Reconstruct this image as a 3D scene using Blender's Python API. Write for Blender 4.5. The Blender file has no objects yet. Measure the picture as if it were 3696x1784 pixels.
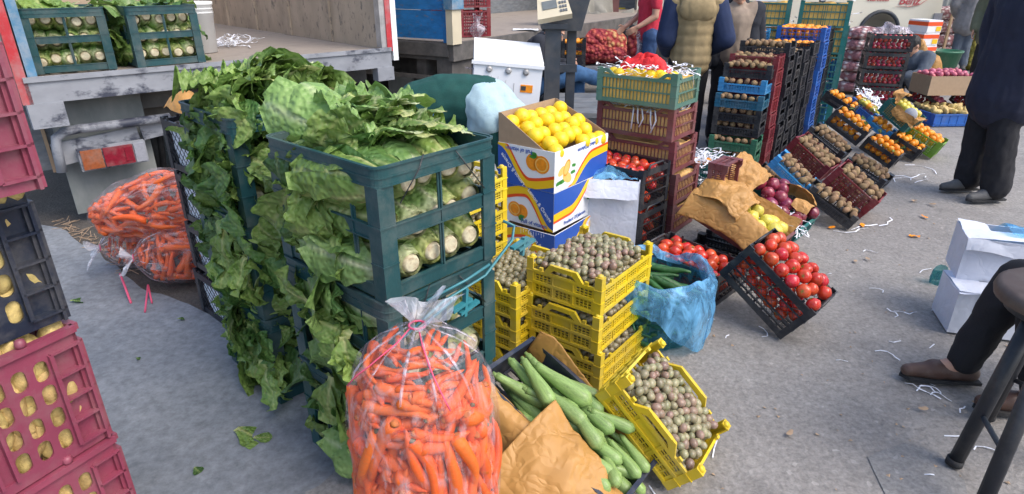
import bpy, bmesh, math, random
from math import sin, cos, pi, radians, sqrt, exp
from mathutils import Vector, Matrix, Euler, noise

# ------------------------------------------------------------------ camera, world, sun, exposure
SC = bpy.context.scene
COL = SC.collection
CAM_H, FPX, HOR = 1.6, 620.0, -25.0
PITCH = math.atan2(247 - HOR, FPX)
cam = bpy.data.cameras.new('camera'); camo = bpy.data.objects.new('camera', cam); COL.objects.link(camo)
camo.location = (0, 0, CAM_H); camo.rotation_euler = (pi/2 - PITCH, 0, 0)
cam.sensor_width = 36; cam.lens = FPX/1024*36; cam.clip_start = .05; cam.clip_end = 500
SC.camera = camo
SC.render.resolution_x, SC.render.resolution_y = 1024, 494
wd = bpy.data.worlds.new('World'); SC.world = wd; wd.use_nodes = True
nt = wd.node_tree; sky = nt.nodes.new('ShaderNodeTexSky'); sky.sky_type = 'NISHITA'; sky.sun_disc = False
SUN_EL, SUN_AZ = radians(52), radians(120)      # azimuth clockwise from +Y
sky.sun_elevation = SUN_EL; sky.sun_rotation = SUN_AZ; sky.dust_density = 3.0; sky.air_density = 1.0
nt.links.new(sky.outputs[0], nt.nodes['Background'].inputs[0]); nt.nodes['Background'].inputs[1].default_value = .15
sl = bpy.data.lights.new('sun', 'SUN'); sl.energy = .95; sl.angle = radians(38); sl.color = (1, .95, .88)
so = bpy.data.objects.new('sun', sl); COL.objects.link(so)
sd = Vector((sin(SUN_AZ)*cos(SUN_EL), cos(SUN_AZ)*cos(SUN_EL), sin(SUN_EL)))
so.rotation_euler = sd.to_track_quat('Z', 'Y').to_euler(); so.location = (6, -4, 12)
SC.view_settings.view_transform = 'Standard'; SC.view_settings.look = 'None'
SC.view_settings.exposure = .95; SC.view_settings.gamma = 1
SC.cycles.max_bounces = 8; SC.cycles.transparent_max_bounces = 16

def ray(u, v):
    c, s = cos(PITCH), sin(PITCH); x = (u-512)/FPX; y = -(v-247)/FPX
    return Vector((x, c+y*s, -s+y*c))
def G(u, v, z=0.0):
    r = ray(u, v); t = (z-CAM_H)/r.z
    return Vector((r.x*t, r.y*t, z))
def D(u, v, Y):
    r = ray(u, v); t = Y/r.y
    return Vector((r.x*t, Y, CAM_H+r.z*t))
def rx(u, v, p0, n):
    r = ray(u, v); o = Vector((0, 0, CAM_H)); t = (Vector(p0)-o).dot(n)/r.dot(n)
    return o+r*t
RND = random.Random(7)
def U(a, b): return RND.uniform(a, b)

# ------------------------------------------------------------------ materials
def newmat(name):
    m = bpy.data.materials.new(name); m.use_nodes = True
    return m, m.node_tree, m.node_tree.nodes['Principled BSDF']
def mat(name, col, rough=.5, amt=.15, scale=12, dirt=None, dirt_amt=.3, dirt_scale=3, bump=0, bscale=40, metal=0, rand=0, sss=0, coat=0, spec=.5, stretch=None, detail=6, lo=.45, hi=.72):
    m, t, b = newmat(name); N = t.nodes; L = t.links
    tc = N.new('ShaderNodeTexCoord'); src = tc.outputs['Object']
    if stretch:
        mp = N.new('ShaderNodeMapping'); mp.inputs['Scale'].default_value = stretch; L.new(src, mp.inputs[0]); src = mp.outputs[0]
    oi = N.new('ShaderNodeObjectInfo')
    ad = N.new('ShaderNodeVectorMath'); ad.operation = 'ADD'; L.new(src, ad.inputs[0])
    cb = N.new('ShaderNodeMath'); cb.operation = 'MULTIPLY'; cb.inputs[1].default_value = 37.0; L.new(oi.outputs['Random'], cb.inputs[0])
    L.new(cb.outputs[0], ad.inputs[1]); src = ad.outputs[0]
    n1 = N.new('ShaderNodeTexNoise'); n1.inputs['Scale'].default_value = scale; n1.inputs['Detail'].default_value = detail; L.new(src, n1.inputs['Vector'])
    mr = N.new('ShaderNodeMapRange'); mr.inputs[1].default_value = .3; mr.inputs[2].default_value = .7; mr.inputs[3].default_value = 1-amt; mr.inputs[4].default_value = 1+amt
    L.new(n1.outputs[0], mr.inputs[0])
    hs = N.new('ShaderNodeHueSaturation'); hs.inputs['Color'].default_value = (*col, 1)
    val = mr.outputs[0]
    if rand:
        r1 = N.new('ShaderNodeMapRange'); r1.inputs[3].default_value = 1-rand; r1.inputs[4].default_value = 1+rand; L.new(oi.outputs['Random'], r1.inputs[0])
        mu = N.new('ShaderNodeMath'); mu.operation = 'MULTIPLY'; L.new(val, mu.inputs[0]); L.new(r1.outputs[0], mu.inputs[1]); val = mu.outputs[0]
        fr = N.new('ShaderNodeMath'); fr.operation = 'MULTIPLY'; fr.inputs[1].default_value = 7.31; L.new(oi.outputs['Random'], fr.inputs[0])
        f2 = N.new('ShaderNodeMath'); f2.operation = 'FRACT'; L.new(fr.outputs[0], f2.inputs[0])
        r2 = N.new('ShaderNodeMapRange'); r2.inputs[3].default_value = .5-rand*.06; r2.inputs[4].default_value = .5+rand*.06; L.new(f2.outputs[0], r2.inputs[0])
        L.new(r2.outputs[0], hs.inputs['Hue'])
    L.new(val, hs.inputs['Value'])
    out = hs.outputs[0]
    if dirt:
        n2 = N.new('ShaderNodeTexNoise'); n2.inputs['Scale'].default_value = dirt_scale; n2.inputs['Detail'].default_value = 8; n2.inputs['Roughness'].default_value = .7; L.new(src, n2.inputs['Vector'])
        m2 = N.new('ShaderNodeMapRange'); m2.inputs[1].default_value = lo; m2.inputs[2].default_value = hi; m2.inputs[3].default_value = 0; m2.inputs[4].default_value = dirt_amt; L.new(n2.outputs[0], m2.inputs[0])
        mx = N.new('ShaderNodeMix'); mx.data_type = 'RGBA'; L.new(m2.outputs[0], mx.inputs[0]); L.new(out, mx.inputs[6]); mx.inputs[7].default_value = (*dirt, 1); out = mx.outputs[2]
    L.new(out, b.inputs['Base Color'])
    b.inputs['Roughness'].default_value = rough; b.inputs['Metallic'].default_value = metal
    b.inputs['Specular IOR Level'].default_value = spec
    if sss:
        b.inputs['Subsurface Weight'].default_value = sss; b.inputs['Subsurface Radius'].default_value = (.01, .005, .003); b.inputs['Subsurface Scale'].default_value = .5
    if coat: b.inputs['Coat Weight'].default_value = coat; b.inputs['Coat Roughness'].default_value = .15
    if bump:
        n3 = N.new('ShaderNodeTexNoise'); n3.inputs['Scale'].default_value = bscale; n3.inputs['Detail'].default_value = 5; L.new(src, n3.inputs['Vector'])
        bp = N.new('ShaderNodeBump'); bp.inputs['Strength'].default_value = bump; bp.inputs['Distance'].default_value = .01; L.new(n3.outputs[0], bp.inputs['Height']); L.new(bp.outputs[0], b.inputs['Normal'])
    return m
DUST = (.28, .26, .23)
def plastic(name, col, rough=.42, rand=.08): return mat(name, col, rough, .1, 9, DUST, .3, 6, .12, 60, rand=rand, detail=4)
M = {}
M['dkgreen'] = plastic('dark_green_plastic', (.012, .062, .07))
M['yellow'] = plastic('yellow_plastic', (.68, .5, .018))
M['navy'] = plastic('navy_plastic', (.010, .017, .038))
M['black'] = plastic('black_plastic', (.013, .015, .022))
M['blue'] = plastic('blue_plastic', (.03, .25, .55))
M['royal'] = plastic('royal_blue_plastic', (.02, .12, .48))
M['petrol'] = plastic('petrol_blue_plastic', (.012, .11, .19))
M['green'] = plastic('green_plastic', (.03, .16, .09))
M['sage'] = plastic('sage_green_plastic', (.07, .19, .15))
M['teal'] = plastic('teal_plastic', (.012, .16, .15))
M['lime'] = plastic('lime_plastic', (.16, .34, .02))
M['maroon'] = plastic('maroon_plastic', (.17, .045, .05))
M['red'] = plastic('dark_red_plastic', (.2, .015, .025))
M['rose'] = plastic('rose_plastic', (.25, .048, .085))
M['strap'] = plastic('blue_green_strap', (.03, .2, .24))
M['orange'] = mat('orange_skin', (.86, .31, .012), .4, .1, 2, bump=.12, bscale=26, rand=.1, sss=.1)
M['lemon'] = mat('yellow_orange_skin', (.9, .62, .018), .38, .07, 2, bump=.1, bscale=26, rand=.06, sss=.1)
M['tomato'] = mat('tomato_skin', (.58, .035, .018), .22, .15, 1.5, (.55, .16, .03), .45, 1.1, rand=.18, coat=.2)
M['kiwi'] = mat('kiwi_skin', (.26, .165, .085), .85, .25, 6, (.34, .25, .15), .4, 1.5, bump=.3, bscale=25, rand=.25)
M['grape'] = mat('grape_skin', (.28, .265, .15), .27, .06, 1.5, (.27, .19, .14), .5, .7, rand=.3, sss=.4)
M['plum'] = mat('plum_skin', (.42, .025, .035), .25, .2, 2, rand=.35, coat=.2)
M['pinkfruit'] = mat('pink_fruit_skin', (.5, .12, .17), .4, .2, 2, rand=.25)
M['redapple'] = mat('red_apple_skin', (.2, .015, .05), .25, .3, 2, (.42, .12, .1), .5, 1.3, rand=.3, coat=.2)
M['yelapple'] = mat('yellow_apple_skin', (.66, .55, .09), .3, .12, 2, (.45, .47, .07), .5, 1.2, rand=.12)
M['potato'] = mat('yellow_potato_skin', (.6, .45, .17), .65, .2, 2, (.24, .15, .06), .6, 1.6, .3, 8, rand=.18)
M['zucchini'] = mat('zucchini_skin', (.19, .315, .085), .42, .3, 5, (.4, .5, .22), .8, 34, rand=.18, stretch=(1, 6, 6))
M['zstem'] = mat('zucchini_stem', (.2, .3, .09), .6)
M['cuke'] = mat('cucumber_skin', (.025, .11, .025), .3, .3, 10, (.1, .2, .06), .4, 12, .3, 90, rand=.2)
M['carrot'] = mat('carrot_skin', (.78, .125, .012), .45, .1, 20, (.6, .25, .1), .3, 9, .35, 40, rand=.1, stretch=(6, 1, 1), sss=.1)
M['ctop'] = mat('carrot_stem_end', (.15, .13, .06), .7, .4, 60)
M['stem'] = mat('lettuce_stem', (.6, .55, .38), .6, .2, 30, (.3, .17, .08), .8, 45)
M['kraft'] = mat('kraft_paper', (.45, .23, .06), .55, .08, 14, (.52, .28, .085), .5, 5, .15, 25)
M['kraftl'] = mat('kraft_paper_inner', (.74, .46, .17), .6, .06, 14)
M['card'] = mat('cardboard', (.4, .28, .18), .8, .06, 30)
M['white'] = mat('white_paint', (.85, .86, .86), .45, .05, 6, (.6, .58, .55), .2, 4)
M['wcard'] = mat('white_cardboard', (.66, .7, .8), .7, .05, 5, (.5, .5, .52), .35, 4)
M['pwhite'] = mat('printed_white_board', (.82, .84, .87), .5, .03, 6)
M['pblue'] = mat('print_blue', (.025, .1, .45), .45, .06, 6)
M['pyellow'] = mat('print_yellow', (.9, .56, .01), .45, .03, 6)
M['pred'] = mat('print_red', (.82, .09, .012), .45, .03, 6)
M['porange'] = mat('print_orange', (.9, .3, .01), .45, .15, 40)
M['ppeach'] = mat('print_pale_orange', (.92, .55, .14), .45, .1, 60)
M['pleaf'] = mat('print_green', (.05, .27, .03), .45, .2, 30)
M['pink'] = mat('pink_string', (.75, .1, .2), .6)
M['paper'] = mat('white_paper_shred', (.82, .84, .9), .7, .06, 20)
M['redcloth'] = mat('red_cloth', (.75, .02, .025), .7, .15, 10)
M['wood'] = mat('worn_plywood', (.45, .365, .275), .75, .16, 3, (.14, .13, .12), .85, 11, .15, 30, stretch=(1, 1.8, 1), lo=.56, hi=.66)
M['woodfloor'] = mat('worn_wood_floor', (.33, .28, .235), .8, .2, 4, (.13, .11, .095), .75, 4, .2, 30)
M['bluewood'] = mat('blue_planks', (.02, .2, .52), .6, .2, 8, (.2, .16, .12), .7, 14, .2, 30, stretch=(1, 1, 2.5), lo=.56, hi=.68)
M['ctop2'] = mat('carrot_tip_end', (.5, .15, .03), .6, .2, 20)
M['grape2'] = mat('mauve_grape_skin', (.28, .185, .14), .27, .06, 1.5, (.28, .24, .15), .5, .8, rand=.2, sss=.4)
M['greywood'] = mat('weathered_planks', (.16, .17, .18), .8, .25, 8, (.08, .11, .15), .6, 5, .2, 30, stretch=(1, 1, 4))
M['greymetal'] = mat('grey_painted_metal', (.28, .295, .325), .55, .15, 7, (.03, .036, .06), .95, 3.2, .1, 30, lo=.5, hi=.6, stretch=(1, 1, 1.6))
M['dkmetal'] = mat('dark_metal', (.035, .045, .06), .5, .2, 8, (.15, .13, .11), .4, 6)
M['chassis'] = mat('dusty_chassis', (.1, .095, .09), .8, .25, 8, (.2, .18, .16), .6, 4)
M['flap'] = mat('grey_rubber_mudflap', (.17, .19, .19), .75, .15, 6, (.3, .3, .28), .6, 3, .1, 30, stretch=(1, 1, .4))
M['rubber'] = mat('tyre_rubber', (.02, .021, .024), .8, .2, 20, (.1, .09, .08), .5, 5)
M['redpaint'] = mat('worn_red_paint', (.5, .03, .04), .5, .15, 8, (.35, .3, .3), .7, 6)
M['bluepaint'] = mat('worn_blue_paint', (.08, .22, .36), .5, .15, 8, (.4, .4, .4), .7, 9)
M['steel'] = mat('scuffed_steel', (.5, .5, .5), .45, .15, 10, (.2, .18, .17), .6, 6, metal=.4)
M['amber'] = mat('amber_lens', (.3, .085, .03), .35, .2, 60, DUST, .55, 9)
M['redlens'] = mat('red_lens', (.22, .012, .028), .3, .2, 60, DUST, .4, 9)
M['clearlens'] = mat('clear_lens', (.3, .31, .35), .3, .1, 60, DUST, .3, 6)
M['beige'] = mat('beige_plastic', (.62, .55, .4), .5, .05, 6)
M['beigepaint'] = mat('cream_bus_paint', (.72, .68, .56), .35, .05, 3)
M['glass'] = mat('dark_window_glass', (.03, .035, .04), .08, .1, 3)
M['screen'] = mat('grey_display', (.16, .18, .18), .2)
M['brownpost'] = mat('red_brown_post', (.14, .055, .05), .6, .2, 6)
M['corr'] = mat('grey_corrugated_sheet', (.23, .24, .23), .6, .15, 4, (.12, .11, .1), .5, 2)
M['skin'] = mat('skin', (.5, .28, .19), .5, .08, 20, sss=.15)
M['hair'] = mat('black_hair', (.012, .011, .012), .6, .4, 90)
M['lips'] = mat('lips', (.42, .16, .13), .5)
M['eye'] = mat('eye_white', (.6, .58, .55), .3)
def cloth(n, c, a=.12): return mat(n, c, .88, a, 18, None, bump=.25, bscale=180)
M['navycloth'] = cloth('navy_wool', (.018, .021, .042)); M['blackcloth'] = cloth('black_trousers', (.014, .014, .018))
M['khaki'] = cloth('khaki_quilt', (.29, .22, .115)); M['navyq'] = cloth('navy_sleeve', (.012, .025, .075))
M['taupe'] = cloth('taupe_knit', (.28, .22, .17)); M['charcoal'] = cloth('charcoal_jacket', (.022, .025, .035))
M['redshirt'] = cloth('red_shirt', (.55, .03, .06)); M['jeans'] = cloth('blue_jeans', (.05, .13, .27), .25)
M['dkjeans'] = cloth('dark_jeans', (.03, .07, .17), .2); M['greenknit'] = cloth('dark_green_knit', (.008, .068, .058))
M['palecloth'] = cloth('pale_blue_cloth', (.4, .55, .6)); M['greycoat'] = cloth('grey_coat', (.22, .215, .22))
M['olive'] = cloth('olive_coat', (.13, .14, .09)); M['slate'] = cloth('slate_trousers', (.09, .11, .14))
M['shoe'] = mat('brown_leather', (.085, .042, .03), .5, .2, 10, DUST, .35, 8); M['gshoe'] = mat('dusty_grey_shoe', (.1, .1, .1), .7, .2, 10, DUST, .5, 6)
M['seat'] = mat('brown_stool_top', (.085, .06, .05), .55, .15, 12, DUST, .25, 5)
M['stoolmetal'] = mat('dark_stool_tube', (.016, .019, .026), .45, .2, 8, DUST, .2, 6)
M['tarp'] = mat('grey_canvas', (.22, .21, .18), .85, .2, 5, bump=.3, bscale=20)
M['yelliner'] = mat('yellow_wrapping', (.78, .5, .13), .7, .2, 14)

for k_ in ('kraft', 'kraftl', 'wcard', 'paper', 'redcloth'):    # sharp crease lines of handled paper
    t_ = M[k_].node_tree; N_ = t_.nodes; b_ = N_['Principled BSDF']; v_ = N_.new('ShaderNodeTexVoronoi'); v_.feature = 'DISTANCE_TO_EDGE'; v_.inputs['Scale'].default_value = {'kraft': 11, 'kraftl': 18, 'wcard': 9, 'paper': 30, 'redcloth': 26}[k_]
    tc_ = N_.new('ShaderNodeTexCoord'); nz_ = N_.new('ShaderNodeTexNoise'); nz_.inputs['Scale'].default_value = 9; t_.links.new(tc_.outputs['Object'], nz_.inputs['Vector'])
    mx_ = N_.new('ShaderNodeMix'); mx_.data_type = 'RGBA'; mx_.inputs[0].default_value = .3; t_.links.new(tc_.outputs['Object'], mx_.inputs[6]); t_.links.new(nz_.outputs['Color'], mx_.inputs[7]); t_.links.new(mx_.outputs[2], v_.inputs['Vector'])
    mr_ = N_.new('ShaderNodeMapRange'); mr_.inputs[2].default_value = .25; t_.links.new(v_.outputs['Distance'], mr_.inputs[0])
    bp_ = N_.new('ShaderNodeBump'); bp_.inputs['Strength'].default_value = .3 if k_ != 'wcard' else .15; bp_.inputs['Distance'].default_value = .012; t_.links.new(mr_.outputs[0], bp_.inputs['Height']); t_.links.new(bp_.outputs[0], b_.inputs['Normal'])
# leaf: 'rib' attribute carries the pale midrib of the leaf itself
def leafmat(name, c1, c2, rib):
    m, t, b = newmat(name); N = t.nodes; L = t.links
    at = N.new('ShaderNodeAttribute'); at.attribute_name = 'rib'
    tc = N.new('ShaderNodeTexCoord'); oi = N.new('ShaderNodeObjectInfo')
    n1 = N.new('ShaderNodeTexNoise'); n1.inputs['Scale'].default_value = 9; n1.inputs['Detail'].default_value = 6; L.new(tc.outputs['Object'], n1.inputs['Vector'])
    mr = N.new('ShaderNodeMapRange'); mr.inputs[1].default_value = .32; mr.inputs[2].default_value = .68; L.new(n1.outputs[0], mr.inputs[0])
    mx = N.new('ShaderNodeMix'); mx.data_type = 'RGBA'; L.new(mr.outputs[0], mx.inputs[0]); mx.inputs[6].default_value = (*c1, 1); mx.inputs[7].default_value = (*c2, 1)
    m2 = N.new('ShaderNodeMix'); m2.data_type = 'RGBA'; L.new(at.outputs['Fac'], m2.inputs[0]); L.new(mx.outputs[2], m2.inputs[6]); m2.inputs[7].default_value = (*rib, 1)
    hs = N.new('ShaderNodeHueSaturation'); L.new(m2.outputs[2], hs.inputs['Color'])
    r1 = N.new('ShaderNodeMapRange'); r1.inputs[3].default_value = .7; r1.inputs[4].default_value = 1.3; L.new(oi.outputs['Random'], r1.inputs[0]); L.new(r1.outputs[0], hs.inputs['Value'])
    L.new(hs.outputs[0], b.inputs['Base Color']); b.inputs['Roughness'].default_value = .45
    v = N.new('ShaderNodeTexVoronoi'); v.inputs['Scale'].default_value = 60; v.feature = 'SMOOTH_F1'; L.new(tc.outputs['Object'], v.inputs['Vector'])
    bp = N.new('ShaderNodeBump'); bp.inputs['Strength'].default_value = .9; bp.inputs['Distance'].default_value = .012; L.new(v.outputs['Distance'], bp.inputs['Height']); L.new(bp.outputs[0], b.inputs['Normal'])
    tr = N.new('ShaderNodeBsdfTranslucent'); L.new(hs.outputs[0], tr.inputs['Color'])
    ms = N.new('ShaderNodeMixShader'); ms.inputs[0].default_value = .22; L.new(b.outputs[0], ms.inputs[1]); L.new(tr.outputs[0], ms.inputs[2])
    L.new(ms.outputs[0], N['Material Output'].inputs['Surface'])
    return m
M['leaf'] = leafmat('lettuce_leaf', (.125, .24, .045), (.28, .41, .1), (.6, .62, .26))
M['leafd'] = leafmat('dark_lettuce_leaf', (.04, .115, .026), (.12, .235, .058), (.34, .44, .15))
M['leafp'] = leafmat('pale_lettuce_leaf', (.15, .29, .07), (.29, .44, .14), (.66, .68, .42))
def filmmat(name, col, fac, tint, wr=22):
    m, t, b = newmat(name); N = t.nodes; L = t.links
    b.inputs['Base Color'].default_value = (*col, 1); b.inputs['Roughness'].default_value = .22
    tr = N.new('ShaderNodeBsdfTransparent'); tr.inputs['Color'].default_value = (*tint, 1)
    tc = N.new('ShaderNodeTexCoord'); mp = N.new('ShaderNodeMapping'); mp.inputs['Scale'].default_value = (1, 1, .35); L.new(tc.outputs['Object'], mp.inputs[0])
    n = N.new('ShaderNodeTexNoise'); n.inputs['Scale'].default_value = wr; n.inputs['Detail'].default_value = 7; n.inputs['Roughness'].default_value = .65; n.inputs['Distortion'].default_value = 1.2; L.new(mp.outputs[0], n.inputs['Vector'])
    mr = N.new('ShaderNodeMapRange'); mr.inputs[1].default_value = .48; mr.inputs[2].default_value = .72; mr.inputs[3].default_value = fac*.35; mr.inputs[4].default_value = min(1, fac*3.0); L.new(n.outputs[0], mr.inputs[0])  # milky film, with denser streaks painted in as highlights
    bp = N.new('ShaderNodeBump'); bp.inputs['Strength'].default_value = 1; bp.inputs['Distance'].default_value = .012; L.new(n.outputs[0], bp.inputs['Height']); L.new(bp.outputs[0], b.inputs['Normal'])
    ms = N.new('ShaderNodeMixShader'); L.new(mr.outputs[0], ms.inputs[0]); L.new(tr.outputs[0], ms.inputs[1]); L.new(b.outputs[0], ms.inputs[2])
    L.new(ms.outputs[0], N['Material Output'].inputs['Surface'])
    return m
M['film'] = filmmat('clear_plastic_film', (.85, .8, .86), .13, (.97, .94, .95))
M['knot'] = filmmat('bunched_clear_film', (.85, .86, .92), .95, (.95, .95, .97))
M['bluefilm'] = filmmat('blue_plastic_film', (.22, .58, .95), .75, (.5, .78, .97), 9)
M['darkfilm'] = filmmat('dark_green_blue_film', (.05, .22, .3), .5, (.3, .6, .6), 14)  # darker, greener film than the blue one
M['bagfilm'] = filmmat('white_plastic_film', (.75, .7, .78), .55, (.9, .88, .9))
def sackmat(name, c1, c2, scale, thresh=.35):
    m, t, b = newmat(name); N = t.nodes; L = t.links
    tc = N.new('ShaderNodeTexCoord'); v = N.new('ShaderNodeTexVoronoi'); v.inputs['Scale'].default_value = scale; L.new(tc.outputs['Object'], v.inputs['Vector'])
    mr = N.new('ShaderNodeMapRange'); mr.inputs[1].default_value = .15; mr.inputs[2].default_value = thresh+.25; L.new(v.outputs['Distance'], mr.inputs[0])
    mx = N.new('ShaderNodeMix'); mx.data_type = 'RGBA'; L.new(mr.outputs[0], mx.inputs[0]); mx.inputs[6].default_value = (*c1, 1); mx.inputs[7].default_value = (*c2, 1)
    L.new(mx.outputs[2], b.inputs['Base Color']); b.inputs['Roughness'].default_value = .7
    bp = N.new('ShaderNodeBump'); bp.invert = True; bp.inputs['Strength'].default_value = 1; bp.inputs['Distance'].default_value = .05; L.new(v.outputs['Distance'], bp.inputs['Height']); L.new(bp.outputs[0], b.inputs['Normal'])
    return m
M['rednet'] = sackmat('red_net_over_onions', (.5, .1, .06), (.22, .008, .02), 16)
M['rednet2'] = sackmat('red_net_over_yellow_onions', (.6, .36, .14), (.3, .02, .02), 14)
M['garlicnet'] = sackmat('white_net_over_garlic', (.75, .7, .68), (.28, .12, .13), 13)
M['yelnet'] = sackmat('net_over_yellow_fruit', (.6, .5, .1), (.25, .22, .04), 12)

# ground materials
def groundmat(name, c1, c2, c3, sc, bump):
    m, t, b = newmat(name); N = t.nodes; L = t.links
    tc = N.new('ShaderNodeTexCoord'); src = tc.outputs['Object']
    def nz(s, d=8, r=.6):
        n = N.new('ShaderNodeTexNoise'); n.inputs['Scale'].default_value = s; n.inputs['Detail'].default_value = d; n.inputs['Roughness'].default_value = r; L.new(src, n.inputs['Vector']); return n.outputs[0]
    def mrg(x, a, bb, lo=0, hi=1):
        q = N.new('ShaderNodeMapRange'); q.inputs[1].default_value = a; q.inputs[2].default_value = bb; q.inputs[3].default_value = lo; q.inputs[4].default_value = hi; L.new(x, q.inputs[0]); return q.outputs[0]
    def mix(f, a, bb):
        q = N.new('ShaderNodeMix'); q.data_type = 'RGBA'; L.new(f, q.inputs[0])
        for i, x in ((6, a), (7, bb)):
            if isinstance(x, tuple): q.inputs[i].default_value = (*x, 1)
            else: L.new(x, q.inputs[i])
        return q.outputs[2]
    big = mrg(nz(.9), .35, .65); fine = nz(sc*10, 10, .75); mid = nz(sc)
    c = mix(big, c1, c2); c = mix(mrg(mid, .45, .75, 0, .55), c, c3)
    v = N.new('ShaderNodeTexVoronoi'); v.inputs['Scale'].default_value = 55; L.new(src, v.inputs['Vector'])
    hs = N.new('ShaderNodeHueSaturation'); L.new(c, hs.inputs['Color']); L.new(mrg(fine, .3, .7, .62, 1.38), hs.inputs['Value'])
    vc = mrg(v.outputs['Color'], .86, .97, 0, .3 if bump > .3 else .08)
    c = mix(vc, hs.outputs[0], tuple(min(1, x*2.1) for x in c2))
    dk = mrg(nz(1.9, 9, .72), .56, .72, 0, .55); c = mix(dk, c, tuple(x*.45 for x in c1))
    L.new(c, b.inputs['Base Color']); b.inputs['Roughness'].default_value = .85
    ad = N.new('ShaderNodeMath'); ad.operation = 'MULTIPLY_ADD'; ad.inputs[1].default_value = .5; L.new(v.outputs['Distance'], ad.inputs[0]); L.new(fine, ad.inputs[2])
    bp = N.new('ShaderNodeBump'); bp.inputs['Strength'].default_value = bump; bp.inputs['Distance'].default_value = .012; L.new(ad.outputs[0], bp.inputs['Height']); L.new(bp.outputs[0], b.inputs['Normal'])
    return m
M['asphalt'] = groundmat('worn_asphalt', (.235, .222, .21), (.29, .277, .262), (.19, .18, .172), 5, .5)
M['slab'] = groundmat('smooth_concrete', (.155, .172, .195), (.29, .305, .32), (.115, .13, .155), 2.2, .12)
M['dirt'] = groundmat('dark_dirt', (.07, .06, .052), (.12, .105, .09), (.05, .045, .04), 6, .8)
M['patch'] = groundmat('grey_patch', (.2, .197, .195), (.26, .255, .25), (.16, .16, .16), 5, .4)
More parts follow.
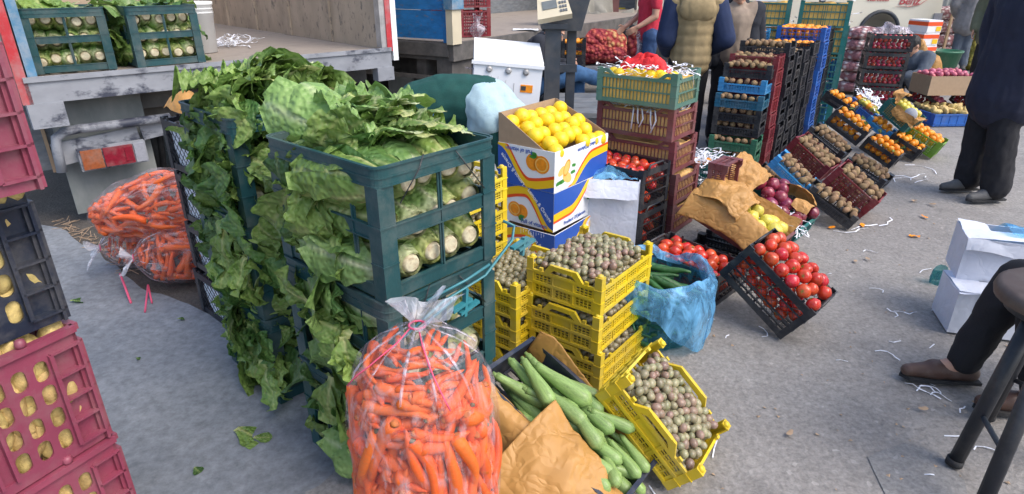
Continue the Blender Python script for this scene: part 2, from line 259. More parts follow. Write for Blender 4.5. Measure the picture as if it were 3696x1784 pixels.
# ------------------------------------------------------------------ mesh helpers
class MB:
    def __init__(s): s.v = []; s.f = []; s.mi = []; s.sm = []
    def add(s, vs, fs, mi=0, sm=False):
        o = len(s.v); s.v += [tuple(x) for x in vs]
        for f in fs: s.f.append([o+i for i in f]); s.mi.append(mi); s.sm.append(sm)
    def box(s, x0, x1, y0, y1, z0, z1, T=None, mi=0):
        vs = [Vector((x, y, z)) for x in (x0, x1) for y in (y0, y1) for z in (z0, z1)]
        if T is not None: vs = [T @ v for v in vs]
        s.add(vs, [(0, 1, 3, 2), (4, 6, 7, 5), (0, 4, 5, 1), (2, 3, 7, 6), (0, 2, 6, 4), (1, 5, 7, 3)], mi)
    def bar(s, p, q, w, t, up=(0, 0, 1), mi=0):
        p = Vector(p); q = Vector(q); d = q-p; l = d.length; x = d.normalized(); u = Vector(up)
        y = u.cross(x)
        if y.length < 1e-5: y = Vector((0, 1, 0)).cross(x)
        y.normalize(); z = x.cross(y)
        T = Matrix.Translation(p) @ Matrix((x, y, z)).transposed().to_4x4()
        s.box(0, l, -w/2, w/2, -t/2, t/2, T, mi)
    def tube(s, pts, r, n=8, mi=0, caps=True, flat=1.0):
        pts = [Vector(p) for p in pts]; rs = r if isinstance(r, (list, tuple)) else [r]*len(pts)
        o = len(s.v); prev = None
        for i, p in enumerate(pts):
            d = (pts[min(i+1, len(pts)-1)]-pts[max(i-1, 0)]).normalized()
            a = prev if prev is not None else (Vector((0, 0, 1)) if abs(d.z) < .9 else Vector((1, 0, 0)))
            b = d.cross(a).normalized(); a = b.cross(d).normalized(); prev = a
            for k in range(n):
                t = 2*pi*k/n; s.v.append(tuple(p+(a*cos(t)*flat+b*sin(t))*rs[i]))
        for i in range(len(pts)-1):
            for k in range(n):
                s.f.append([o+i*n+k, o+i*n+(k+1) % n, o+(i+1)*n+(k+1) % n, o+(i+1)*n+k]); s.mi.append(mi); s.sm.append(True)
        if caps:
            s.f.append([o+k for k in range(n)][::-1]); s.mi.append(mi); s.sm.append(False)
            e = o+(len(pts)-1)*n; s.f.append([e+k for k in range(n)]); s.mi.append(mi); s.sm.append(False)
    def lathe(s, prof, n=20, T=None, mi=0, closed=True):
        o = len(s.v)
        for r, z in prof:
            for k in range(n):
                v = Vector((r*cos(2*pi*k/n), r*sin(2*pi*k/n), z)); s.v.append(tuple(T @ v if T is not None else v))
        for i in range(len(prof)-1):
            for k in range(n): s.f.append([o+i*n+k, o+i*n+(k+1) % n, o+(i+1)*n+(k+1) % n, o+(i+1)*n+k]); s.mi.append(mi); s.sm.append(True)
        if closed:
            s.f.append([o+k for k in range(n)][::-1]); e = o+(len(prof)-1)*n; s.f.append([e+k for k in range(n)])
            s.mi += [mi, mi]; s.sm += [False, False]
    def poly(s, pts, th, T=None, mi=0):       # flat outline (x,z) extruded along y by th
        n = len(pts); vs = [Vector((x, 0, z)) for x, z in pts]+[Vector((x, th, z)) for x, z in pts]
        if T is not None: vs = [T @ v for v in vs]
        s.add(vs, [list(range(n)), list(range(2*n-1, n-1, -1))]+[[i, i+n, (i+1) % n+n, (i+1) % n] for i in range(n)], mi)
    def grid(s, fn, nu, nv, mi=0, sm=True):
        o = len(s.v)
        for i in range(nu+1):
            for j in range(nv+1): s.v.append(tuple(fn(i/nu, j/nv)))
        w = nv+1
        for i in range(nu):
            for j in range(nv): s.f.append([o+i*w+j, o+(i+1)*w+j, o+(i+1)*w+j+1, o+i*w+j+1]); s.mi.append(mi); s.sm.append(sm)
    def cell(s, F, u0, u1, v0, v1, h, r, t, n=3, mi=0):   # plate u0..u1 x v0..v1 with a rounded hole h=(a,b,c,d); F maps (u,v,n)
        a, b, c, d = h; r = min(r, (b-a)/2-1e-5, (d-c)/2-1e-5); cs = [(b-r, d-r, 0), (a+r, d-r, 1), (a+r, c+r, 2), (b-r, c+r, 3)]
        oc = [(u1, v1), (u0, v1), (u0, v0), (u1, v0)]
        if r <= 1e-4: n = 0
        inner = []; outer = []
        for k, (x, y, q) in enumerate(cs):
            for i in range(n+1):
                th = pi/2*(q+(i/n if n else .5)); rr = r if n else 0
                inner.append((x+rr*cos(th), y+rr*sin(th)) if n else ((b, d), (a, d), (a, c), (b, c))[k]); outer.append(oc[k])
        m = len(inner); vs = []
        for nn in (0, t):
            vs += [F(x, y, nn) for x, y in inner]; vs += [F(x, y, nn) for x, y in oc]
        fs = []; W = m+4
        for i in range(m):
            j = (i+1) % m; ki = i//(n+1); kj = j//(n+1)
            for o, rev in ((0, False), (W, True)):
                f = [o+i, o+m+ki, o+j] if ki == kj else [o+i, o+m+ki, o+m+kj, o+j]
                fs.append(f[::-1] if rev else f)
            fs.append([i, j, W+j, W+i])
        for k in range(4): fs.append([m+k, W+m+k, W+m+(k+1) % 4, m+(k+1) % 4])
        s.add(vs, fs, mi)
    def mesh(s, name, mats):
        me = bpy.data.meshes.new(name); me.from_pydata(s.v, [], s.f)
        for m in (mats if isinstance(mats, (list, tuple)) else [mats]): me.materials.append(M[m] if isinstance(m, str) else m)
        me.polygons.foreach_set('material_index', s.mi); me.polygons.foreach_set('use_smooth', s.sm); me.update()
        return me
def link(name, data, parent=None, T=None):
    o = bpy.data.objects.new(name, data); COL.objects.link(o)
    if parent is not None: o.parent = parent
    if T is not None: o.matrix_basis = T
    return o
def tag(o, label=None, cat=None, group=None, kind=None):
    if label: o['label'] = label
    if cat: o['category'] = cat
    if group: o['group'] = group
    if kind: o['kind'] = kind
    return o
def thing(name, label, cat, T=None, group=None):
    o = link(name, None, None, T if T is None or isinstance(T, Matrix) else Matrix.Translation(T))
    o.empty_display_size = .05
    return tag(o, label, cat, group)
def part(mb, name, mats, parent, T=None): return link(name, mb.mesh(name, mats), parent, T)
def solo(mb, name, mats, label, cat, T=None, group=None):
    return tag(link(name, mb.mesh(name, mats), None, T if T is None or isinstance(T, Matrix) else Matrix.Translation(T)), label, cat, group)
def struct(mb, name, mats, T=None): return tag(link(name, mb.mesh(name, mats), None, T), kind='structure')
def TM(x, y, z, yaw=0, pitch=0, roll=0):
    return Matrix.Translation((x, y, z)) @ Matrix.Rotation(radians(yaw), 4, 'Z') @ Matrix.Rotation(radians(pitch), 4, 'Y') @ Matrix.Rotation(radians(roll), 4, 'X')
def RR():  # random rotation
    return Euler((U(0, 6.28), U(0, 6.28), U(0, 6.28))).to_matrix().to_4x4()
def smooth(a, b, x):
    t = max(0, min(1, (x-a)/(b-a))); return t*t*(3-2*t)

# ------------------------------------------------------------------ crates: x = long axis (towards the aisle), near side = -y
def side_frame(axis, L, W, sgn):
    if axis == 'x': return lambda u, v, n: Vector((u, sgn*(W/2-n), v))
    return lambda u, v, n: Vector((sgn*(L/2-n), u, v))
def fbox(mb, F, u0, u1, v0, v1, n0, n1):
    mb.add([F(u, v, n) for u in (u0, u1) for v in (v0, v1) for n in (n0, n1)], [(0, 1, 3, 2), (4, 6, 7, 5), (0, 4, 5, 1), (2, 3, 7, 6), (0, 2, 6, 4), (1, 5, 7, 3)])
def holes(mb, F, u0, u1, v0, v1, nc, nr, hw, hh, r=0, t=.004):   # nc x nr cells, holes hw x hh of a cell
    cu = (u1-u0)/nc; cv = (v1-v0)/nr
    for i in range(nc):
        for j in range(nr):
            a = u0+i*cu; b = v0+j*cv; du = cu*(1-hw)/2; dv = cv*(1-hh)/2
            mb.cell(F, a, a+cu, b, b+cv, (a+du, a+cu-du, b+dv, b+cv-dv), r, t)
def lattice(mb, F, u0, u1, v0, v1, step, w, t, n0=0.0):
    Wd = u1-u0; Hd = v1-v0; k = -Hd
    while k < Wd:
        for sg in (1, -1):
            a, b = max(0, k), min(Wd, k+Hd)
            if b-a > step*.15:
                pa, pb = (a, a-k), (b, b-k)
                if sg < 0: pa, pb = (pa[0], Hd-pa[1]), (pb[0], Hd-pb[1])
                ex = [F(u0+p[0], v0+p[1], n0) for p in (pa, pb)]
                dx = w*.7
                vs = []
                for p, q in ((pa, 1), (pb, 1)):
                    for d in (-dx, dx):
                        for n in (n0, n0+t): vs.append(F(min(u1, max(u0, u0+p[0]+d)), v0+p[1], n))
                mb.add(vs, [(0, 1, 3, 2), (4, 6, 7, 5), (0, 4, 5, 1), (2, 3, 7, 6), (0, 2, 6, 4), (1, 5, 7, 3)])
        k += step
CR = {}
def crate_parts(kind, L, W, H):
    key = (kind, round(L, 3), round(W, 3), round(H, 3))
    if key in CR: return CR[key]
    P = []
    def sides(fn_long, fn_short):
        for ax, fn, ln, nm in (('x', fn_long, L, 'long_side'), ('y', fn_short, W, 'short_side')):
            for sg in (-1, 1):
                mb = MB(); fn(mb, side_frame(ax, L, W, sg), ln/2, ax); P.append((nm, mb))
    def posts(sz, h0, h1, tk=.006, out=.002, cap=False):
        for sx in (-1, 1):
            for sy in (-1, 1):
                mb = MB(); x1 = sx*(L/2+out); y1 = sy*(W/2+out)
                mb.box(*sorted((x1, x1-sx*sz)), *sorted((y1, y1-sy*tk)), h0, h1); mb.box(*sorted((x1, x1-sx*tk)), *sorted((y1-sy*tk, y1-sy*sz)), h0, h1)
                for q in (.33, .66):
                    mb.box(*sorted((x1+sx*.003, x1-sx*sz)), *sorted((y1+sy*.003, y1)), h0+(h1-h0)*q, h0+(h1-h0)*q+.004)
                    mb.box(*sorted((x1, x1+sx*.003)), *sorted((y1, y1-sy*sz)), h0+(h1-h0)*q, h0+(h1-h0)*q+.004)
                if cap: mb.box(*sorted((x1-sx*tk, x1-sx*sz)), *sorted((y1-sy*tk, y1-sy*sz)), h1-.006, h1-.001)
                P.append(('corner_post', mb))
    def base(nx, ny, z=.006, t=.006, w=.012):
        mb = MB()
        for i in range(nx+1):
            x = -L/2+.01+(L-.02)*i/nx; mb.box(x-w/2, x+w/2, -W/2+.01, W/2-.01, z, z+t)
        for j in range(ny+1):
            y = -W/2+.01+(W-.02)*j/ny; mb.box(-L/2+.01, L/2-.01, y-w/2, y+w/2, z+t*.9, z+t*1.8)
        P.append(('base', mb))
    def rim(z0, z1, out=.006, t=.012):
        mb = MB(); a, b = L/2+out, W/2+out
        def loop(a, b, r): return [(sx*(a-r)+r*cos(th), sy*(b-r)+r*sin(th)) for sx, sy, q in ((1, 1, 0), (-1, 1, 1), (-1, -1, 2), (1, -1, 3)) for th in [pi/2*(q+k/5) for k in range(6)]]
        def band(a, b, t, z0, z1, r):
            lo, li = loop(a, b, r), loop(a-t, b-t, max(.002, r-t)); n = len(lo)
            vs = [(x, y, z) for l, z in ((lo, z0), (lo, z1), (li, z1), (li, z0)) for x, y in l]
            mb.add(vs, [[e*n+k, e*n+(k+1) % n, ((e+1) % 4)*n+(k+1) % n, ((e+1) % 4)*n+k] for e in range(4) for k in range(n)])
        band(a, b, t, z0, z1, .03)
        # lip and a groove rib running round the band
        for zz, o2, hh in ((z1, .005, .006), (z0+(z1-z0)*.45, .003, .004), (z0, .003, .004)):
            band(a+o2, b+o2, o2+.002, zz-hh/2, zz+hh/2, .03+o2)
        P.append(('rim', mb))
    if kind == 'lettuce':
        rim(H-.055, H-.004); base(8, 6)
        def sd(mb, F, h, ax):
            fbox(mb, F, -h+.05, h-.05, H*.47, H*.47+.034, .001, .009); fbox(mb, F, -h+.05, h-.05, H*.47+.034, H*.47+.039, -.003, .009); fbox(mb, F, -h+.05, h-.05, H*.47-.004, H*.47, -.003, .009)
            fbox(mb, F, -h+.05, h-.05, .004, .042, .001, .01); fbox(mb, F, -h+.05, h-.05, .042, .047, -.003, .01)
            for q in ([-.5, 0, .5] if ax == 'x' else [0]):
                fbox(mb, F, q*h*1.06-.008, q*h*1.06+.008, .047, H-.055, .003, .008); fbox(mb, F, q*h*1.06-.002, q*h*1.06+.002, .047, H-.055, -.002, .003)
        sides(sd, sd); posts(.052, 0, H-.057, .01, .004)
    elif kind == 'yellow':
        base(8, 8); top = H*.74; g = .028
        def sd(mb, F, h, ax):
            ng = 3 if ax == 'x' else 4; gw = (2*h-2*g)/ng
            for i in range(ng):
                for j in range(2):
                    u0 = -h+g+i*gw; v0 = .012+j*(top-.024)/2; u1 = u0+gw; v1 = v0+(top-.024)/2
                    skip = ax == 'x' and i == 1 and j == 1
                    if skip: fbox(mb, F, u0, u1, v0, v1, 0, .004)
                    else:
                        m = .011; holes(mb, F, u0+m, u1-m, v0+m*.6, v1-m*.6, 4, 3, .78, .76)
                        fbox(mb, F, u0, u0+m, v0, v1, 0, .004); fbox(mb, F, u1-m, u1, v0, v1, 0, .004); fbox(mb, F, u0+m, u1-m, v0, v0+m*.6, 0, .004); fbox(mb, F, u0+m, u1-m, v1-m*.6, v1, 0, .004)
                fbox(mb, F, -h+g+i*gw-.002, -h+g+i*gw+.002, .005, top, -.005, 0)
            for z in (.004, top*.5, top-.012): fbox(mb, F, -h+g, h-g, z, z+.012, -.006, .004)
            for q in (-.62, .62): fbox(mb, F, q*h-.008, q*h+.008, top, top+.014, -.004, .006)
            if ax == 'x':    # raised hand grip
                a, b, t = .27*h*2, .18*h*2, H*.985
                for s in (-1, 1):
                    pts = [(s*a, top), (s*b, t), (s*b-s*.02, t), (s*b-s*.02, t-.022), (s*(a-.03), top)]
                    n = len(pts); vs = [F(u, v, nn) for nn in (-.006, .006) for u, v in pts]
                    mb.add(vs, [list(range(n)), list(range(2*n-1, n-1, -1))]+[[i, i+n, (i+1) % n+n, (i+1) % n] for i in range(n)])
                fbox(mb, F, -b+.02, b-.02, t-.02, t, -.008, .008)
        sides(sd, sd); posts(g+.004, 0, H+.004, .006, .004, True)
        for sx in (-1, 1):
            for sy in (-1, 1):
                mb = MB(); mb.lathe([(.014, 0), (.012, .012), (.006, .016)], 8, Matrix.Translation((sx*(L/2-.014), sy*(W/2-.014), H-.002))); P.append(('post_peg', mb))
    elif kind in ('kiwi', 'tallgrid', 'open'):
        base(8, 6); top = H*.62 if kind == 'kiwi' else H*.9; g = .022; nr = {'kiwi': 4, 'tallgrid': 7, 'open': 3}[kind]
        def sd(mb, F, h, ax):
            n = int(round((2*h-2*g)/(.04 if kind == 'open' else .021))); holes(mb, F, -h+g, h-g, .012, top-.012, n, nr, *((.86, .82) if kind == 'open' else (.7, .7)), 0, .003)
            fbox(mb, F, -h+g, h-g, 0, .012, -.002, .004); fbox(mb, F, -h+g, h-g, top-.012, top, -.004, .005)
            for q in (-.5, 0, .5): fbox(mb, F, q*h*1.2-.003, q*h*1.2+.003, .012, top, -.003, 0)
        sides(sd, sd); posts(g+.022, 0, H, .005, .003, kind == 'kiwi')
    elif kind in ('tomato', 'lattice'):
        base(8, 6); top = H*.9; g = .03
        def sd(mb, F, h, ax):
            lattice(mb, F, -h+g, h-g, .03, top-.03, .042 if kind == 'lattice' else .034, .0016, .0025)
            fbox(mb, F, -h+g, h-g, 0, .03, 0, .007); fbox(mb, F, -h+g, h-g, top-.035, top, -.003, .008)
            if kind == 'tomato':
                for q in (.37, .68): fbox(mb, F, -h+g, h-g, top*q, top*q+.007, -.003, .005)
            if ax == 'y':
                b = h*.45; mb.tube([F(-b*1.3, top-.005, .005), F(-b, H, .005), F(b, H, .005), F(b*1.3, top-.005, .005)], .007, 6)
            for q in (-.4, 0, .4): fbox(mb, F, q*h*1.6-.006, q*h*1.6+.006, top, top+.012, 0, .006)
        sides(sd, sd); posts(g+.004, 0, top+.01, .007, .003)
    elif kind == 'slats':
        base(8, 6); g = .035; tz = H-.004; z0 = H*.18
        def sd(mb, F, h, ax):
            n = 19 if ax == 'x' else 12; dip = H*.76
            for v0, v1 in ((.028, H*.4), (H*.4+.008, H*.72)):
                cu = (2*h-2*g)/n
                for i in range(n+1): fbox(mb, F, -h+g+i*cu-.0026, -h+g+i*cu+.0026, v0, v1, .001, .006)
            fbox(mb, F, -h+g, h-g, .002, .028, -.003, .007); fbox(mb, F, -h+g, h-g, H*.4, H*.4+.008, -.003, .007); fbox(mb, F, -h+g, h-g, H*.72, H*.72+.02, -.003, .007)
            a, b = h*.72, h*.5
            for s in (-1, 1):
                mb.add([F(s*u, v, n) for n in (-.004, .006) for u, v in ((h-g, tz), (a, tz), (b, dip), (b, dip-.014), (a+.012, tz-.02), (h-g, tz-.02))],
                       [(0, 1, 2, 3, 4, 5), (11, 10, 9, 8, 7, 6)]+[[i, i+6, (i+1) % 6+6, (i+1) % 6] for i in range(6)])
                fbox(mb, F, *sorted((s*(h-g), s*(a+.006))), H*.72+.02, tz-.02, .001, .004) if ax == 'y' else None
                fbox(mb, F, s*(h*.86)-.004, s*(h*.86)+.004, H*.72, tz-.02, -.001, .006)
        sides(sd, sd); posts(g+.004, 0, H, .008, .004)
    elif kind == 'pill':
        base(6, 5); g = .075; nr = 5
        def sd(mb, F, h, ax):
            z1 = H*.86; nr = 4; cv = (z1-.03)/nr
            fbox(mb, F, -h, h, z1, H*.96, .0, .008); fbox(mb, F, -h, h, H*.95, H, -.012, .008); fbox(mb, F, -h, h, 0, .03, 0, .008)
            fbox(mb, F, -h, -h+g, .03, z1, .012, .016); fbox(mb, F, h-g, h, .03, z1, .012, .016)
            nc = 3 if ax == 'y' else 5; n2 = 2 if ax == 'y' else 3
            pw = (2*h-2*g-(n2-1)*.035)/n2
            for k in range(n2):
                u0 = -h+g+k*(pw+.035); holes(mb, F, u0, u0+pw, .03, z1, 3, nr, .64, .84, .02, .007)
                if k: fbox(mb, F, u0-.035, u0, .03, z1, .006, .01)
            for s in (-1, 1):
                for j in range(nr+1): fbox(mb, F, *sorted((s*h, s*(h-g))), .03+j*cv-.003, .03+j*cv+.003, -.012, .012)
                fbox(mb, F, s*(h-g)-.005, s*(h-g)+.005, .03, z1, -.012, .008)
                fbox(mb, F, *sorted((s*h, s*(h-.008))), .0, z1, -.012, .012)
            for k in range(1, n2):
                for e in (0, .035):
                    u0 = -h+g+k*(pw+.035)-e; fbox(mb, F, u0-.004, u0+.004, .03, z1, -.01, .006)
            for q in (-.5, .5):
                mb.lathe([(.011, 0), (.014, .008), (.011, .02), (.004, .023)], 8, Matrix.Translation(F(q*h, H, .0)))
        sides(sd, sd)
    elif kind == 'tray':
        base(10, 8); top = H
        def sd(mb, F, h, ax):
            fbox(mb, F, -h, h, 0, top-.012, .002, .006); fbox(mb, F, -h-.004, h+.004, top-.014, top, -.008, .008)
            for i in range(7): fbox(mb, F, -h+2*h*i/6-.004, -h+2*h*i/6+.004, .01, top-.014, -.003, .002)
            fbox(mb, F, -h, h, .02, .03, -.004, .002)
        sides(sd, sd); posts(.02, 0, H-.016, .006, .004)
    CR[key] = [(n, m.mesh('%s_%s' % (kind, n), [])) for n, m in P]
    return CR[key]
CM = {}
def crate(kind, color, dims, T, label, group=None, cat='crate', name='crate'):
    ck = (kind, color)+tuple(round(x, 3) for x in dims)
    if ck not in CM:
        CM[ck] = []
        for n, me in crate_parts(kind, *dims):
            m2 = me.copy(); m2.materials.clear(); m2.materials.append(M[color]); CM[ck].append((n, m2))
    t = thing(name, label, cat, T, group)
    for n, me in CM[ck]: link(n, me, t)
    t['dims'] = list(dims)
    return t

# ------------------------------------------------------------------ fruit
def ball(name, m, r=1., sq=(1, 1, 1), lump=.02, sub=3, kind=None, seed=0, mats=None):
    bm = bmesh.new(); bmesh.ops.create_icosphere(bm, subdivisions=sub, radius=1)
    for v in bm.verts:
        p = v.co.copy(); k = 1+lump*noise.noise(p*1.7+Vector((seed*3.1, 0, 0)))*2
        a = math.atan2(p.y, p.x); rho = sqrt(p.x*p.x+p.y*p.y)
        if kind == 'tomato': k *= 1+.035*cos(5*a+seed)*rho-.10*exp(-(rho/.28)**2)*(1 if p.z > 0 else .4)
        if kind == 'apple': k *= 1-.2*exp(-(rho/.3)**2)*(1 if p.z > 0 else .5)+.03*cos(5*a)*(p.z < 0)
        if kind == 'orange': k *= 1-.03*exp(-(rho/.12)**2)
        v.co = Vector((p.x*sq[0], p.y*sq[1], p.z*sq[2]))*k*r
    for f in bm.faces: f.smooth = True
    if kind in ('tomato', 'apple', 'orange', 'kiwi'):
        z = r*sq[2]*(.9 if kind in ('tomato', 'apple') else 1.0); mi = 1
        if kind == 'tomato':
            for i in range(5):
                a = 2*pi*i/5+.3; vs = [bm.verts.new(c) for c in (Vector((0, 0, z)), Vector((cos(a-.3)*.13*r, sin(a-.3)*.13*r, z+.05*r)), Vector((cos(a)*.42*r, sin(a)*.42*r, z+.10*r)), Vector((cos(a+.3)*.13*r, sin(a+.3)*.13*r, z+.05*r)))]
                f = bm.faces.new(vs); f.material_index = 1
        if kind in ('apple', 'orange', 'kiwi', 'grape', 'tomato'):
            w, h = {'apple': (.04, .3), 'orange': (.07, .03), 'kiwi': (.12, .05), 'grape': (.06, .1), 'tomato': (.05, .2)}[kind]
            g = bmesh.ops.create_cone(bm, cap_ends=True, segments=6, radius1=w*r, radius2=w*r*.7, depth=h*r, matrix=Matrix.Translation((0, 0, z+h*r*.4)))
            for f in {f for v in g['verts'] for f in v.link_faces}: f.material_index = 1
    me = bpy.data.meshes.new(name); bm.to_mesh(me); bm.free()
    for x in [m]+(mats or ['ctop']): me.materials.append(M[x])
    return me
FR = {
 'tomato': [ball('tomato', 'tomato', 1, (1, 1, q), .03, 3, 'tomato', i, ['pleaf']) for i, q in enumerate((.8, .95, 1.1))],
 'kiwi': [ball('kiwi', 'kiwi', 1, (.92, .86, 1.15), .04, 2, 'kiwi', i) for i in range(3)],
 'orange': [ball('orange', 'orange', 1, (1, 1, .93), .02, 3, 'orange', i) for i in range(3)],
 'yelorange': [ball('orange', 'lemon', 1, (1, 1, .98), .015, 4, 'orange', i) for i in range(2)],
 'grape': [ball('grape', ('grape', 'grape2', 'grape')[i], 1, (.94, .94, 1.12), .03, 3, 'grape', i) for i in range(3)],
 'plum': [ball('red_fruit', 'plum', 1, (1, 1, .95), .03, 2, 'apple', i) for i in range(2)],
 'pinkfruit': [ball('pink_fruit', 'pinkfruit', 1, (.9, .9, 1.2), .03, 2, 'kiwi', i) for i in range(2)],
 'redapple': [ball('apple', 'redapple', 1, (1, 1, .93), .03, 3, 'apple', i) for i in range(3)],
 'yelapple': [ball('quince', 'yelapple', 1, (1, 1, 1.02), .05, 3, 'apple', i) for i in range(3)],
 'potato': [ball('potato', 'potato', 1, (.8, .76, 1.62), .12, 3, None, i) for i in range(4)],
}
FC = {'tomato': ('tomato', 'tomato'), 'kiwi': ('kiwi', 'kiwi'), 'orange': ('mandarin', 'orange'), 'yelorange': ('orange', 'orange'), 'grape': ('grape', 'grape'), 'plum': ('red_fruit', 'fruit'), 'pinkfruit': ('pink_fruit', 'fruit'), 'redapple': ('apple', 'apple'), 'yelapple': ('quince', 'quince'), 'potato': ('potato', 'potato')}
def fruit(kind, p, r, label, rot=None, sc=1):
    nm, cat = FC[kind]
    o = link(nm, RND.choice(FR[kind]), None, Matrix.Translation(p) @ (rot if rot is not None else RR()) @ Matrix.Scale(r*sc, 4))
    return tag(o, label, cat, label_group(label))
def label_group(l): return l+' (all alike)'
def fill(T, dims, kind, r, label, top, layers=2, sides='nf', heap=.0, jit=.25, margin=.012, pack=1.72, cap=999, zrow=1.55, layer_caps=False):
    L, W, H = dims; L = L-2*margin; W = W-2*margin; n = 0
    for k in range(layers):
        z = top-k*zrow*r
        if z < r*.8: break
        off = (k % 2)*r*.85
        ny = max(1, int(W/(pack*r))); nx = max(1, int(L/(2*r*.96)))
        for j in range(ny):
            y = -W/2+r+(W-2*r)*(j/(ny-1) if ny > 1 else .5)
            for i in range(nx):
                x = -L/2+r+(L-2*r)*(i/(nx-1) if nx > 1 else .5)+(r*.5 if (j+k) % 2 else 0)
                if x > L/2-r*.7: continue
                vis = (k == 0 and (not layer_caps or j == 0)) or ('n' in sides and j == 0) or ('f' in sides and i >= nx-1-(j+k) % 2) or ('b' in sides and i == 0)
                if not vis or n >= cap: continue
                zz = z+heap*(1-(2*x/L)**2)*(1-(2*y/W)**2)+U(-jit, jit)*r*(1 if k == 0 else .3)
                sc = U(.9, 1.08)
                fruit(kind, T @ Vector((max(-L/2+r*.9, min(L/2-r*.9, x+U(-jit, jit)*r*.6)), max(-W/2+r*.9, min(W/2-r*.9, y+U(-jit, jit)*r*.5)), zz)), r, label, None, sc); n += 1
    return n

# ------------------------------------------------------------------ lettuce
def leafgrid(l, w, nu, nv, place, seed, ruf=.012, base=.22, veins=0.0, fq=13):
    vs = []; rib = []
    for i in range(nu+1):
        s = i/nu
        prof = base+(1-base)*smooth(0, .5, s)
        if s > .6: prof *= max(0, 1-((s-.6)/.405)**2.6)**.55
        for j in range(nv+1):
            t = 2*j/nv-1; q = Vector((s*l*fq+seed*5.3, t*prof*w*fq*1.1, seed*1.7))
            bl = noise.noise(q)+.9*(abs(noise.noise(q*1.9))-.2)+.6*(abs(noise.noise(q*3.7))-.2)
            rr = ruf*(.2+smooth(.05, .5, s))*bl*(.5+.6*abs(t))+ruf*.9*s*abs(t)**3*sin(s*15+seed*2+3*noise.noise(q*.6))
            ed = 1+.16*abs(t)*noise.noise(Vector((s*5, seed*2.2, (t > 0)*3)))
            vs.append(place(s, t*ed, w*prof, rr, l))
            rb = exp(-(t*prof/(.085*(1.2-s)+.012))**2)*(1-.7*s)
            if veins: rb = max(rb, veins*exp(-(((s*10-abs(t)*2.6) % 1.0-.5)/.16)**2)*(abs(t) < .85))
            rib.append(min(1, max(rb, .85*(1-smooth(.02, .16, s)))))
    w_ = nv+1
    fs = [[i*w_+j, (i+1)*w_+j, (i+1)*w_+j+1, i*w_+j+1] for i in range(nu) for j in range(nv)]
    return vs, fs, rib
def leafmesh(name, parts, m):
    v = []; f = []; r = []
    for a, b, c in parts:
        o = len(v); v += [tuple(x) for x in a]; f += [[o+i for i in q] for q in b]; r += c
    me = bpy.data.meshes.new(name); me.from_pydata(v, [], f); me.materials.append(M[m])
    me.attributes.new('rib', 'FLOAT', 'POINT').data.foreach_set('value', r)
    me.polygons.foreach_set('use_smooth', [True]*len(f)); me.update(); return me
def headmesh(seed, l=.3, flare=.075, m='leaf'):
    ps = []
    for lay, (n, r0, r1, r2, lf, w) in enumerate(((6, .036, .062, flare, 1.0, .068), (6, .032, .052, flare*.8, .97, .06), (4, .022, .036, .045, .9, .05))):
        for k in range(n):
            ph = 2*pi*k/n+lay*.6+RND.uniform(-.3, .3); fl = U(.7, 1.4); L2 = l*lf*U(.82, 1.1); tw = U(-.35, .35); peel = U(.0, .03) if lay == 0 else U(0, .012)
            def place(s, t, hw, rr, ll, ph=ph, fl=fl, L2=L2, tw=tw, peel=peel):
                R = r0+(r1-r0)*smooth(0, .35, s)+(r2*fl-r1)*smooth(.4, 1, s)+rr+peel*abs(t)**2*smooth(0, .4, s)+.006*(1-abs(t))*smooth(.0, .1, s)
                a = ph+tw*s+t*hw/max(.026, r0+(r1-r0)*smooth(0, .35, s)+(r2-r1)*.3*s)
                return Vector((s*L2, R*cos(a), R*sin(a)))
            ps.append(leafgrid(l, w, 12, 10, place, seed*13+lay*5+k, .013, .42))
    return leafmesh('lettuce_leaves', ps, m)
HEADS = [headmesh(i, .31, .07+.012*(i % 3), ('leaf', 'leaf', 'leafp', 'leafd')[i % 4]) for i in range(6)]
HEADP = [headmesh(10+i, .30, .06, 'leafp') for i in range(3)]
def stemmesh():
    mb = MB(); T = Matrix.Rotation(pi/2, 4, 'Y')
    mb.lathe([(.021, -.005), (.026, -.001), (.031, .012), (.03, .05)], 14, T)
    return mb.mesh('stem', 'stem')
STEM = stemmesh()
def head(T, label, pale=False, sc=1.0, group=None):
    t = tag(link('romaine_lettuce', RND.choice(HEADP if pale else HEADS), None, T @ Matrix.Rotation(U(0, 6.28), 4, 'X') @ Matrix.Scale(sc, 4)), label, 'lettuce', group or label_group(label))
    link('stem', STEM, t); return t
def flatpart(seed, l, w, bend, cup, nu=12, nv=10, ruf=.016, veins=0.0, T=None, fq=15):
    def place(s, t, hw, rr, ll):
        a = bend*s; x = ll*(sin(a)/bend if abs(bend) > .01 else s); z = -ll*((1-cos(a))/bend if abs(bend) > .01 else 0)
        p = Vector((x, t*hw*cos(cup*abs(t)), z+abs(t)*hw*sin(cup*2)*.5+rr*1.4+.006*sin(s*9+seed)))
        return T @ p if T is not None else p
    return leafgrid(l, w, nu, nv, place, seed, ruf, .22, veins, fq)
def flatleaf(seed, l=.24, w=.085, bend=.4, m='leaf', cup=.25, **k): return leafmesh('lettuce_leaf', [flatpart(seed, l, w, bend, cup, **k)], m)
LEAVES = [flatleaf(i, U(.17, .26), U(.06, .085), U(.3, 1.5), ('leaf', 'leafd', 'leaf', 'leafp', 'leafd')[i % 5], U(-.3, .5), nu=14, nv=12) for i in range(10)]
BIGLEAF = [flatleaf(30+i, U(.34, .42), U(.1, .13), U(.2, .6), ('leaf', 'leafp', 'leaf')[i % 3], U(-.2, .2), nu=56, nv=34, ruf=.032, veins=.3, fq=17) for i in range(6)]
DARKL = [flatleaf(50+i, U(.13, .22), U(.05, .08), U(.5, 1.8), ('leafd', 'leafd', 'leaf')[i % 3], U(-.3, .5)) for i in range(6)]
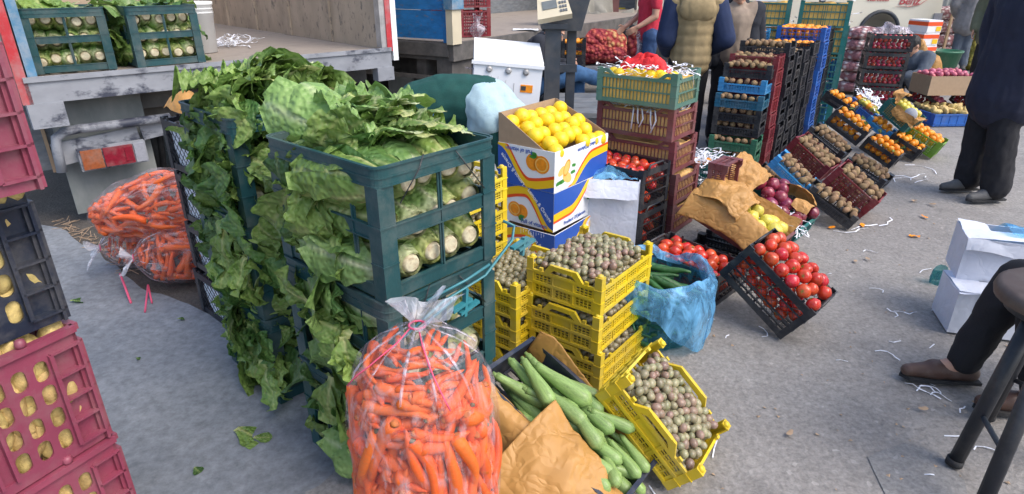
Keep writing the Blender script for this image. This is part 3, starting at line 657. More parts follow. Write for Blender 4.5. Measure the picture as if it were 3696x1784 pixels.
def bunch(seed, n, m, sp=.07):   # a tuft of crumpled leaves, hanging along +x, flattened towards +z
    ps = []
    for k in range(n):
        T = Matrix.Translation((U(-sp, sp*.3), U(-sp, sp), U(-.012, .02))) @ Matrix.Rotation(U(-1.3, 1.3), 4, 'Z') @ Matrix.Rotation(U(-.5, .35), 4, 'Y') @ Matrix.Rotation(U(-.9, .9), 4, 'X')
        ps.append(flatpart(seed*9+k, U(.13, .21), U(.06, .09), U(.2, 1.5), U(-.4, .6), 18, 14, .015, .3, T, 12))
    return leafmesh('lettuce_leaf_bunch', ps, m)
BUNCH = [bunch(i, 4, ('leaf', 'leafd', 'leafd', 'leaf', 'leafd', 'leaf')[i % 6]) for i in range(12)]
def leaf(T, label, pool=None, sc=1.0, name='lettuce_leaf'):
    return tag(link(name, RND.choice(pool or LEAVES), None, T @ Matrix.Scale(sc, 4)), label, 'leaf', label_group(label))

# crumpled sheet
def crumple(fn, nu, nv, amp, seed, fr=7):
    def g(u, v):
        p = Vector(fn(u, v)); q = p*fr+Vector((seed, seed*.7, 0))
        d = Vector((noise.noise(q), noise.noise(q+Vector((9, 0, 0))), noise.noise(q+Vector((0, 9, 0)))))
        r = .6*abs(noise.noise(q*1.3+Vector((3, 1, 2))))+.4*abs(noise.noise(q*2.9))+.2*abs(noise.noise(q*6.1))-.3
        f1 = noise.voronoi(q*.75)[0]; f2 = noise.voronoi(q*1.9+Vector((4, 2, 7)))[0]; c1 = f1[1]-f1[0]; c2 = f2[1]-f2[0]
        return p+d*amp*.55+Vector((.35*c1-.2, .3*c2-.15, .75*min(.5, c1)+.35*min(.5, c2)-.3))*amp*1.7
    return g
def thicken(mb, t=.0012):
    return mb
# ------------------------------------------------------------------ ground
def sheet(name, pts, z, m, skirt=0.0):
    mb = MB(); n = len(pts); vs = [(p[0], p[1], z) for p in pts]
    fs = [list(range(n))]
    if skirt:
        vs += [(p[0], p[1], z-skirt) for p in pts]; fs += [[i, i+n, (i+1) % n+n, (i+1) % n] for i in range(n)]
    mb.add(vs, fs); return struct(mb, name, m)
sheet('ground', [(-60, -12), (60, -12), (60, 80), (-60, 80)], -.012, 'asphalt')
def rough(pts, amp, n=9, seed=0):
    out = []
    for i, p in enumerate(pts):
        q = pts[(i+1) % len(pts)]
        for k in range(n):
            t = k/n; x = p[0]+(q[0]-p[0])*t; y = p[1]+(q[1]-p[1])*t
            d = noise.noise(Vector((x*5, y*5, seed)))*amp; out.append((x+d, y+noise.noise(Vector((x*5, y*5, seed+7)))*amp))
    return out
edge = [tuple(G(*p)[:2]) for p in ((60, 228), (100, 252), (125, 275), (150, 292), (188, 303), (212, 316), (240, 338))]
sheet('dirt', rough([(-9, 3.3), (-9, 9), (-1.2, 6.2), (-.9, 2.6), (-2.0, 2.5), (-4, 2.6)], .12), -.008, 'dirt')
slab = [(-5, -2), (-5, 4.6)]+edge+[(-.55, 2.3), (-.5, 1.75), (-.42, 1.35), (-.5, .95), (-.3, -2)]
sheet('pavement_slab', rough(slab, .03, 6, 3), .0, 'slab', .012)
sheet('concrete_patch', rough([tuple(G(*p)[:2]) for p in ((870, 455), (905, 440), (940, 452), (962, 480), (975, 530), (905, 540))], .03, 6, 5), -.008, 'patch')
sheet('concrete_patch', rough([tuple(G(*p)[:2]) for p in ((300, 492), (335, 470), (372, 470), (372, 540), (300, 540))], .05, 6, 9), .004, 'patch')

# ------------------------------------------------------------------ truck with the open back (grey sill, plywood walls)
ZD = 1.02
PL, PR = G(31.8, 78.5, ZD), G(383.9, 48.7, ZD)
dA = (PR-PL); WA = dA.length; dA.normalize(); nA = Vector((-dA.y, dA.x, 0)); Zv = Vector((0, 0, 1))
TA = Matrix.Translation((PL.x, PL.y, 0)) @ Matrix((dA, nA, Zv)).transposed().to_4x4()       # local: x along sill, y into the bed, z up
IA = TA.inverted()
def LA(u, v, off=0.0): return IA @ rx(u, v, PL+nA*off, nA)
t = thing('cargo_truck', 'cargo truck with open plywood bed, blue-stained grey sill and red corner posts', 'truck', TA)
def P(x0, x1, y0, y1, z0, z1, name, m, par=None):
    mb = MB(); mb.box(x0, x1, y0, y1, z0, z1); return part(mb, name, m, par or t)
mb = MB(); mb.box(-.05, WA+.05, -.03, .06, ZD-.15, ZD); mb.box(-.05, WA+.05, -.045, -.03, ZD-.02, ZD+.012); mb.box(-.07, .12, -.04, .05, ZD-.3, ZD-.15); mb.box(WA-.1, WA+.06, -.04, .05, ZD-.26, ZD-.15)
part(mb, 'rear_sill', 'greymetal', t)
P(0, WA, .06, 5.2, ZD-.06, ZD-.005, 'bed_floor', 'woodfloor')
for x, nm in ((-.04, 'side_wall'), (WA, 'side_wall')):
    mb = MB(); mb.box(x, x+.04, .06, 5.2, ZD-.004, ZD+1.7); 
    for k in range(1, 4): mb.box(x-.004, x+.044, .06, 5.2, ZD+.42*k, ZD+.42*k+.006)
    for k in range(1, 6): mb.box(x-.02, x, .9*k, .9*k+.05, ZD, ZD+1.7)
    part(mb, nm, 'wood', t)
P(0, WA, 5.2, 5.24, ZD-.004, ZD+1.7, 'front_wall', 'wood')
P(-.085, -.03, -.03, .05, ZD-.15, ZD+1.8, 'corner_post', 'redpaint'); P(-.02, .03, -.02, .06, ZD+.012, ZD+1.8, 'corner_post', 'bluepaint')
P(WA-.03, WA+.02, -.02, .06, ZD+.012, ZD+1.8, 'corner_post', 'steel'); P(WA+.02, WA+.07, -.03, .05, ZD-.02, ZD+1.8, 'corner_post', 'redpaint'); P(WA+.07, WA+.12, -.035, .04, ZD-.1, ZD+1.8, 'corner_post', 'white')
mb = MB(); mb.box(-.16, -.1, -.06, .02, ZD+.05, ZD+.45); mb.box(-.2, -.12, -.08, -.06, ZD-.05, ZD+.3); mb.tube([(-.14, -.1, ZD-.1), (-.14, -.1, ZD+.2)], .02); part(mb, 'gate_hinge', 'steel', t)
P(-.17, -.115, -.095, -.081, ZD+.1, ZD+.22, 'latch', 'bluepaint')
# chassis below the bed
mb = MB(); mb.box(.05, WA-.05, .25, .4, ZD-.3, ZD-.07); mb.box(.5, .62, .4, 5, ZD-.36, ZD-.1); mb.box(WA-.62, WA-.5, .4, 5, ZD-.36, ZD-.1)
for k in range(4): mb.box(.05, WA-.05, 1+k, 1.1+k, ZD-.2, ZD-.062)
mb.box(.62, WA-.62, .5, .54, ZD-.55, ZD-.3)
part(mb, 'chassis', 'chassis', t)
fl = [LA(u, v, .22) for u, v in ((44, 100), (57, 216), (150, 196), (150, 140))]
x0, x1 = fl[0].x, LA(155, 160, .22).x
mb = MB(); mb.box(x0, x1, .215, .23, .06, ZD-.16); mb.box(x0, x1, .205, .215, ZD-.2, ZD-.16)
part(mb, 'mudflap', 'flap', t)
x2 = LA(30, 150, .3).x
mb = MB(); mb.box(x2-.5, x0-.01, .3, .32, .38, ZD-.16); part(mb, 'side_skirt', 'greywood', t); P(x0-.06, x0-.04, .285, .3, .36, ZD-.17, 'marking_strip', 'card')
q = [LA(*p, .06) for p in ((62, 172), (57, 150), (56, 138), (64, 132), (78, 129), (120, 124), (170, 117))]
mb = MB(); mb.tube([(a.x, .06, a.z) for a in q], .03, 10); part(mb, 'bumper_bar', 'greymetal', t)
a, b = LA(78, 145, .1), LA(138, 131, .1); mb = MB(); mb.bar((a.x, .11, a.z-.03), (b.x, .11, b.z-.03), .02, .13); mb.bar((a.x-.14, .118, a.z-.05), (a.x+.05, .118, a.z-.03), .02, .15); mb.bar((b.x+.02, .12, b.z-.01), (b.x+.2, .12, b.z+.01), .03, .12); part(mb, 'light_bracket', 'greymetal', t)
c = LA(114, 155.5, .05); e1 = LA(80, 160.5, .05); e2 = LA(147, 150, .05); ang = math.atan2(e2.z-e1.z, e2.x-e1.x); wl = (e2-e1).length
TL = Matrix.Translation((c.x, .06, c.z)) @ Matrix.Rotation(-ang, 4, 'Y'); h = .075
lm = MB(); lm.box(-wl/2, wl/2, -.02, .03, -h, h); lo = part(lm, 'tail_light', 'beige', t, TL); lo.data.materials[0] = M['greymetal']
for f0, f1, m in ((.03, .33, 'amber'), (.35, .79, 'redlens'), (.81, .97, 'clearlens')):
    mb = MB(); mb.box(-wl/2+wl*f0, -wl/2+wl*f1, -.032, -.019, -h*.86, h*.86); part(mb, 'lens', m, lo)
mb = MB(); mb.box(-wl/2+wl*.66, -wl/2+wl*.77, -.037, -.031, -h*.6, h*.66); part(mb, 'reflector', 'redlens', lo)
def wheel(par, T, r=.48, w=.26):
    mb = MB(); pr = [(r*.55, -w/2), (r*.9, -w/2), (r*.98, -w*.42)]
    for k in range(5): z = -w*.4+w*.8*k/4; pr += [(r, z-.02), (r, z+.02), (r*.965, z+.022), (r*.965, z+.03)] if k < 4 else [(r, z-.02), (r, z+.02)]
    pr += [(r*.98, w*.42), (r*.9, w/2), (r*.55, w/2)]
    mb.lathe(pr, 36, closed=False); wo = part(mb, 'wheel', 'rubber', par, T)
    mb = MB(); mb.lathe([(.02, -w*.3), (r*.3, -w*.3), (r*.35, -w*.2), (r*.56, -w*.35), (r*.56, w*.35), (r*.3, w*.3), (.02, w*.3)], 24); part(mb, 'rim', 'chassis', wo)
RXA = Matrix.Rotation(pi/2, 4, 'Y')
for x in (.35, .66, WA-.66, WA-.35): wheel(t, Matrix.Translation((x, 1.1, .47)) @ RXA)

# bucket and string on the truck bed
def onA(u, v, z=ZD): return G(u, v, z)
p = G(203, 52, ZD)
mb = MB(); mb.lathe([(.115, .0), (.13, .36), (.137, .362), (.137, .385), (.13, .387), (.124, .385), (.112, .01)], 24)
for z in (.3, .33): mb.lathe([(.128, z), (.134, z+.004), (.128, z+.008)], 24, closed=False)
bk = link('plastic_bucket', None, None, Matrix.Translation((p.x, p.y, ZD))); tag(bk, 'tall white plastic bucket behind the crates on the truck bed', 'bucket')
part(mb, 'body', 'white', bk); mb = MB(); mb.tube([(.13*cos(a), .13*sin(a), .34-.12*sin(a*1.0)) for a in [pi*k/12 for k in range(13)]], .004, 5); part(mb, 'handle', 'steel', bk)
def shreds(T, n, ext, lab, cat='paper strips', name='paper_shreds', L=(.05, .14), w=.0045, m='paper', drape=False, kind='stuff'):
    mb = MB()
    for k in range(n):
        x, y = U(-1, 1)*ext[0], U(-1, 1)*ext[1]; z = U(0, 1)**1.5*ext[2]; a = U(0, 6.28); l = U(*L); pts = []
        c = Vector((x, y, z))
        for i in range(7):
            pts.append(c.copy()); a += U(-.9, .9); c += Vector((cos(a), sin(a), U(-.6, .6) if c.z > .004 else U(0, .5)))*l/6
            c.z = max(.002, c.z)
        for i in range(6):
            d = pts[i+1]-pts[i]
            if d.length > 1e-4: mb.bar(pts[i], pts[i+1], w, .0012, (U(-.4, .4), U(-.4, .4), 1))
    o = link(name, mb.mesh(name, m), None, T if isinstance(T, Matrix) else Matrix.Translation(T)); return tag(o, lab, cat, None, kind)
p = G(222, 46, ZD); shreds((p.x, p.y, ZD+.001), 60, (.2, .12, .07), 'tangle of blue-white plastic strips lying on the truck bed', 'strips', L=(.12, .3), w=.008)

# lettuce crates on the truck bed, butts towards the camera
def lettuce_fill(T, dims, lab, n_x=3, n_z=3, face='f', leafsides='n', nleaf=14, pale=False):
    L, W, H = dims
    nrow = 3
    for k in range(nrow):
        for j in range(5):
            y = -W/2+.05+(W-.1)*(j+.3*(k % 2))/4.3; z = .075+k*(H-.13)/2.2+U(-.012, .012)
            if face == 'f': Tl = T @ Matrix.Translation((L/2-.035+U(-.03, .012), y, z)) @ Matrix.Rotation(pi+U(-.16, .16), 4, 'Z') @ Matrix.Rotation(U(-.12, .12), 4, 'Y')
            head(Tl, lab, pale=RND.random() < .45)
bt = []
for (u0, v0, u1, v1, lab) in ((36, 75.5, 117.3, 69.5, 'lettuce crate at the left end of the truck bed, butts outward'), (139, 68.5, 205.5, 62.5, 'lettuce crate on the truck bed beside the white bucket')):
    a, b = G(u0, v0, ZD), G(u1, v1, ZD); w = (b-a).length; d = (b-a).normalized(); c = (a+b)/2; H = .39; L = .52
    yw = math.degrees(math.atan2(d.y, d.x))-90      # +x faces the camera, y along the sill
    T = TM(c.x, c.y, ZD+.004, yw) @ Matrix.Translation((-L/2, 0, 0))
    crate('lettuce', 'dkgreen', (L, w, H), T, lab)
    lettuce_fill(T, (L, w, H), 'white-butted lettuce head in the '+lab.split(',')[0].replace('lettuce ', ''), nleaf=0)
    for k in range(22):
        Tl = T @ Matrix.Translation((U(-L/2, L/2-.1), U(-w/2, w/2), H-.03+U(0, .05))) @ Matrix.Rotation(U(0, 6.28), 4, 'Z') @ Matrix.Rotation(U(-.5, .5), 4, 'Y')
        leaf(Tl, 'lettuce leaf on the '+lab.split(',')[0].replace('lettuce ', ''))
    for k in range(14):
        Tl = T @ Matrix.Translation((U(-L/2+.1, L/2-.08), (1 if k % 3 else -1)*w/2, U(.05, H-.08))) @ Matrix.Rotation((pi/2 if k % 3 else -pi/2)+U(-.7, .7), 4, 'Z') @ Matrix.Rotation(U(.2, .9), 4, 'Y')
        leaf(Tl, 'lettuce leaf at the side of the '+lab.split(',')[0].replace('lettuce ', ''), None, .7)

# ------------------------------------------------------------------ second truck: blue plank side, open bed with crates
C0 = G(451.7, 41.7, 1.0); f1 = Vector((-.86, .51, 0)); f2 = Vector((.51, .86, 0))
TB = Matrix.Translation((C0.x, C0.y, 0)) @ Matrix((f2, f1, Zv)).transposed().to_4x4()    # local x = away along the open side, y = across, z up
t = thing('flatbed_truck', 'older truck with blue plank tailboard and open wooden bed behind the lettuce', 'truck', TB)
mb = MB()
for k in range(4): mb.box(-.05, -.01, .06, 2.25, 1.02+k*.27, 1.02+k*.27+.262)
part(mb, 'tailboard', 'bluewood', t)
mb = MB()
for y in (.0, 1.1, 2.25): mb.box(-.06, .0, y-.0, y+.055, .99, 2.2)
part(mb, 'board_brace', 'bluewood', t)
mb = MB(); mb.box(-.09, .06, -.08, -.005, .98, 2.3); mb.box(-.1, .07, -.09, -.08, 1.3, 1.5); part(mb, 'corner_post', 'beige', t)
mb = MB(); mb.box(-.11, .08, -.1, .0, 1.3, 1.48); part(mb, 'post_hinge', 'bluepaint', t)
P(0, 7, .0, 2.3, .93, .995, 'bed_floor', 'woodfloor'); 
mb = MB(); mb.box(-.06, 7, -.06, -.0, .82, .99); mb.box(-.07, -.01, -.0, 2.3, .86, .985); part(mb, 'bed_edge', 'chassis', t)
mb = MB()
for k in range(5): mb.box(0, 7, 2.3, 2.34, 1.0+k*.25, 1.0+k*.25+.242)
part(mb, 'far_side_board', 'greywood', t)
mb = MB(); mb.box(7, 7.05, 0, 2.34, 1.0, 2.3); part(mb, 'front_board', 'greywood', t)
mb = MB()
for y0, y1 in ((.1, .95), (1.05, 1.8)):
    mb.box(-.04, .0, y0, y1, .62, .66); mb.box(-.04, .0, y0, y1, .82, .86)
    for y in (y0, y1-.06): mb.box(-.045, .3, y, y+.06, .66, .82)
mb.box(-.04, .3, -.02, .1, .6, .86); mb.box(.02, 6.5, .35, .47, .55, .93); mb.box(.02, 6.5, 1.75, 1.87, .55, .93); mb.box(.25, .3, .1, 2.0, .3, .93)
part(mb, 'underframe', 'chassis', t)
mb = MB(); mb.box(.1, .14, .62, .95, .2, .62); part(mb, 'mudflap', 'flap', t)
for y in (1.2, 1.5): wheel(t, Matrix.Translation((.6, y, .5)) @ Matrix.Rotation(-pi/2, 4, 'X'), .5, .27)
wheel(t, Matrix.Translation((3.2, .25, .5)) @ Matrix.Rotation(-pi/2, 4, 'X'), .5, .27)
# crates and bag on its bed
yB = math.degrees(math.atan2(f2.y, f2.x))
base = Vector((-.46, 7.05, 1.0))
for i in range(2):
    for k in range(3):
        T = TM(*(base+f2*.0+Vector((.86, -.51, 0))*(-.36*(1-i))+Vector((0, 0, .29*k))), yB-90+ 60)
        lb = ['left', 'right'][i]
        crate('tallgrid', 'red', (.36, .3, .285), T, 'red lattice crate on the blue truck bed, %s of the %s column' % (('bottom', 'middle', 'top')[k], ('hinge-side', 'inner')[i]), 'red crates on the truck bed')
        fill(T, (.36, .3, .285), 'plum', .026, 'small dark red fruit in the red crates on the truck bed', .235, 4, 'nf' if k < 2 else 'n', cap=26 if i else 12)
p = G(473, 37, 1.0)
mb = MB(); mb.grid(crumple(lambda u, v: (cos(u*2*pi)*.085*(.35+.65*sin(pi*min(1, v*1.15+.1))), sin(u*2*pi)*.07*(.35+.65*sin(pi*min(1, v*1.15+.1))), v*.2), 16, 8, .03, 3), 16, 8)
for s in (-1, 1): mb.tube([(s*.03, 0, .17), (s*.05, 0, .24), (s*.015, 0, .22)], .009, 5)
solo(mb, 'carrier_bag', 'bagfilm', 'crumpled white carrier bag on the truck bed by the red crates', 'plastic bag', (p.x+.05, p.y+.02, 1.0))
for k in range(3):
    T = TM(.62, 8.75, 1.0+.17*k, 35); crate('kiwi', 'blue', (.42, .3, .165), T, 'sky blue fruit crate behind the scale head, %s of three' % ('bottom', 'middle', 'top')[k], 'blue crates on the truck bed')
    fill(T, (.42, .3, .165), 'orange', .033, 'orange fruit in the blue crates on the truck bed', .12, 1, 'n', cap=14)
p = G(526, 30, 1.0); mb = MB(); mb.grid(crumple(lambda u, v: (u*.3-.15, v*.2-.1, .015), 10, 8, .02, 5), 10, 8); solo(mb, 'paper_sheet', 'white', 'crumpled white paper left on the truck bed edge', 'paper', (p.x, p.y, 1.0))

# ------------------------------------------------------------------ back of the yard
def wallpanel(x0, x1, y, z1, name, lab):
    mb = MB(); n = int((x1-x0)/.09)
    mb.grid(lambda u, v: (x0+(x1-x0)*u, y+.02*sin(u*n*pi), v*z1), n*2, 1, sm=False)
    mb.box(x0, x1, y+.05, y+.12, z1-.1, z1); mb.box(x0, x1, y+.05, y+.12, 1.2, 1.3)
    o = solo(mb, name, 'corr', lab, 'wall'); return o
wallpanel(-3, 16, 21, 4.2, 'corrugated_wall', 'grey corrugated sheet wall along the back of the market yard')
mb = MB(); mb.box(-3, 9.0, 11.8, 15.1, 3.6, 3.66)
for x in (-3, 1.4, 5.6, 8.9): mb.box(x, x+.12, 11.8, 15.0, 3.45, 3.6)
solo(mb, 'shed_roof', 'corr', 'low corrugated roof over the market stalls at the back', 'roof')
def post(u, Y, lab, w=.12, h=3.45, m='brownpost'):
    p = D(u, 40, Y); mb = MB(); mb.box(-w/2, w/2, -w/2, w/2, 0, h); mb.box(-w, w, -w, w, 0, .02); mb.box(-w*.8, w*.8, -w*.8, w*.8, h-.03, h)
    solo(mb, 'steel_post', m, lab, 'post', (p.x, p.y, 0))
post(613, 11.9, 'red-brown steel post behind the red onion bags')
post(759, 11.9, 'red-brown steel post behind the white board')
post(592, 12.4, 'slim grey post behind the canvas heap', .08, 3.45, 'dkmetal')
post(815, 11.7, 'slim dark post behind the stacked teal crates', .08, 3.45, 'dkmetal')
mb = MB(); mb.box(0, 1.6, 0, .08, .0, .1); mb.box(0, 1.6, .02, .06, 1.35, 1.43)
for k in range(9): mb.box(.2*k, .2*k+.02, .03, .05, .1, 1.35)
p = D(600, 30, 12.9); o = solo(mb, 'metal_railing', 'dkmetal', 'dark metal railing with a yellow rail behind the canvas heap', 'railing', (p.x, p.y, 0))
mb = MB(); mb.box(0, 1.6, -.03, .015, .95, 1.02); part(mb, 'yellow_rail', 'yellow', o)
def heap(T, sx, sy, sz, m, name, lab, cat, seed=0, amp=.3, kind=None, grp=None):
    mb = MB()
    def g(u, v):
        a = u*2*pi; r = v; x, y = cos(a)*r, sin(a)*r; z = (1-r*r)**.6 if r < 1 else 0
        k = 1+amp*noise.noise(Vector((x*2.3+seed, y*2.3, z*2)))*1.6
        return (x*sx*k, y*sy*k, max(0, z*sz*k))
    mb.grid(g, 28, 10); o = solo(mb, name, m, lab, cat, T, grp)
    if kind: o['kind'] = kind
    return o
p = D(592, 45, 11.6); heap((p.x, p.y, 0), .75, .5, 1.2, 'tarp', 'canvas_heap', 'heap of folded grey canvas beside the red-brown post', 'canvas', 4, .5)
p = D(566, 50, 12.6); heap((p.x, p.y, 0), .6, .5, .9, 'tarp', 'canvas_heap', 'low grey canvas heap under the scale bracket', 'canvas', 9, .5)
def sack(T, sx, sy, sz, m, lab, seed, name='net_sack', grp=None, cat='sack'):
    mb = MB()
    def g(u, v):
        a = u*2*pi; b = (v-.5)*pi
        ex = .6; cx = math.copysign(abs(cos(b))**ex, cos(b))
        p = Vector((sin(b)*sx, cx*cos(a)*sy, cx*math.copysign(abs(sin(a))**.8, sin(a))*sz))
        k = 1+.12*noise.noise(Vector((p.x*6+seed, p.y*6, p.z*6)))
        return p*k
    mb.grid(g, 20, 14); mb.tube([(sx*.96, 0, 0), (sx*1.08, 0, .01), (sx*1.18, 0, .04)], [.03, .02, .045], 7)
    return solo(mb, name, m, lab, cat, T, grp)
# bench with white shreds, red onion bags on it
p = D(600, 64, 8.9)
t = thing('plank_bench', 'long grey plank bench carrying the red onion bags', 'bench', (p.x+.35, p.y, 0))
mb = MB(); 
for k in range(4): mb.box(-1.1, 1.3, -.45+k*.26, -.45+k*.26+.245, .4, .44)
part(mb, 'top', 'greywood', t)
for x in (-1.0, 1.15):
    for y in (-.4, .5): mb = MB(); mb.box(x, x+.07, y, y+.07, 0, .4); part(mb, 'leg', 'greywood', t)
for (u, v, Y, sx, sz, m, lab, sd) in ((590, 55, 9.15, .36, .17, 'rednet', 'lower red net sack of onions on the bench', 1), (590, 42, 9.2, .36, .19, 'rednet', 'upper red net sack of onions on the bench by the mandarin crates', 2), (609, 44, 9.25, .24, .2, 'rednet2', 'net sack showing yellow onions beside the red sacks', 3), (612, 57, 9.2, .3, .14, 'rednet', 'flat dark red net sack beneath the yellow onion sack', 5)):
    q = D(u, v, Y); sack(TM(q.x, q.y, max(.44+sz, q.z), 5+sd*4), sx, .25, sz, m, lab, sd, 'onion_sack', 'red net sacks on the bench')
q = D(640, 60, 9.4); heap((q.x, q.y, .44), .35, .25, .5, 'blackcloth', 'dark_sack', 'dark sack slumped behind the boy in red', 'sack', 8, .3)
q = G(588, 61, .445); shreds((q.x, q.y, .445), 60, (.3, .1, .06), 'white paper shreds scattered on the plank bench', L=(.06, .16), w=.012)
for k in range(3):
    q = D(568, 56, 8.6); T = TM(q.x+.05, q.y-.25, .44+.14*k, -8); crate('kiwi', 'black', (.3, .25, .14), T, 'small black mandarin crate beside the scale post, %s of its stack' % ('bottom', 'middle', 'top')[k], 'mandarin crates by the scale')
    fill(T, (.3, .25, .14), 'orange', .03, 'mandarin in the small black crates by the scale', .1, 1, 'n', cap=18)
# platform scale
p = D(553, 60, 5.05)
t = thing('platform_scale', 'platform scale with dark post and beige sloping display head', 'scale', (p.x, 5.05, 0))
mb = MB(); mb.box(-.055, .055, -.045, .045, .1, 1.24); mb.box(-.065, -.055, -.05, .05, .1, 1.24); part(mb, 'post', 'dkmetal', t)
mb = MB(); mb.box(-.15, .15, -.12, .35, .0, .1); part(mb, 'base', 'dkmetal', t)
mb = MB(); mb.box(-.06, .2, .1, .14, .88, .94); mb.box(.12, .19, .12, .2, .1, 1.5); mb.poly([(-.09, 1.2), (.22, 1.2), (.32, 1.6), (.12, 1.6)], .06, Matrix.Translation((0, .06, 0))); mb.box(-.1, .1, -.08, .06, 1.225, 1.26); part(mb, 'bracket', 'dkmetal', t)
Th = Matrix.Translation((-.01, -.06, 1.36)) @ Matrix.Rotation(radians(-10), 4, 'Y') @ Matrix.Rotation(radians(-38), 4, 'X')
mb = MB(); mb.poly([(-.13, -.08), (.13, -.08), (.11, .09), (-.11, .09)], .06, Th @ Matrix.Translation((0, -.03, 0))); ho = part(mb, 'display_head', 'beige', t)
mb = MB(); mb.box(-.08, .03, -.036, -.029, -.01, .06, Th); part(mb, 'screen', 'screen', ho); mb = MB()
for i in range(3):
    for j in range(3): mb.box(.045+i*.02, .06+i*.02, -.036, -.029, -.05+j*.035, -.03+j*.035, Th)
part(mb, 'keypad', 'greywood', ho)
a = G(575, 103, .5)
t = thing('low_platform', 'low grey wooden platform between the citrus box and the green crate', 'platform', (.62, 5.75, 0))
mb = MB(); 
for k in range(4): mb.box(-.3, .35, -.55+k*.25, -.55+k*.25+.24, .5, .54)
part(mb, 'top', 'greywood', t); mb = MB(); mb.box(-.28, .33, -.52, -.48, .1, .5); mb.box(-.28, .33, .36, .4, .1, .5); part(mb, 'frame', 'greywood', t)
# white cabinet
t = thing('white_cabinet', 'white metal cabinet with three round dark knobs and a small sticker', 'cabinet', TM(-.13, 4.85, .03, 4, 5.5))
mb = MB(); mb.box(-.25, .25, -.2, .2, 0.02, .97); part(mb, 'body', 'pwhite', t)
mb = MB(); mb.poly([(-.2, .97), (.2, .97), (.2, 1.11), (-.2, 1.005)], .51, Matrix.Translation((.255, 0, 0)) @ Matrix.Rotation(pi/2, 4, 'Z')); part(mb, 'lid', 'white', t)
mb = MB(); mb.box(-.27, .26, -.215, -.2, .965, .99); part(mb, 'trim', 'pwhite', t)
for x in (-.14, .0, .13):
    mb = MB(); mb.lathe([(.024, 0), (.022, .014), (.012, .016), (.012, .02)], 14, Matrix.Translation((x, -.2, .935)) @ Matrix.Rotation(pi/2, 4, 'X')); part(mb, 'knob', 'steel', t)
mb = MB(); mb.box(.1, .19, -.204, -.2, .79, .845); st = part(mb, 'sticker', 'porange', t); mb = MB(); mb.box(.105, .14, -.2065, -.204, .805, .835); part(mb, 'sticker_figure', 'dkmetal', st)
mb = MB()
for x, z, dx in ((-.12, .8, .0), (-.08, .8, .01), (-.03, .78, .02), (.05, .76, .0)): mb.bar((x, -.2015, z), (x+dx, -.2015, z+.09), .004, .002)
part(mb, 'scratch', 'steel', t)
mb = MB(); mb.grid(crumple(lambda u, v: (u*.1, v*.08, .01), 8, 8, .03, 2), 8, 8); solo(mb, 'crumpled_wrapper', 'bagfilm', 'crumpled white wrapper on the corner of the white cabinet', 'wrapper', (-.33, 4.68, .97))
# bus with lettering
p = D(860, 20, 12.4); q = D(936, 20, 12.4); 
bx = p.x; t = thing('minibus', 'cream minibus with red side lettering parked at the back', 'bus', TM(bx-1.2, 12.4, 0, -2))
mb = MB(); W = q.x-p.x+1.2
mb.poly([(-3, .42), (1.16, .42), (1.22, .78), (1.4, .97), (1.72, .97), (1.9, .78), (1.96, .42), (W-.1, .42), (W+.02, .7), (W-.03, 1.3), (W-.5, 2.3), (-3, 2.4)], 1.9); part(mb, 'body', 'beigepaint', t)
for x0 in (-2.6, -1.2, .2):
    mb = MB(); mb.box(x0, x0+1.2, -.01, .0, 1.5, 2.1); part(mb, 'window', 'glass', t)
for x in (1.56,):
    mb = MB(); mb.lathe([(.02, -.12), (.2, -.13), (.22, -.1), (.33, -.1), (.35, -.05), (.35, .1)], 28, Matrix.Translation((x, .16, .35)) @ Matrix.Rotation(-pi/2, 4, 'X')); wo = part(mb, 'wheel', 'rubber', t)
    mb = MB(); mb.tube([(x+.36*cos(a), -.01, .6+.38*sin(a)) for a in [pi*k/14 for k in range(15)]], .035, 6); part(mb, 'wheel_arch', 'dkmetal', t)
mb = MB(); mb.box(W-.12, W+.03, -.02, .3, .8, .95); part(mb, 'headlight', 'clearlens', t)
mb = MB(); mb.box(-3, 1.14, -.015, -.002, .5, .54); part(mb, 'stripe', 'redpaint', t)
def text(s, par, T, size, m, name='lettering', ext=.001, bold=0.0, align='CENTER', shear=0):
    cu = bpy.data.curves.new(name, 'FONT'); cu.body = s; cu.size = size; cu.extrude = ext; cu.align_x = align; cu.align_y = 'CENTER'; cu.offset = bold; cu.shear = shear; cu.resolution_u = 3
    tmp = bpy.data.objects.new('tmp', cu); COL.objects.link(tmp); bpy.context.view_layer.update()
    me = bpy.data.meshes.new_from_object(tmp.evaluated_get(bpy.context.evaluated_depsgraph_get())); bpy.data.objects.remove(tmp); bpy.data.curves.remove(cu)
    me.materials.clear(); me.materials.append(M[m]); return link(name, me, par, T)
RX = Matrix.Rotation(pi/2, 4, 'X')
text('Mercedes', t, Matrix.Translation((1.43, -.012, 1.19)) @ RX, .1, 'redpaint', bold=.002)
text('Benz', t, Matrix.Translation((2.0, -.012, 1.16)) @ RX, .19, 'redpaint', bold=.004, shear=.2)
mb = MB(); mb.tube([(1.75, -.012, 1.07), (2.0, -.012, 1.06), (2.2, -.012, 1.1), (2.36, -.012, 1.22)], [.003, .014, .013, .003], 4, flat=.3); part(mb, 'swoosh', 'redpaint', t)
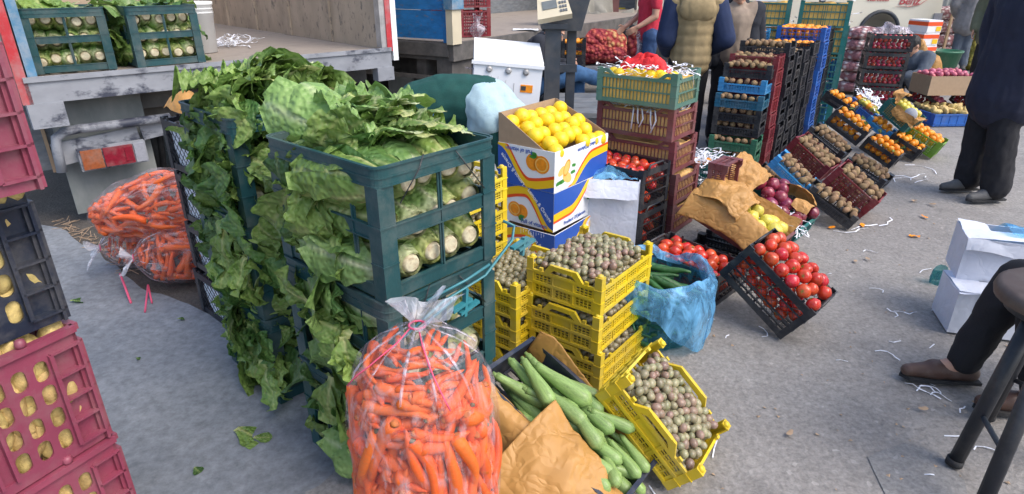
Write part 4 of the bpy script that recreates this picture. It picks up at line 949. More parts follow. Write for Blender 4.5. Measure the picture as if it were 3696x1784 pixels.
# sacks of garlic, boxes
for k in range(6):
    q = D(861, 50, 9.4); sack(TM(q.x+U(-.03, .03), q.y, .09+.15*k, 20+U(-8, 8)), .24, .22, .086, 'garlicnet', 'white net sack of garlic between the teal crates and fruit stack, %s' % ('lowest', 'second from bottom', 'third from bottom', 'fourth from bottom', 'second from top', 'topmost')[k], k, 'garlic_sack', 'garlic sacks in the tall pile')
for k in range(12):
    r = k//3; q = D(940+(k % 3)*18, 40, 13.6); sack(TM(q.x+U(-.05, .05), q.y+.0, .13+.25*r, 10+U(-10, 10)), .42, .3, .14, 'garlicnet', 'white net sack in the far pile behind the grey-coated person', 20+k, 'garlic_sack', 'garlic sacks in the far pile')
for k in range(6):
    q = D(774-(k % 3)*8, 60, 11.0); sack(TM(q.x, q.y, .15+.27*(k//2), 15+k*9), .4, .3, .15, 'garlicnet', 'grey-white sack stacked beside the white board', 40+k, 'grain_sack', 'sacks by the white board')
q = D(747, 80, 8.4); mb = MB(); mb.box(-.12, .12, -.02, .02, 0, 1.62); o = solo(mb, 'white_board', 'white', 'tall white board standing behind the man in the grey sweater', 'board', TM(q.x, q.y, 0, -8, 4)); mb = MB(); mb.bar((-.1, -.022, 1.1), (.1, -.022, 1.3), .02, .004); part(mb, 'dark_stroke', 'dkmetal', o); mb = MB(); mb.box(.02, .1, -.026, -.022, 1.35, 1.5); part(mb, 'paper_note', 'paper', o)
for k in range(5):
    q = D(924, 60, 10.4); t = thing('fruit_carton', 'red and white fruit carton in the pile beside the dark fruit crates, %s' % ('lowest', 'second from bottom', 'middle one', 'second from top', 'topmost')[k], 'carton', TM(q.x, q.y+.2, .19*k, 10+U(-4, 4)), 'red and white cartons'); mb = MB(); mb.box(-.13, .13, -.2, .2, 0, .185); part(mb, 'body', 'pwhite', t)
    mb = MB(); mb.box(-.133, .133, -.203, .203, .1, .16); part(mb, 'red_band', 'pred', t); mb = MB(); mb.box(.03, .12, -.206, -.203, .02, .09); part(mb, 'label_print', 'pyellow', t)
q = D(963, 30, 12.9); mb = MB(); mb.box(-.5, .5, -.3, .3, 1.25, 1.3); mb.box(-.48, -.44, -.28, -.24, 0, 1.25); mb.box(.44, .48, -.28, -.24, 0, 1.25); mb.box(-.48, -.44, .24, .28, 0, 1.25); mb.box(.44, .48, .24, .28, 0, 1.25); solo(mb, 'stall_table', 'card', 'wooden stall table loaded with clear bags behind the cartons', 'table', (q.x, q.y, 0))
for k in range(3): heap((q.x-.35+.35*k, q.y, 1.3), .22, .25, .22, 'bagfilm', 'clear_bag', 'pale plastic bag on the far stall table', 'plastic bag', 30+k, .4, None, 'bags on the stall table')
q = D(903, 22, 9.2); 
q = D(941, 66, 11.0); mb = MB(); mb.lathe([(.2, 0), (.26, .4), (.275, .4), (.275, .43), (.25, .43), (.19, .02)], 20); solo(mb, 'green_bucket', 'green', 'green plastic tub beside the legs of the grey-coated person', 'tub', (q.x, q.y, 0))
q = D(970, 60, 11.8); sack(TM(q.x+.1, q.y, .3, 0, 90), .3, .2, .2, 'yelnet', 'upright net bag of yellow fruit behind the grey-coated person', 61, 'fruit_sack'); sack(TM(q.x+.02, q.y+.1, .75, 0, 90), .2, .16, .16, 'yelnet', 'upper net bag of yellow fruit next to the olive coat', 62, 'fruit_sack')
def openbox(T, L, W, H, m, lab, name='cardboard_box', cat='box', t_=.006):
    t = thing(name, lab, cat, T); mb = MB(); mb.box(-L/2, L/2, -W/2, W/2, 0, t_); mb.box(-L/2, L/2, -W/2, -W/2+t_, t_, H); mb.box(-L/2, L/2, W/2-t_, W/2, t_, H); mb.box(-L/2, -L/2+t_, -W/2+t_, W/2-t_, t_, H); mb.box(L/2-t_, L/2, -W/2+t_, W/2-t_, t_, H)
    part(mb, 'body', m, t); return t
q = G(945, 90, 0.35); Tq = TM(q.x+.02, q.y+.1, .3, 2); openbox(Tq, .56, .36, .22, 'card', 'open cardboard box heaped with pink onions', 'onion_box')
fill(Tq, (.56, .36, .22), 'pinkfruit', .035, 'pink onion heaped in the open cardboard box', .22, 1, 'n', heap=.04)
mb = MB(); mb.box(-.36, .36, -.24, .24, 0, .3); 
Tq2 = TM(q.x-.02, q.y-.12, 0, 2); crate('tray', 'royal', (.56, .5, .14), Tq2, 'blue tray of pale onions under the cardboard box', None, 'tray', 'fruit_tray'); fill(Tq2, (.56, .5, .14), 'potato', .04, 'pale onion in the blue tray', .15, 1, 'n', heap=.02, cap=40)
q = D(918, 62, 10.0); heap((q.x, q.y, 0), .3, .3, .55, 'kraft', 'kraft_sack', 'torn kraft paper sack leaning by the red cartons', 'sack', 15, .5)
# ------------------------------------------------------------------ lettuce stacks (A near, B behind it, C of black lattice crates)
YL = -41; LD = (.52, .43, .388)
AX = Vector((cos(radians(YL)), sin(radians(YL)), 0)); AY = Vector((-AX.y, AX.x, 0))
PA = Vector((-.395, 1.82, 0)); PB = Vector((-.946, 2.378, 0))
ORD = ('bottom', 'middle', 'top')
for nm, P0, dims in (('near', PA, LD), ('far', PB, (.455, .45, .388))):
    for k in range(3):
        jx, jy, jr = U(-.012, .012), U(-.01, .01), U(-1.2, 1.2)
        if nm == 'near' and k == 2: jx = jy = jr = 0
        T = TM(P0.x+jx*AX.x, P0.y+jx*AX.y, dims[2]*k, YL+jr-(3 if nm == 'far' else 0))
        st = 'the lettuce stack behind the carrots' if nm == 'near' else 'the second lettuce stack'
        c = crate('lettuce', 'dkgreen', dims, T, 'dark green lettuce crate, %s of %s' % (ORD[k], st), 'dark green lettuce crates')
        if nm == 'near':
            mb = MB(); L, W, H = dims
            mb.tube([(L/2+.012, -W/2+.06, H*.72), (L/2+.015, -W*.2, H-.03), (L/2+.01, -W*.15, H+.004)], .0018, 5); mb.tube([(L/2+.012, W*.12, H-.01), (L/2+.012, W/2-.05, H*.62)], .0018, 5)
            part(mb, 'tie_string', 'black', c)
        lb = 'lettuce head, butt outward, in the %s crate of %s' % (ORD[k], st)
        if nm == 'near': lettuce_fill(T, dims, lb)
        else:
            for q in range(5): head(T @ Matrix.Translation((dims[0]/2-.05, -dims[1]/2+.07+.06*q, .08+.06*q)) @ Matrix.Rotation(pi, 4, 'Z'), lb)
        L, W, H = dims
        # heads whose leafy ends show through the long side
        for r in range(3):
            for q in range(2):
                head(T @ Matrix.Translation((-L/2+.02+q*.05, -W/2+.075+q*.15, .08+r*.12)) @ Matrix.Rotation(U(-.2, .1), 4, 'Z'), 'leafy lettuce head inside the %s crate of %s' % (ORD[k], st))
        # leaves that stick out between the bars of the long side
        n = 26 if nm == 'near' else 34
        for q in range(n):
            x = U(-L/2+.05, L/2-.02); 
            if nm == 'near' and x > L*.02 and RND.random() < .85: continue
            if nm == 'near' and k == 2:
                if x > 0: continue
                z = min(z, H-.17)
            z = U(.06, H-.03); drop = U(.5, 1.45)
            Tl = T @ Matrix.Translation((x, -W/2+(U(-.015, .0) if q % 6 == 0 and not (nm == 'near' and k == 2) else U(.018, .055)), z)) @ Matrix.Rotation(-pi/2, 4, 'Z') @ Matrix.Rotation(pi/2+U(-.2, .15), 4, 'Y') @ Matrix.Rotation(U(-1.3, 1.3), 4, 'Z')
            tag(link('lettuce_leaf_bunch', RND.choice(BUNCH), None, Tl @ Matrix.Scale(U(.7, 1.0), 4)), 'bunch of lettuce leaves hanging out of the side of %s' % st, 'lettuce leaves', 'leaf bunches on the sides of the lettuce stacks')
        for q in range(8 if nm == 'near' else 14):   # thin tassels at the foot
            if k: break
            Tl = T @ Matrix.Translation((U(-L/2, L/2-.1), -W/2-.005, U(.08, .2))) @ Matrix.Rotation(-pi/2+U(-.7, .7), 4, 'Z') @ Matrix.Rotation(U(1.2, 1.6), 4, 'Y')
            leaf(Tl, 'wilted lettuce leaf at the foot of %s' % st, DARKL, U(.5, .8))
# loose heads and big leaves piled on top
TOP = LD[2]*3
def ontop(P0, x, y, z, yaw, pitch, fn):
    T = TM(P0.x, P0.y, TOP, YL) @ Matrix.Translation((x, y, z)) @ Matrix.Rotation(radians(yaw), 4, 'Z') @ Matrix.Rotation(radians(pitch), 4, 'Y')
    return fn(T)
lt = 'romaine lettuce head lying on top of the near lettuce stack'; lt2 = 'romaine lettuce head lying on top of the second lettuce stack'
for x, y, z, yw, pt, sc in ((.13, .09, -.05, 176, -3, 1.15), (.1, -.02, -.05, 180, -2, 1.1), (.1, -.09, -.08, 176, 0, 1.0), (.0, .08, .0, 172, -4, 1.15), (.0, -.05, -.01, 178, -4, 1.05), (.02, .17, -.05, 172, 0, 1.2)):
    ontop(PA, x, y, z, yw, pt, lambda T: head(T, lt, RND.random() < .5, sc))
for x, y, z, yw, pt, sc in ((-.16, .1, -.02, 2, -6, 1.05), (-.16, -.08, -.02, -5, -6, 1.05), (-.13, .0, .04, 4, -5, 1.0), (-.1, .12, .02, 10, -4, 1.0), (-.1, -.08, .02, -6, -6, 1.0), (-.1, .0, .08, -2, -4, .9), (-.02, .08, .05, 120, 0, .75), (.04, -.04, .07, 60, 0, .75)):
    ontop(PB, x, y, z, yw, pt, lambda T: head(T, lt2, False, sc))
bl = 'broad lettuce leaf spread over the top of the near lettuce stack'
for x, y, z, yw, pt, rl in ((.235, .1, .03, 172, -6, 5), (.23, .0, .03, 179, -5, 3), (.21, .17, .01, 168, 0, 20), (.2, -.02, .035, 177, -3, 6), (.05, .1, .08, 170, 0, 10), (.06, .0, .08, 176, 0, 4), (.12, .02, .07, 165, -4, 0), (-.02, .15, .05, 168, 3, 15), (.1, .02, .06, 173, -1, 5), (.22, .02, .055, 178, -4, 5), (-.08, .02, .1, 176, 2, 0), (.1, .19, .0, 172, 3, 35)):
    ontop(PA, x, y, z, yw, pt, lambda T: leaf(T @ Matrix.Rotation(radians(rl), 4, 'X'), bl, BIGLEAF, .88))
bl2 = 'broad lettuce leaf spread over the top of the second lettuce stack'
for q in range(16):
    ontop(PB, U(.13, .23), U(-.12, .16), U(.03, .13), 180+U(-25, 25), U(-6, 18), lambda T: leaf(T @ Matrix.Rotation(U(-.4, .4), 4, 'X'), bl2, BIGLEAF if q % 3 else LEAVES))
for P0, l2, n in ((PA, bl.replace('broad', 'small'), 22), (PB, bl2.replace('broad', 'small'), 40)):
    for q in range(n):
        ed = q % 3 == 0 and (P0 is PB or q % 2)
        ontop(P0, U(-.2, .2 if P0 is PB else -.14) if ed else U(-.1, .18), -.19 if ed else U(-.04, .18), -.01 if ed else U(.03, .12), (-90 if ed else 180)+U(-28, 28), U(35, 80) if ed else U(-5, 30), lambda T: leaf(T, l2, LEAVES if not ed else DARKL, U(.6, .95)))
# hanger strap on the crate front
T = TM(PA.x, PA.y, 0, YL)
mb = MB(); xx = LD[0]/2+.03; z0 = LD[2]*2-.005
mb.tube([(xx, -.2, z0-.1), (xx+.01, -.05, z0-.04), (xx+.02, .12, z0-.015), (xx, .27, z0+.05), (xx-.01, .29, z0+.09), (xx-.03, .26, z0+.11)], .0055, 6, flat=.6)
mb.tube([(xx+.004, -.12, z0-.09), (xx+.012, .0, z0-.045)], .005, 6); mb.tube([(xx, -.1, z0-.02), (xx+.02, .04, z0+.0), (xx+.02, .14, z0+.015)], .0045, 6)
for y, z in ((.02, -.085), (.05, -.105), (.29, .03), (.32, .015)): mb.bar((xx+.015, y-.04, z0+z), (xx+.015, y+.04, z0+z+.012), .018, .01)
mb.bar((xx+.015, .03, z0-.12), (xx+.015, .04, z0-.03), .016, .01); mb.bar((xx+.015, .3, z0-.01), (xx+.015, .31, z0+.05), .014, .01)
solo(mb, 'hanger_strap', 'strap', 'blue-green plastic hanger strap hooked on the near lettuce crates', 'strap', T)
# C: black lattice crates with white bags inside
PC = Vector((-1.345, 2.87, 0))
for k in range(4):
    T = TM(PC.x+U(-.01, .01), PC.y, .256*k, YL+U(-1.5, 1.5))
    crate('lattice', 'black', (.34, .4, .256), T, 'black lattice crate behind the second lettuce stack, %s of four' % ('lowest', 'second from bottom', 'third from bottom', 'topmost')[k], 'black lattice crates')
    mb = MB(); mb.grid(crumple(lambda u, v: (max(-.152, min(.152, cos(u*2*pi)*.19)), max(-.182, min(.182, sin(u*2*pi)*.23)), .02+v*.2), 14, 6, .03, k), 14, 6); mb.grid(lambda u, v: ((u-.5)*.24, (v-.5)*.3, .21+.02*sin(u*9)*cos(v*7)), 8, 8)
    solo(mb, 'white_bag', 'paper', 'white bag packed in the %s black lattice crate' % ('lowest', 'second', 'third', 'topmost')[k], 'bag', T)
T = TM(PC.x, PC.y, 1.0, YL); mb = MB(); mb.grid(crumple(lambda u, v: ((u-.5)*.3, (v-.5)*.34, .05+.05*sin(v*6)), 12, 12, .06, 8), 12, 12); solo(mb, 'kraft_wrap', 'kraft', 'orange-brown kraft paper sticking out of the topmost black lattice crate', 'paper', T)

# ------------------------------------------------------------------ carrots
def carrotmesh(i):
    mb = MB(); n = 10; pts = []; rs = []; L = 1.0; b = U(-.12, .12)
    for k in range(11):
        s = k/10; pts.append((s*L, b*sin(s*pi), .03*sin(s*5+i))); rs.append(.08*(1-.55*s)*(1+.05*noise.noise(Vector((s*9, i*3, 0)))) if s < .9 else .08*.45*(1-(s-.9)/.1*.85))
    rs[0] = .075; pts.insert(0, (-.015, 0, 0)); rs.insert(0, .04)
    mb.tube(pts, rs, n); o = len(mb.f)
    mb.tube([(-.005, 0, 0), (-.03, 0, 0), (-.05, .004, 0)], [.045, .04, .022], 8, 1)
    return mb.mesh('carrot', ['carrot', 'ctop' if i % 3 == 0 else 'ctop2'])
CARR = [carrotmesh(i) for i in range(6)]
def carrot(T, l, lab):
    return tag(link('carrot', RND.choice(CARR), None, T @ Matrix.Scale(l, 4)), lab, 'carrot', label_group(lab))
CSTUFF = MB(); CVM = CARR[0]
def bag(T, prof, lab, clab, n, seed, lay=2, cl=(.14, .2), knot=True, strings=True, wob=.03, rings=None, name='carrot_bag', orient=(0, 2*pi), extra=60, fat=1.0):
    """prof: [(r, z)] outline of the bag; carrots lie just under the film, film stretched over them"""
    t = thing(name, lab, 'carrot bag', T)
    zs = [z for r, z in prof]; 
    def R(z):
        for (r0, z0), (r1, z1) in zip(prof, prof[1:]):
            if z0 <= z <= z1: return r0+(r1-r0)*(z-z0)/max(1e-6, z1-z0)
        return prof[-1][0]
    zt = prof[-1][1]
    mb = MB(); NU, NV = 72, 40
    def g(u, v):
        z = prof[0][1]+(zt-prof[0][1])*v; a = u*2*pi; r = R(z)
        top = smooth(.72, 1.0, v)
        k = 1+wob*noise.noise(Vector((cos(a)*2.6+seed, sin(a)*2.6, z*9)))*2+.012*noise.noise(Vector((cos(a)*9, sin(a)*9+seed, z*14)))*2
        k += top*.10*sin(a*11+3*noise.noise(Vector((cos(a)*2, sin(a)*2, seed))))*min(1, .25+.75*(1-top))
        return (r*k*cos(a), r*k*sin(a), z)
    mb.grid(g, NU, NV); part(mb, 'film', 'film', t)
    if knot:
        mb = MB(); r0 = prof[-1][0]
        def kn(u, v):
            a = u*2*pi; r = r0*(1-.35*smooth(0, .15, v))+.05*v**1.1*(1+.45*sin(a*4+seed)+.3*sin(a*7))
            return (r*cos(a)+.025*v, r*sin(a), zt+.05*v*(1+.35*sin(a*2+1)+.25*sin(a*5+seed)))
        mb.grid(kn, 40, 8); part(mb, 'knotted_top', 'knot', t)
        mb = MB()
        for i in range(11):
            a = 2*pi*i/11+U(-.1, .1); zz = zt-U(.06, .16); w0 = U(.08, .2)
            def pl(u, v, a=a, zz=zz, w0=w0):
                z = zt-.002-(zt-.002-zz)*u; r = R(z)*1.0+.001+.004*sin(pi*v); b = a+(v-.5)*w0*(1.6-u)*(.02/max(.02, R(z))+.25)
                return (r*cos(b), r*sin(b), z)
            mb.grid(pl, 7, 2)
        part(mb, 'gathered_film', 'bagfilm', t)['kind'] = 'stuff'
        mb = MB(); mb.tube([(r0*1.05*cos(a), r0*1.05*sin(a), zt-.002) for a in [2*pi*k/12 for k in range(13)]], .0028, 6)
        if strings:
            def surf(a, z, o=.006): r = R(z)*1.02+o; return (r*cos(a), r*sin(a), z)
            for a0, a1, zz in strings:
                mb.tube([surf(a0+(a1-a0)*q/6, zt-(zt-zz)*q/6) for q in range(7)], .0018, 5)
        part(mb, 'tie_string', 'pink', t)
    zlo = prof[0][1]+.015; zhi = zt-.035
    for k in range(n+extra):
        st = k >= n; kk = k-n if st else k; N_ = extra if st else n
        for tr in range(30):
            z = zlo+(zhi-zlo)*((kk*.6180339+U(-.02, .02)*(1+tr)) % 1.0); a = orient[0]+(orient[1]-orient[0])*(((kk+.5)/N_+U(-.02, .02)*(1+tr)) % 1.0)
            l = U(*cl); r = R(z)-(.055 if st else .017+.012*(kk % 2))
            if r > .02: break
        if z > zt-.22: l *= .72
        if z > zt-.1: l *= .6
        th = pi/2*RND.choice((-1, 1))+U(-.55, .55) if RND.random() < .6 else U(-1.2, 1.2)
        if z > zt-.2: th = U(-.35, .35)
        er = Vector((cos(a), sin(a), 0)); et = Vector((-sin(a), cos(a), 0)); dz = .02
        sl = (R(min(zt, z+dz))-R(max(prof[0][1], z-dz)))/(2*dz); ez = (er*sl+Zv).normalized(); er2 = et.cross(ez)
        x = et*cos(th)+ez*sin(th); y = er2.cross(x)
        c = er*r+Vector((0, 0, z))
        for e in (-.5, .5):  # keep both ends under the film
            p = c+x*l*e; rp = sqrt(p.x**2+p.y**2); zz = min(max(p.z, prof[0][1]+.01), zt-.01); lim = R(zz)-.015
            if rp > lim: c -= Vector((p.x, p.y, 0)).normalized()*(rp-lim)*.75
            if p.z > zt-.01: c -= x*e*2*min(.5*l, (p.z-zt+.01))
            if p.z < prof[0][1]+.02: c.z += prof[0][1]+.02-p.z
        Tc = T @ Matrix.Translation(c-x*l/2) @ Matrix((x, y, er2)).transposed().to_4x4() @ Matrix.Rotation(U(0, 6.28), 4, 'X')
        if st:
            me = RND.choice(CARR); Tc = Tc @ Matrix.Diagonal((l, l*fat, l*fat, 1)); CSTUFF.add([Tc @ v.co for v in me.vertices], [list(p.vertices) for p in me.polygons], 0, True)
        else: carrot(Tc @ Matrix.Diagonal((1, fat, fat, 1)), l, clab)
    return t
big = [(.15, .0), (.17, .03), (.178, .12), (.172, .25), (.182, .4), (.18, .55), (.176, .66), (.165, .74), (.14, .8), (.09, .845), (.04, .87), (.018, .885)]
TBG = TM(-.212, 1.2, 0, 0)
bag(TBG, big, 'tall clear bag of carrots with knotted top in front of the lettuce stack', 'carrot inside the tall clear bag in front', 215, 2, 2, (.15, .23), True, [(-2.2, -2.8, .76), (-1.3, -1.05, .76)], .02, orient=(-pi-.15, .15), extra=170, fat=1.22)
sm = [(.06, -.22), (.13, -.18), (.17, -.08), (.18, .05), (.165, .16), (.13, .23), (.06, .28), (.02, .3)]
p = G(152, 285)
def lay(x, y, z, yaw, pitch=90): return TM(x, y, z, yaw) @ Matrix.Rotation(radians(pitch), 4, 'Y')
q1 = G(170, 292); q2 = G(132, 278)
bag(lay(q1.x+.09, q1.y+.17, .165, -150, 84), [(r*.95, z*1.0) for r, z in sm], 'lower clear carrot bag touching the black lattice crates, tied with pink string', 'carrot inside the lower clear bag by the lattice crates', 28, 5, 1, (.16, .22), True, None, .03, extra=70, fat=1.4)
bag(lay(q2.x+.05, q2.y+.2, .15, -140, 84), [(r*.85, z*.9) for r, z in sm], 'lower left clear carrot bag with a dangling pink string', 'carrot inside the lower left clear bag', 17, 7, 1, (.15, .2), True, None, .03, extra=55, fat=1.4)
bg = [(.03, -.36), (.08, -.33), (.15, -.22), (.185, -.05), (.19, .12), (.17, .25), (.1, .33), (.04, .36)]
bag(lay((q1.x+q2.x)/2+.11, (q1.y+q2.y)/2+.16, .42, 14, 84), [(r*1.08, z*1.12) for r, z in bg], 'big clear carrot bag lying across the two lower carrot bags', 'carrot inside the big clear bag on top of the pair', 38, 9, 1, (.14, .19), False, None, .04, extra=130, fat=1.45)
solo(CSTUFF, 'carrots', 'carrot', 'further carrots packed deeper in the clear bags', 'carrots')['kind'] = 'stuff'
# pink string tails on the ground
mb = MB(); a, b_ = G(120, 274, .08), G(131, 303, .004); mb.tube([a, (a+b_)/2+Vector((0, 0, .01)), b_], .006, 5); c_ = G(148, 285, .06); d_ = G(145, 312, .004); e_ = G(152, 303, .004); mb.tube([c_, (c_+d_)/2, d_], .005, 5); mb.tube([c_, (c_+e_)/2, e_], .005, 5)
solo(mb, 'string_tail', 'pink', 'pink string ends trailing on the concrete from the small carrot bags', 'string')

# ------------------------------------------------------------------ crates in the left foreground
TRC = G(42, 188, 1.15)
for k, (kind, colr, x, y, z, H, yw, lb) in enumerate((('pill', 'rose', -1.33, 1.41, .0, .372, -27, 'rose pink potato crate at the bottom of the left foreground stack'), ('pill', 'rose', -1.335, 1.40, .378, .372, -26, 'rose pink potato crate under the navy crate'), ('pill', 'navy', -1.35, 1.415, .767, .375, -30, 'navy blue potato crate between two rose pink crates'), ('pill', 'rose', -1.39, 1.43, 1.15, .37, -30, 'topmost rose pink crate of the left foreground stack'))):
    Lx, Wy = .34, .5
    # keep the far right corner where the photograph has it
    f = Vector((cos(radians(yw)), sin(radians(yw)), 0)); aa = Vector((-f.y, f.x, 0))
    cor = Vector((x, y, 0))+f*.138+aa*.097
    if k == 3: cor = Vector((TRC.x, TRC.y, 0))
    c = cor-f*Lx/2-aa*Wy/2
    T = TM(c.x, c.y, z, yw); crate('pill', colr, (Lx, Wy, H), T, lb, 'potato crates in the left foreground')
    where = ('bottom rose pink crate', 'rose pink crate under the navy one', 'navy potato crate', 'topmost rose pink crate')[k]
    for j in range(10):
        for r in range(6):
            if k == 3 and r > 2: continue
            fruit('potato', T @ Vector((Lx/2-.046+U(-.008, .004), -Wy/2+.04+j*(Wy-.08)/9+U(-.01, .01), .045+r*.056+U(-.008, .008))), .039, 'yellow potato showing through the slots of the '+where, Matrix.Rotation(U(0, 6), 4, 'Z') @ Matrix.Rotation(U(-.4, .4), 4, 'X'), U(.9, 1.15))

# ------------------------------------------------------------------ yellow grape crates
GL = 'grape in the '
def grapes(T, dims, top, heapz, lab, layers, cap_ind, r=.016, side=True):
    L, W, H = dims; n = 0; stuff = MB(); S = []
    pts = []
    for k in range(layers):
        ny = int((W-.04)/(r*1.75)); nx = int((L-.04)/(r*1.9))
        for j in range(ny):
            for i in range(nx):
                x = -L/2+.02+r+(L-.04-2*r)*i/(nx-1)+(r*.8 if j % 2 else 0); y = -W/2+.02+r+(W-.04-2*r)*j/(ny-1)
                if x > L/2-.02-r*.5: continue
                z = top-k*r*1.5+heapz*(1-(2*x/L)**4)*(1-(2*y/W)**4)+U(-.5, .6)*r
                pts.append((k, Vector((x+U(-.3, .3)*r, y+U(-.3, .3)*r, z))))
    for k, p in pts:
        if k == 0 and n < cap_ind and RND.random() < .95: fruit('grape', T @ p, r, lab, None, U(.85, 1.18)); n += 1
        else: S.append(T @ p)
    if side:
        for k in range(1, int(top/(r*1.6))):
            z = top-k*r*1.6; nx = int((L-.03)/(r*2)); ny = int((W-.03)/(r*2))
            for i in range(nx): S.append(T @ Vector((-L/2+.02+(L-.04)*i/(nx-1), -W/2+.022+r, z+U(-.4, .4)*r)))
            for j in range(ny): S.append(T @ Vector((L/2-.022-r, -W/2+.02+(W-.04)*j/(ny-1), z+U(-.4, .4)*r)))
    return S
GST = []
YD = (.355, .45, .168)
for k, (x, y, z, yw) in enumerate(((.36, 2.433, .0, -37.6), (.342, 2.445, .168, -36.8), (.346, 2.461, .337, -37))):
    T = TM(x, y, z, yw); crate('yellow', 'yellow', YD, T, 'yellow grape crate, %s of the front stack' % ORD[k], 'yellow grape crates')
    if k == 2: GST += grapes(T, YD, .125, .045, 'grape on the top crate of the front yellow stack', 3, 165)
    else: GST += grapes(T, YD, .128, 0, 'x', 1, 0)
YD2 = (.3, .41, .162)
for k in range(3 if 0 else 2):
    T = TM(.02-.0*k, 2.555, .08+.165*k, -37); crate('yellow', 'yellow', YD2, T, 'yellow grape crate, %s of the low stack between lettuce and front grapes' % ('lower', 'upper')[k], 'yellow grape crates')
    GST += grapes(T, YD2, .12, .03 if k else 0, 'x', 2, 0)
mb = MB(); mb.box(.02-.16, .02+.16, -.2, .2, 0, .075)
T = TM(.02, 2.555, -.085, -37); crate('yellow', 'yellow', YD2, T, 'yellow grape crate at the very bottom of the low stack', 'yellow grape crates')
for k in range(5):
    T = TM(-.275, 2.68, .158*k, -37); crate('yellow', 'yellow', (.3, .42, .158), T, 'yellow grape crate of the tall stack behind the lettuce, %s' % ('lowest', 'second from bottom', 'middle one', 'second from top', 'topmost')[k], 'yellow grape crates')
    if k > 1: GST += grapes(T, (.3, .42, .158), .11, .0, 'x', 1, 0)
TG = TM(.493, 1.80, .133, -35.5, 41.9, -1.8); GD = (.388, .30, .154)
TG = TG @ Matrix.Translation((0, 0, -.0)) 
crate('yellow', 'yellow', GD, TG, 'yellow grape crate tilted on the ground in front of its stack', 'yellow grape crates')
GST += grapes(TG, GD, .118, .012, 'grape in the tilted yellow crate on the ground', 2, 170)
mb = MB(); ov = MB(); bm_ = FR['grape'][0]
gv = [v.co.copy() for v in ball('g', 'grape', 1, (.94, .94, 1.1), .02, 2, None, 0).vertices]; gf = [list(p.vertices) for p in ball('g', 'grape', 1, (.94, .94, 1.1), .02, 2, None, 0).polygons]
for p in GST:
    R_ = RR().to_3x3(); s_ = .0165*U(.85, 1.18); mb.add([p+R_ @ (v*s_) for v in gv], gf, 0, True)
solo(mb, 'grapes', 'grape', 'pinkish green grapes filling the other yellow crates', 'grapes')['kind'] = 'stuff'
# ------------------------------------------------------------------ zucchini tray with kraft paper
TZ = TM(.152, 1.724, .118, -37.9, 25, -3); ZDm = (.6, .32, .13)
crate('tray', 'navy', ZDm, TZ, 'navy tray of zucchini tilted against the yellow stack', None, 'tray', 'vegetable_tray')
def zucmesh(i):
    mb = MB(); pts = []; rs = []; b = U(-.07, .07)
    for k in range(13):
        s = k/12; pts.append((s, b*sin(s*pi), 0)); rs.append((.072+.07*smooth(.05, .8, s))*(1 if s < .85 else sqrt(max(.02, 1-((s-.85)/.155)**2))))
    n = 16; mb.tube(pts, rs, n)
    for j in range(len(mb.v)):   # shallow ridges
        v = Vector(mb.v[j]); a = math.atan2(v.z, v.y); k = 1+.035*cos(a*5)
        mb.v[j] = (v.x, v.y*k, v.z*k)
    mb.tube([(-.075, .01, 0), (-.03, 0, 0), (.01, 0, 0)], [.038, .04, .07], 8, 1)
    return mb.mesh('zucchini', ['zucchini', 'zstem'])
ZUC = [zucmesh(i) for i in range(4)]
for x, y, z, yw, l in ((-.27, -.09, .11, 5, .24), (-.28, .0, .12, -4, .25), (-.24, .075, .12, -12, .25), (-.27, .11, .09, -8, .22), (-.2, .03, .16, 2, .26), (-.13, -.02, .145, 8, .22), (-.05, .06, .13, -15, .22), (-.06, -.05, .12, 15, .24), (.02, .09, .115, -20, .2), (.05, -.02, .12, -5, .2), (.06, .04, .13, 175, -.2), (.13, .09, .11, 10, .16), (.15, .04, .125, -8, .17), (.18, -.04, .11, 20, .16), (.08, -.09, .1, 0, .2), (-.25, -.04, .06, 0, .25), (-.1, .1, .07, 0, .24), (-.12, -.1, .07, 4, .25), (.19, .1, .1, -5, .13), (-.2, -.06, .07, 8, .24), (-.15, .04, .07, -6, .24), (-.02, .02, .075, 10, .24), (.08, .1, .06, -8, .22), (.12, -.02, .075, 4, .22), (-.26, .06, .06, 3, .24), (.0, -.1, .06, -3, .22), (.2, .05, .06, 5, .16), (-.14, .12, .1, 12, .2), (.14, .0, .12, -25, .18), (-.24, .0, .165, -8, .22), (-.16, -.06, .13, 10, .22), (-.04, .0, .16, -14, .22), (-.1, .09, .14, -10, .2), (.04, .05, .16, 8, .18), (.1, -.08, .13, 15, .18), (.17, .08, .14, -12, .16)):
    l = abs(l)*.88; T = TZ @ Matrix.Translation((x, y, z)) @ Matrix.Rotation(radians(yw+U(-16, 16)), 4, 'Z') @ Matrix.Rotation(U(-.15, .1), 4, 'Y') @ Matrix.Rotation(U(0, 6.28), 4, 'X')
    tag(link('zucchini', RND.choice(ZUC), None, T @ Matrix.Scale(abs(l), 4)), 'pale green zucchini in the navy tray', 'zucchini', 'zucchini in the navy tray')
def paper(name, T, fn, nu, nv, amp, seed, lab, m='kraft', fr=9):
    mb = MB(); mb.grid(crumple(fn, nu, nv, amp, seed, fr), nu, nv, sm=nu > 30); 
    o = solo(mb, name, m, lab, 'paper', T); md = o.modifiers.new('s', 'SOLIDIFY'); md.thickness = .0012; return o
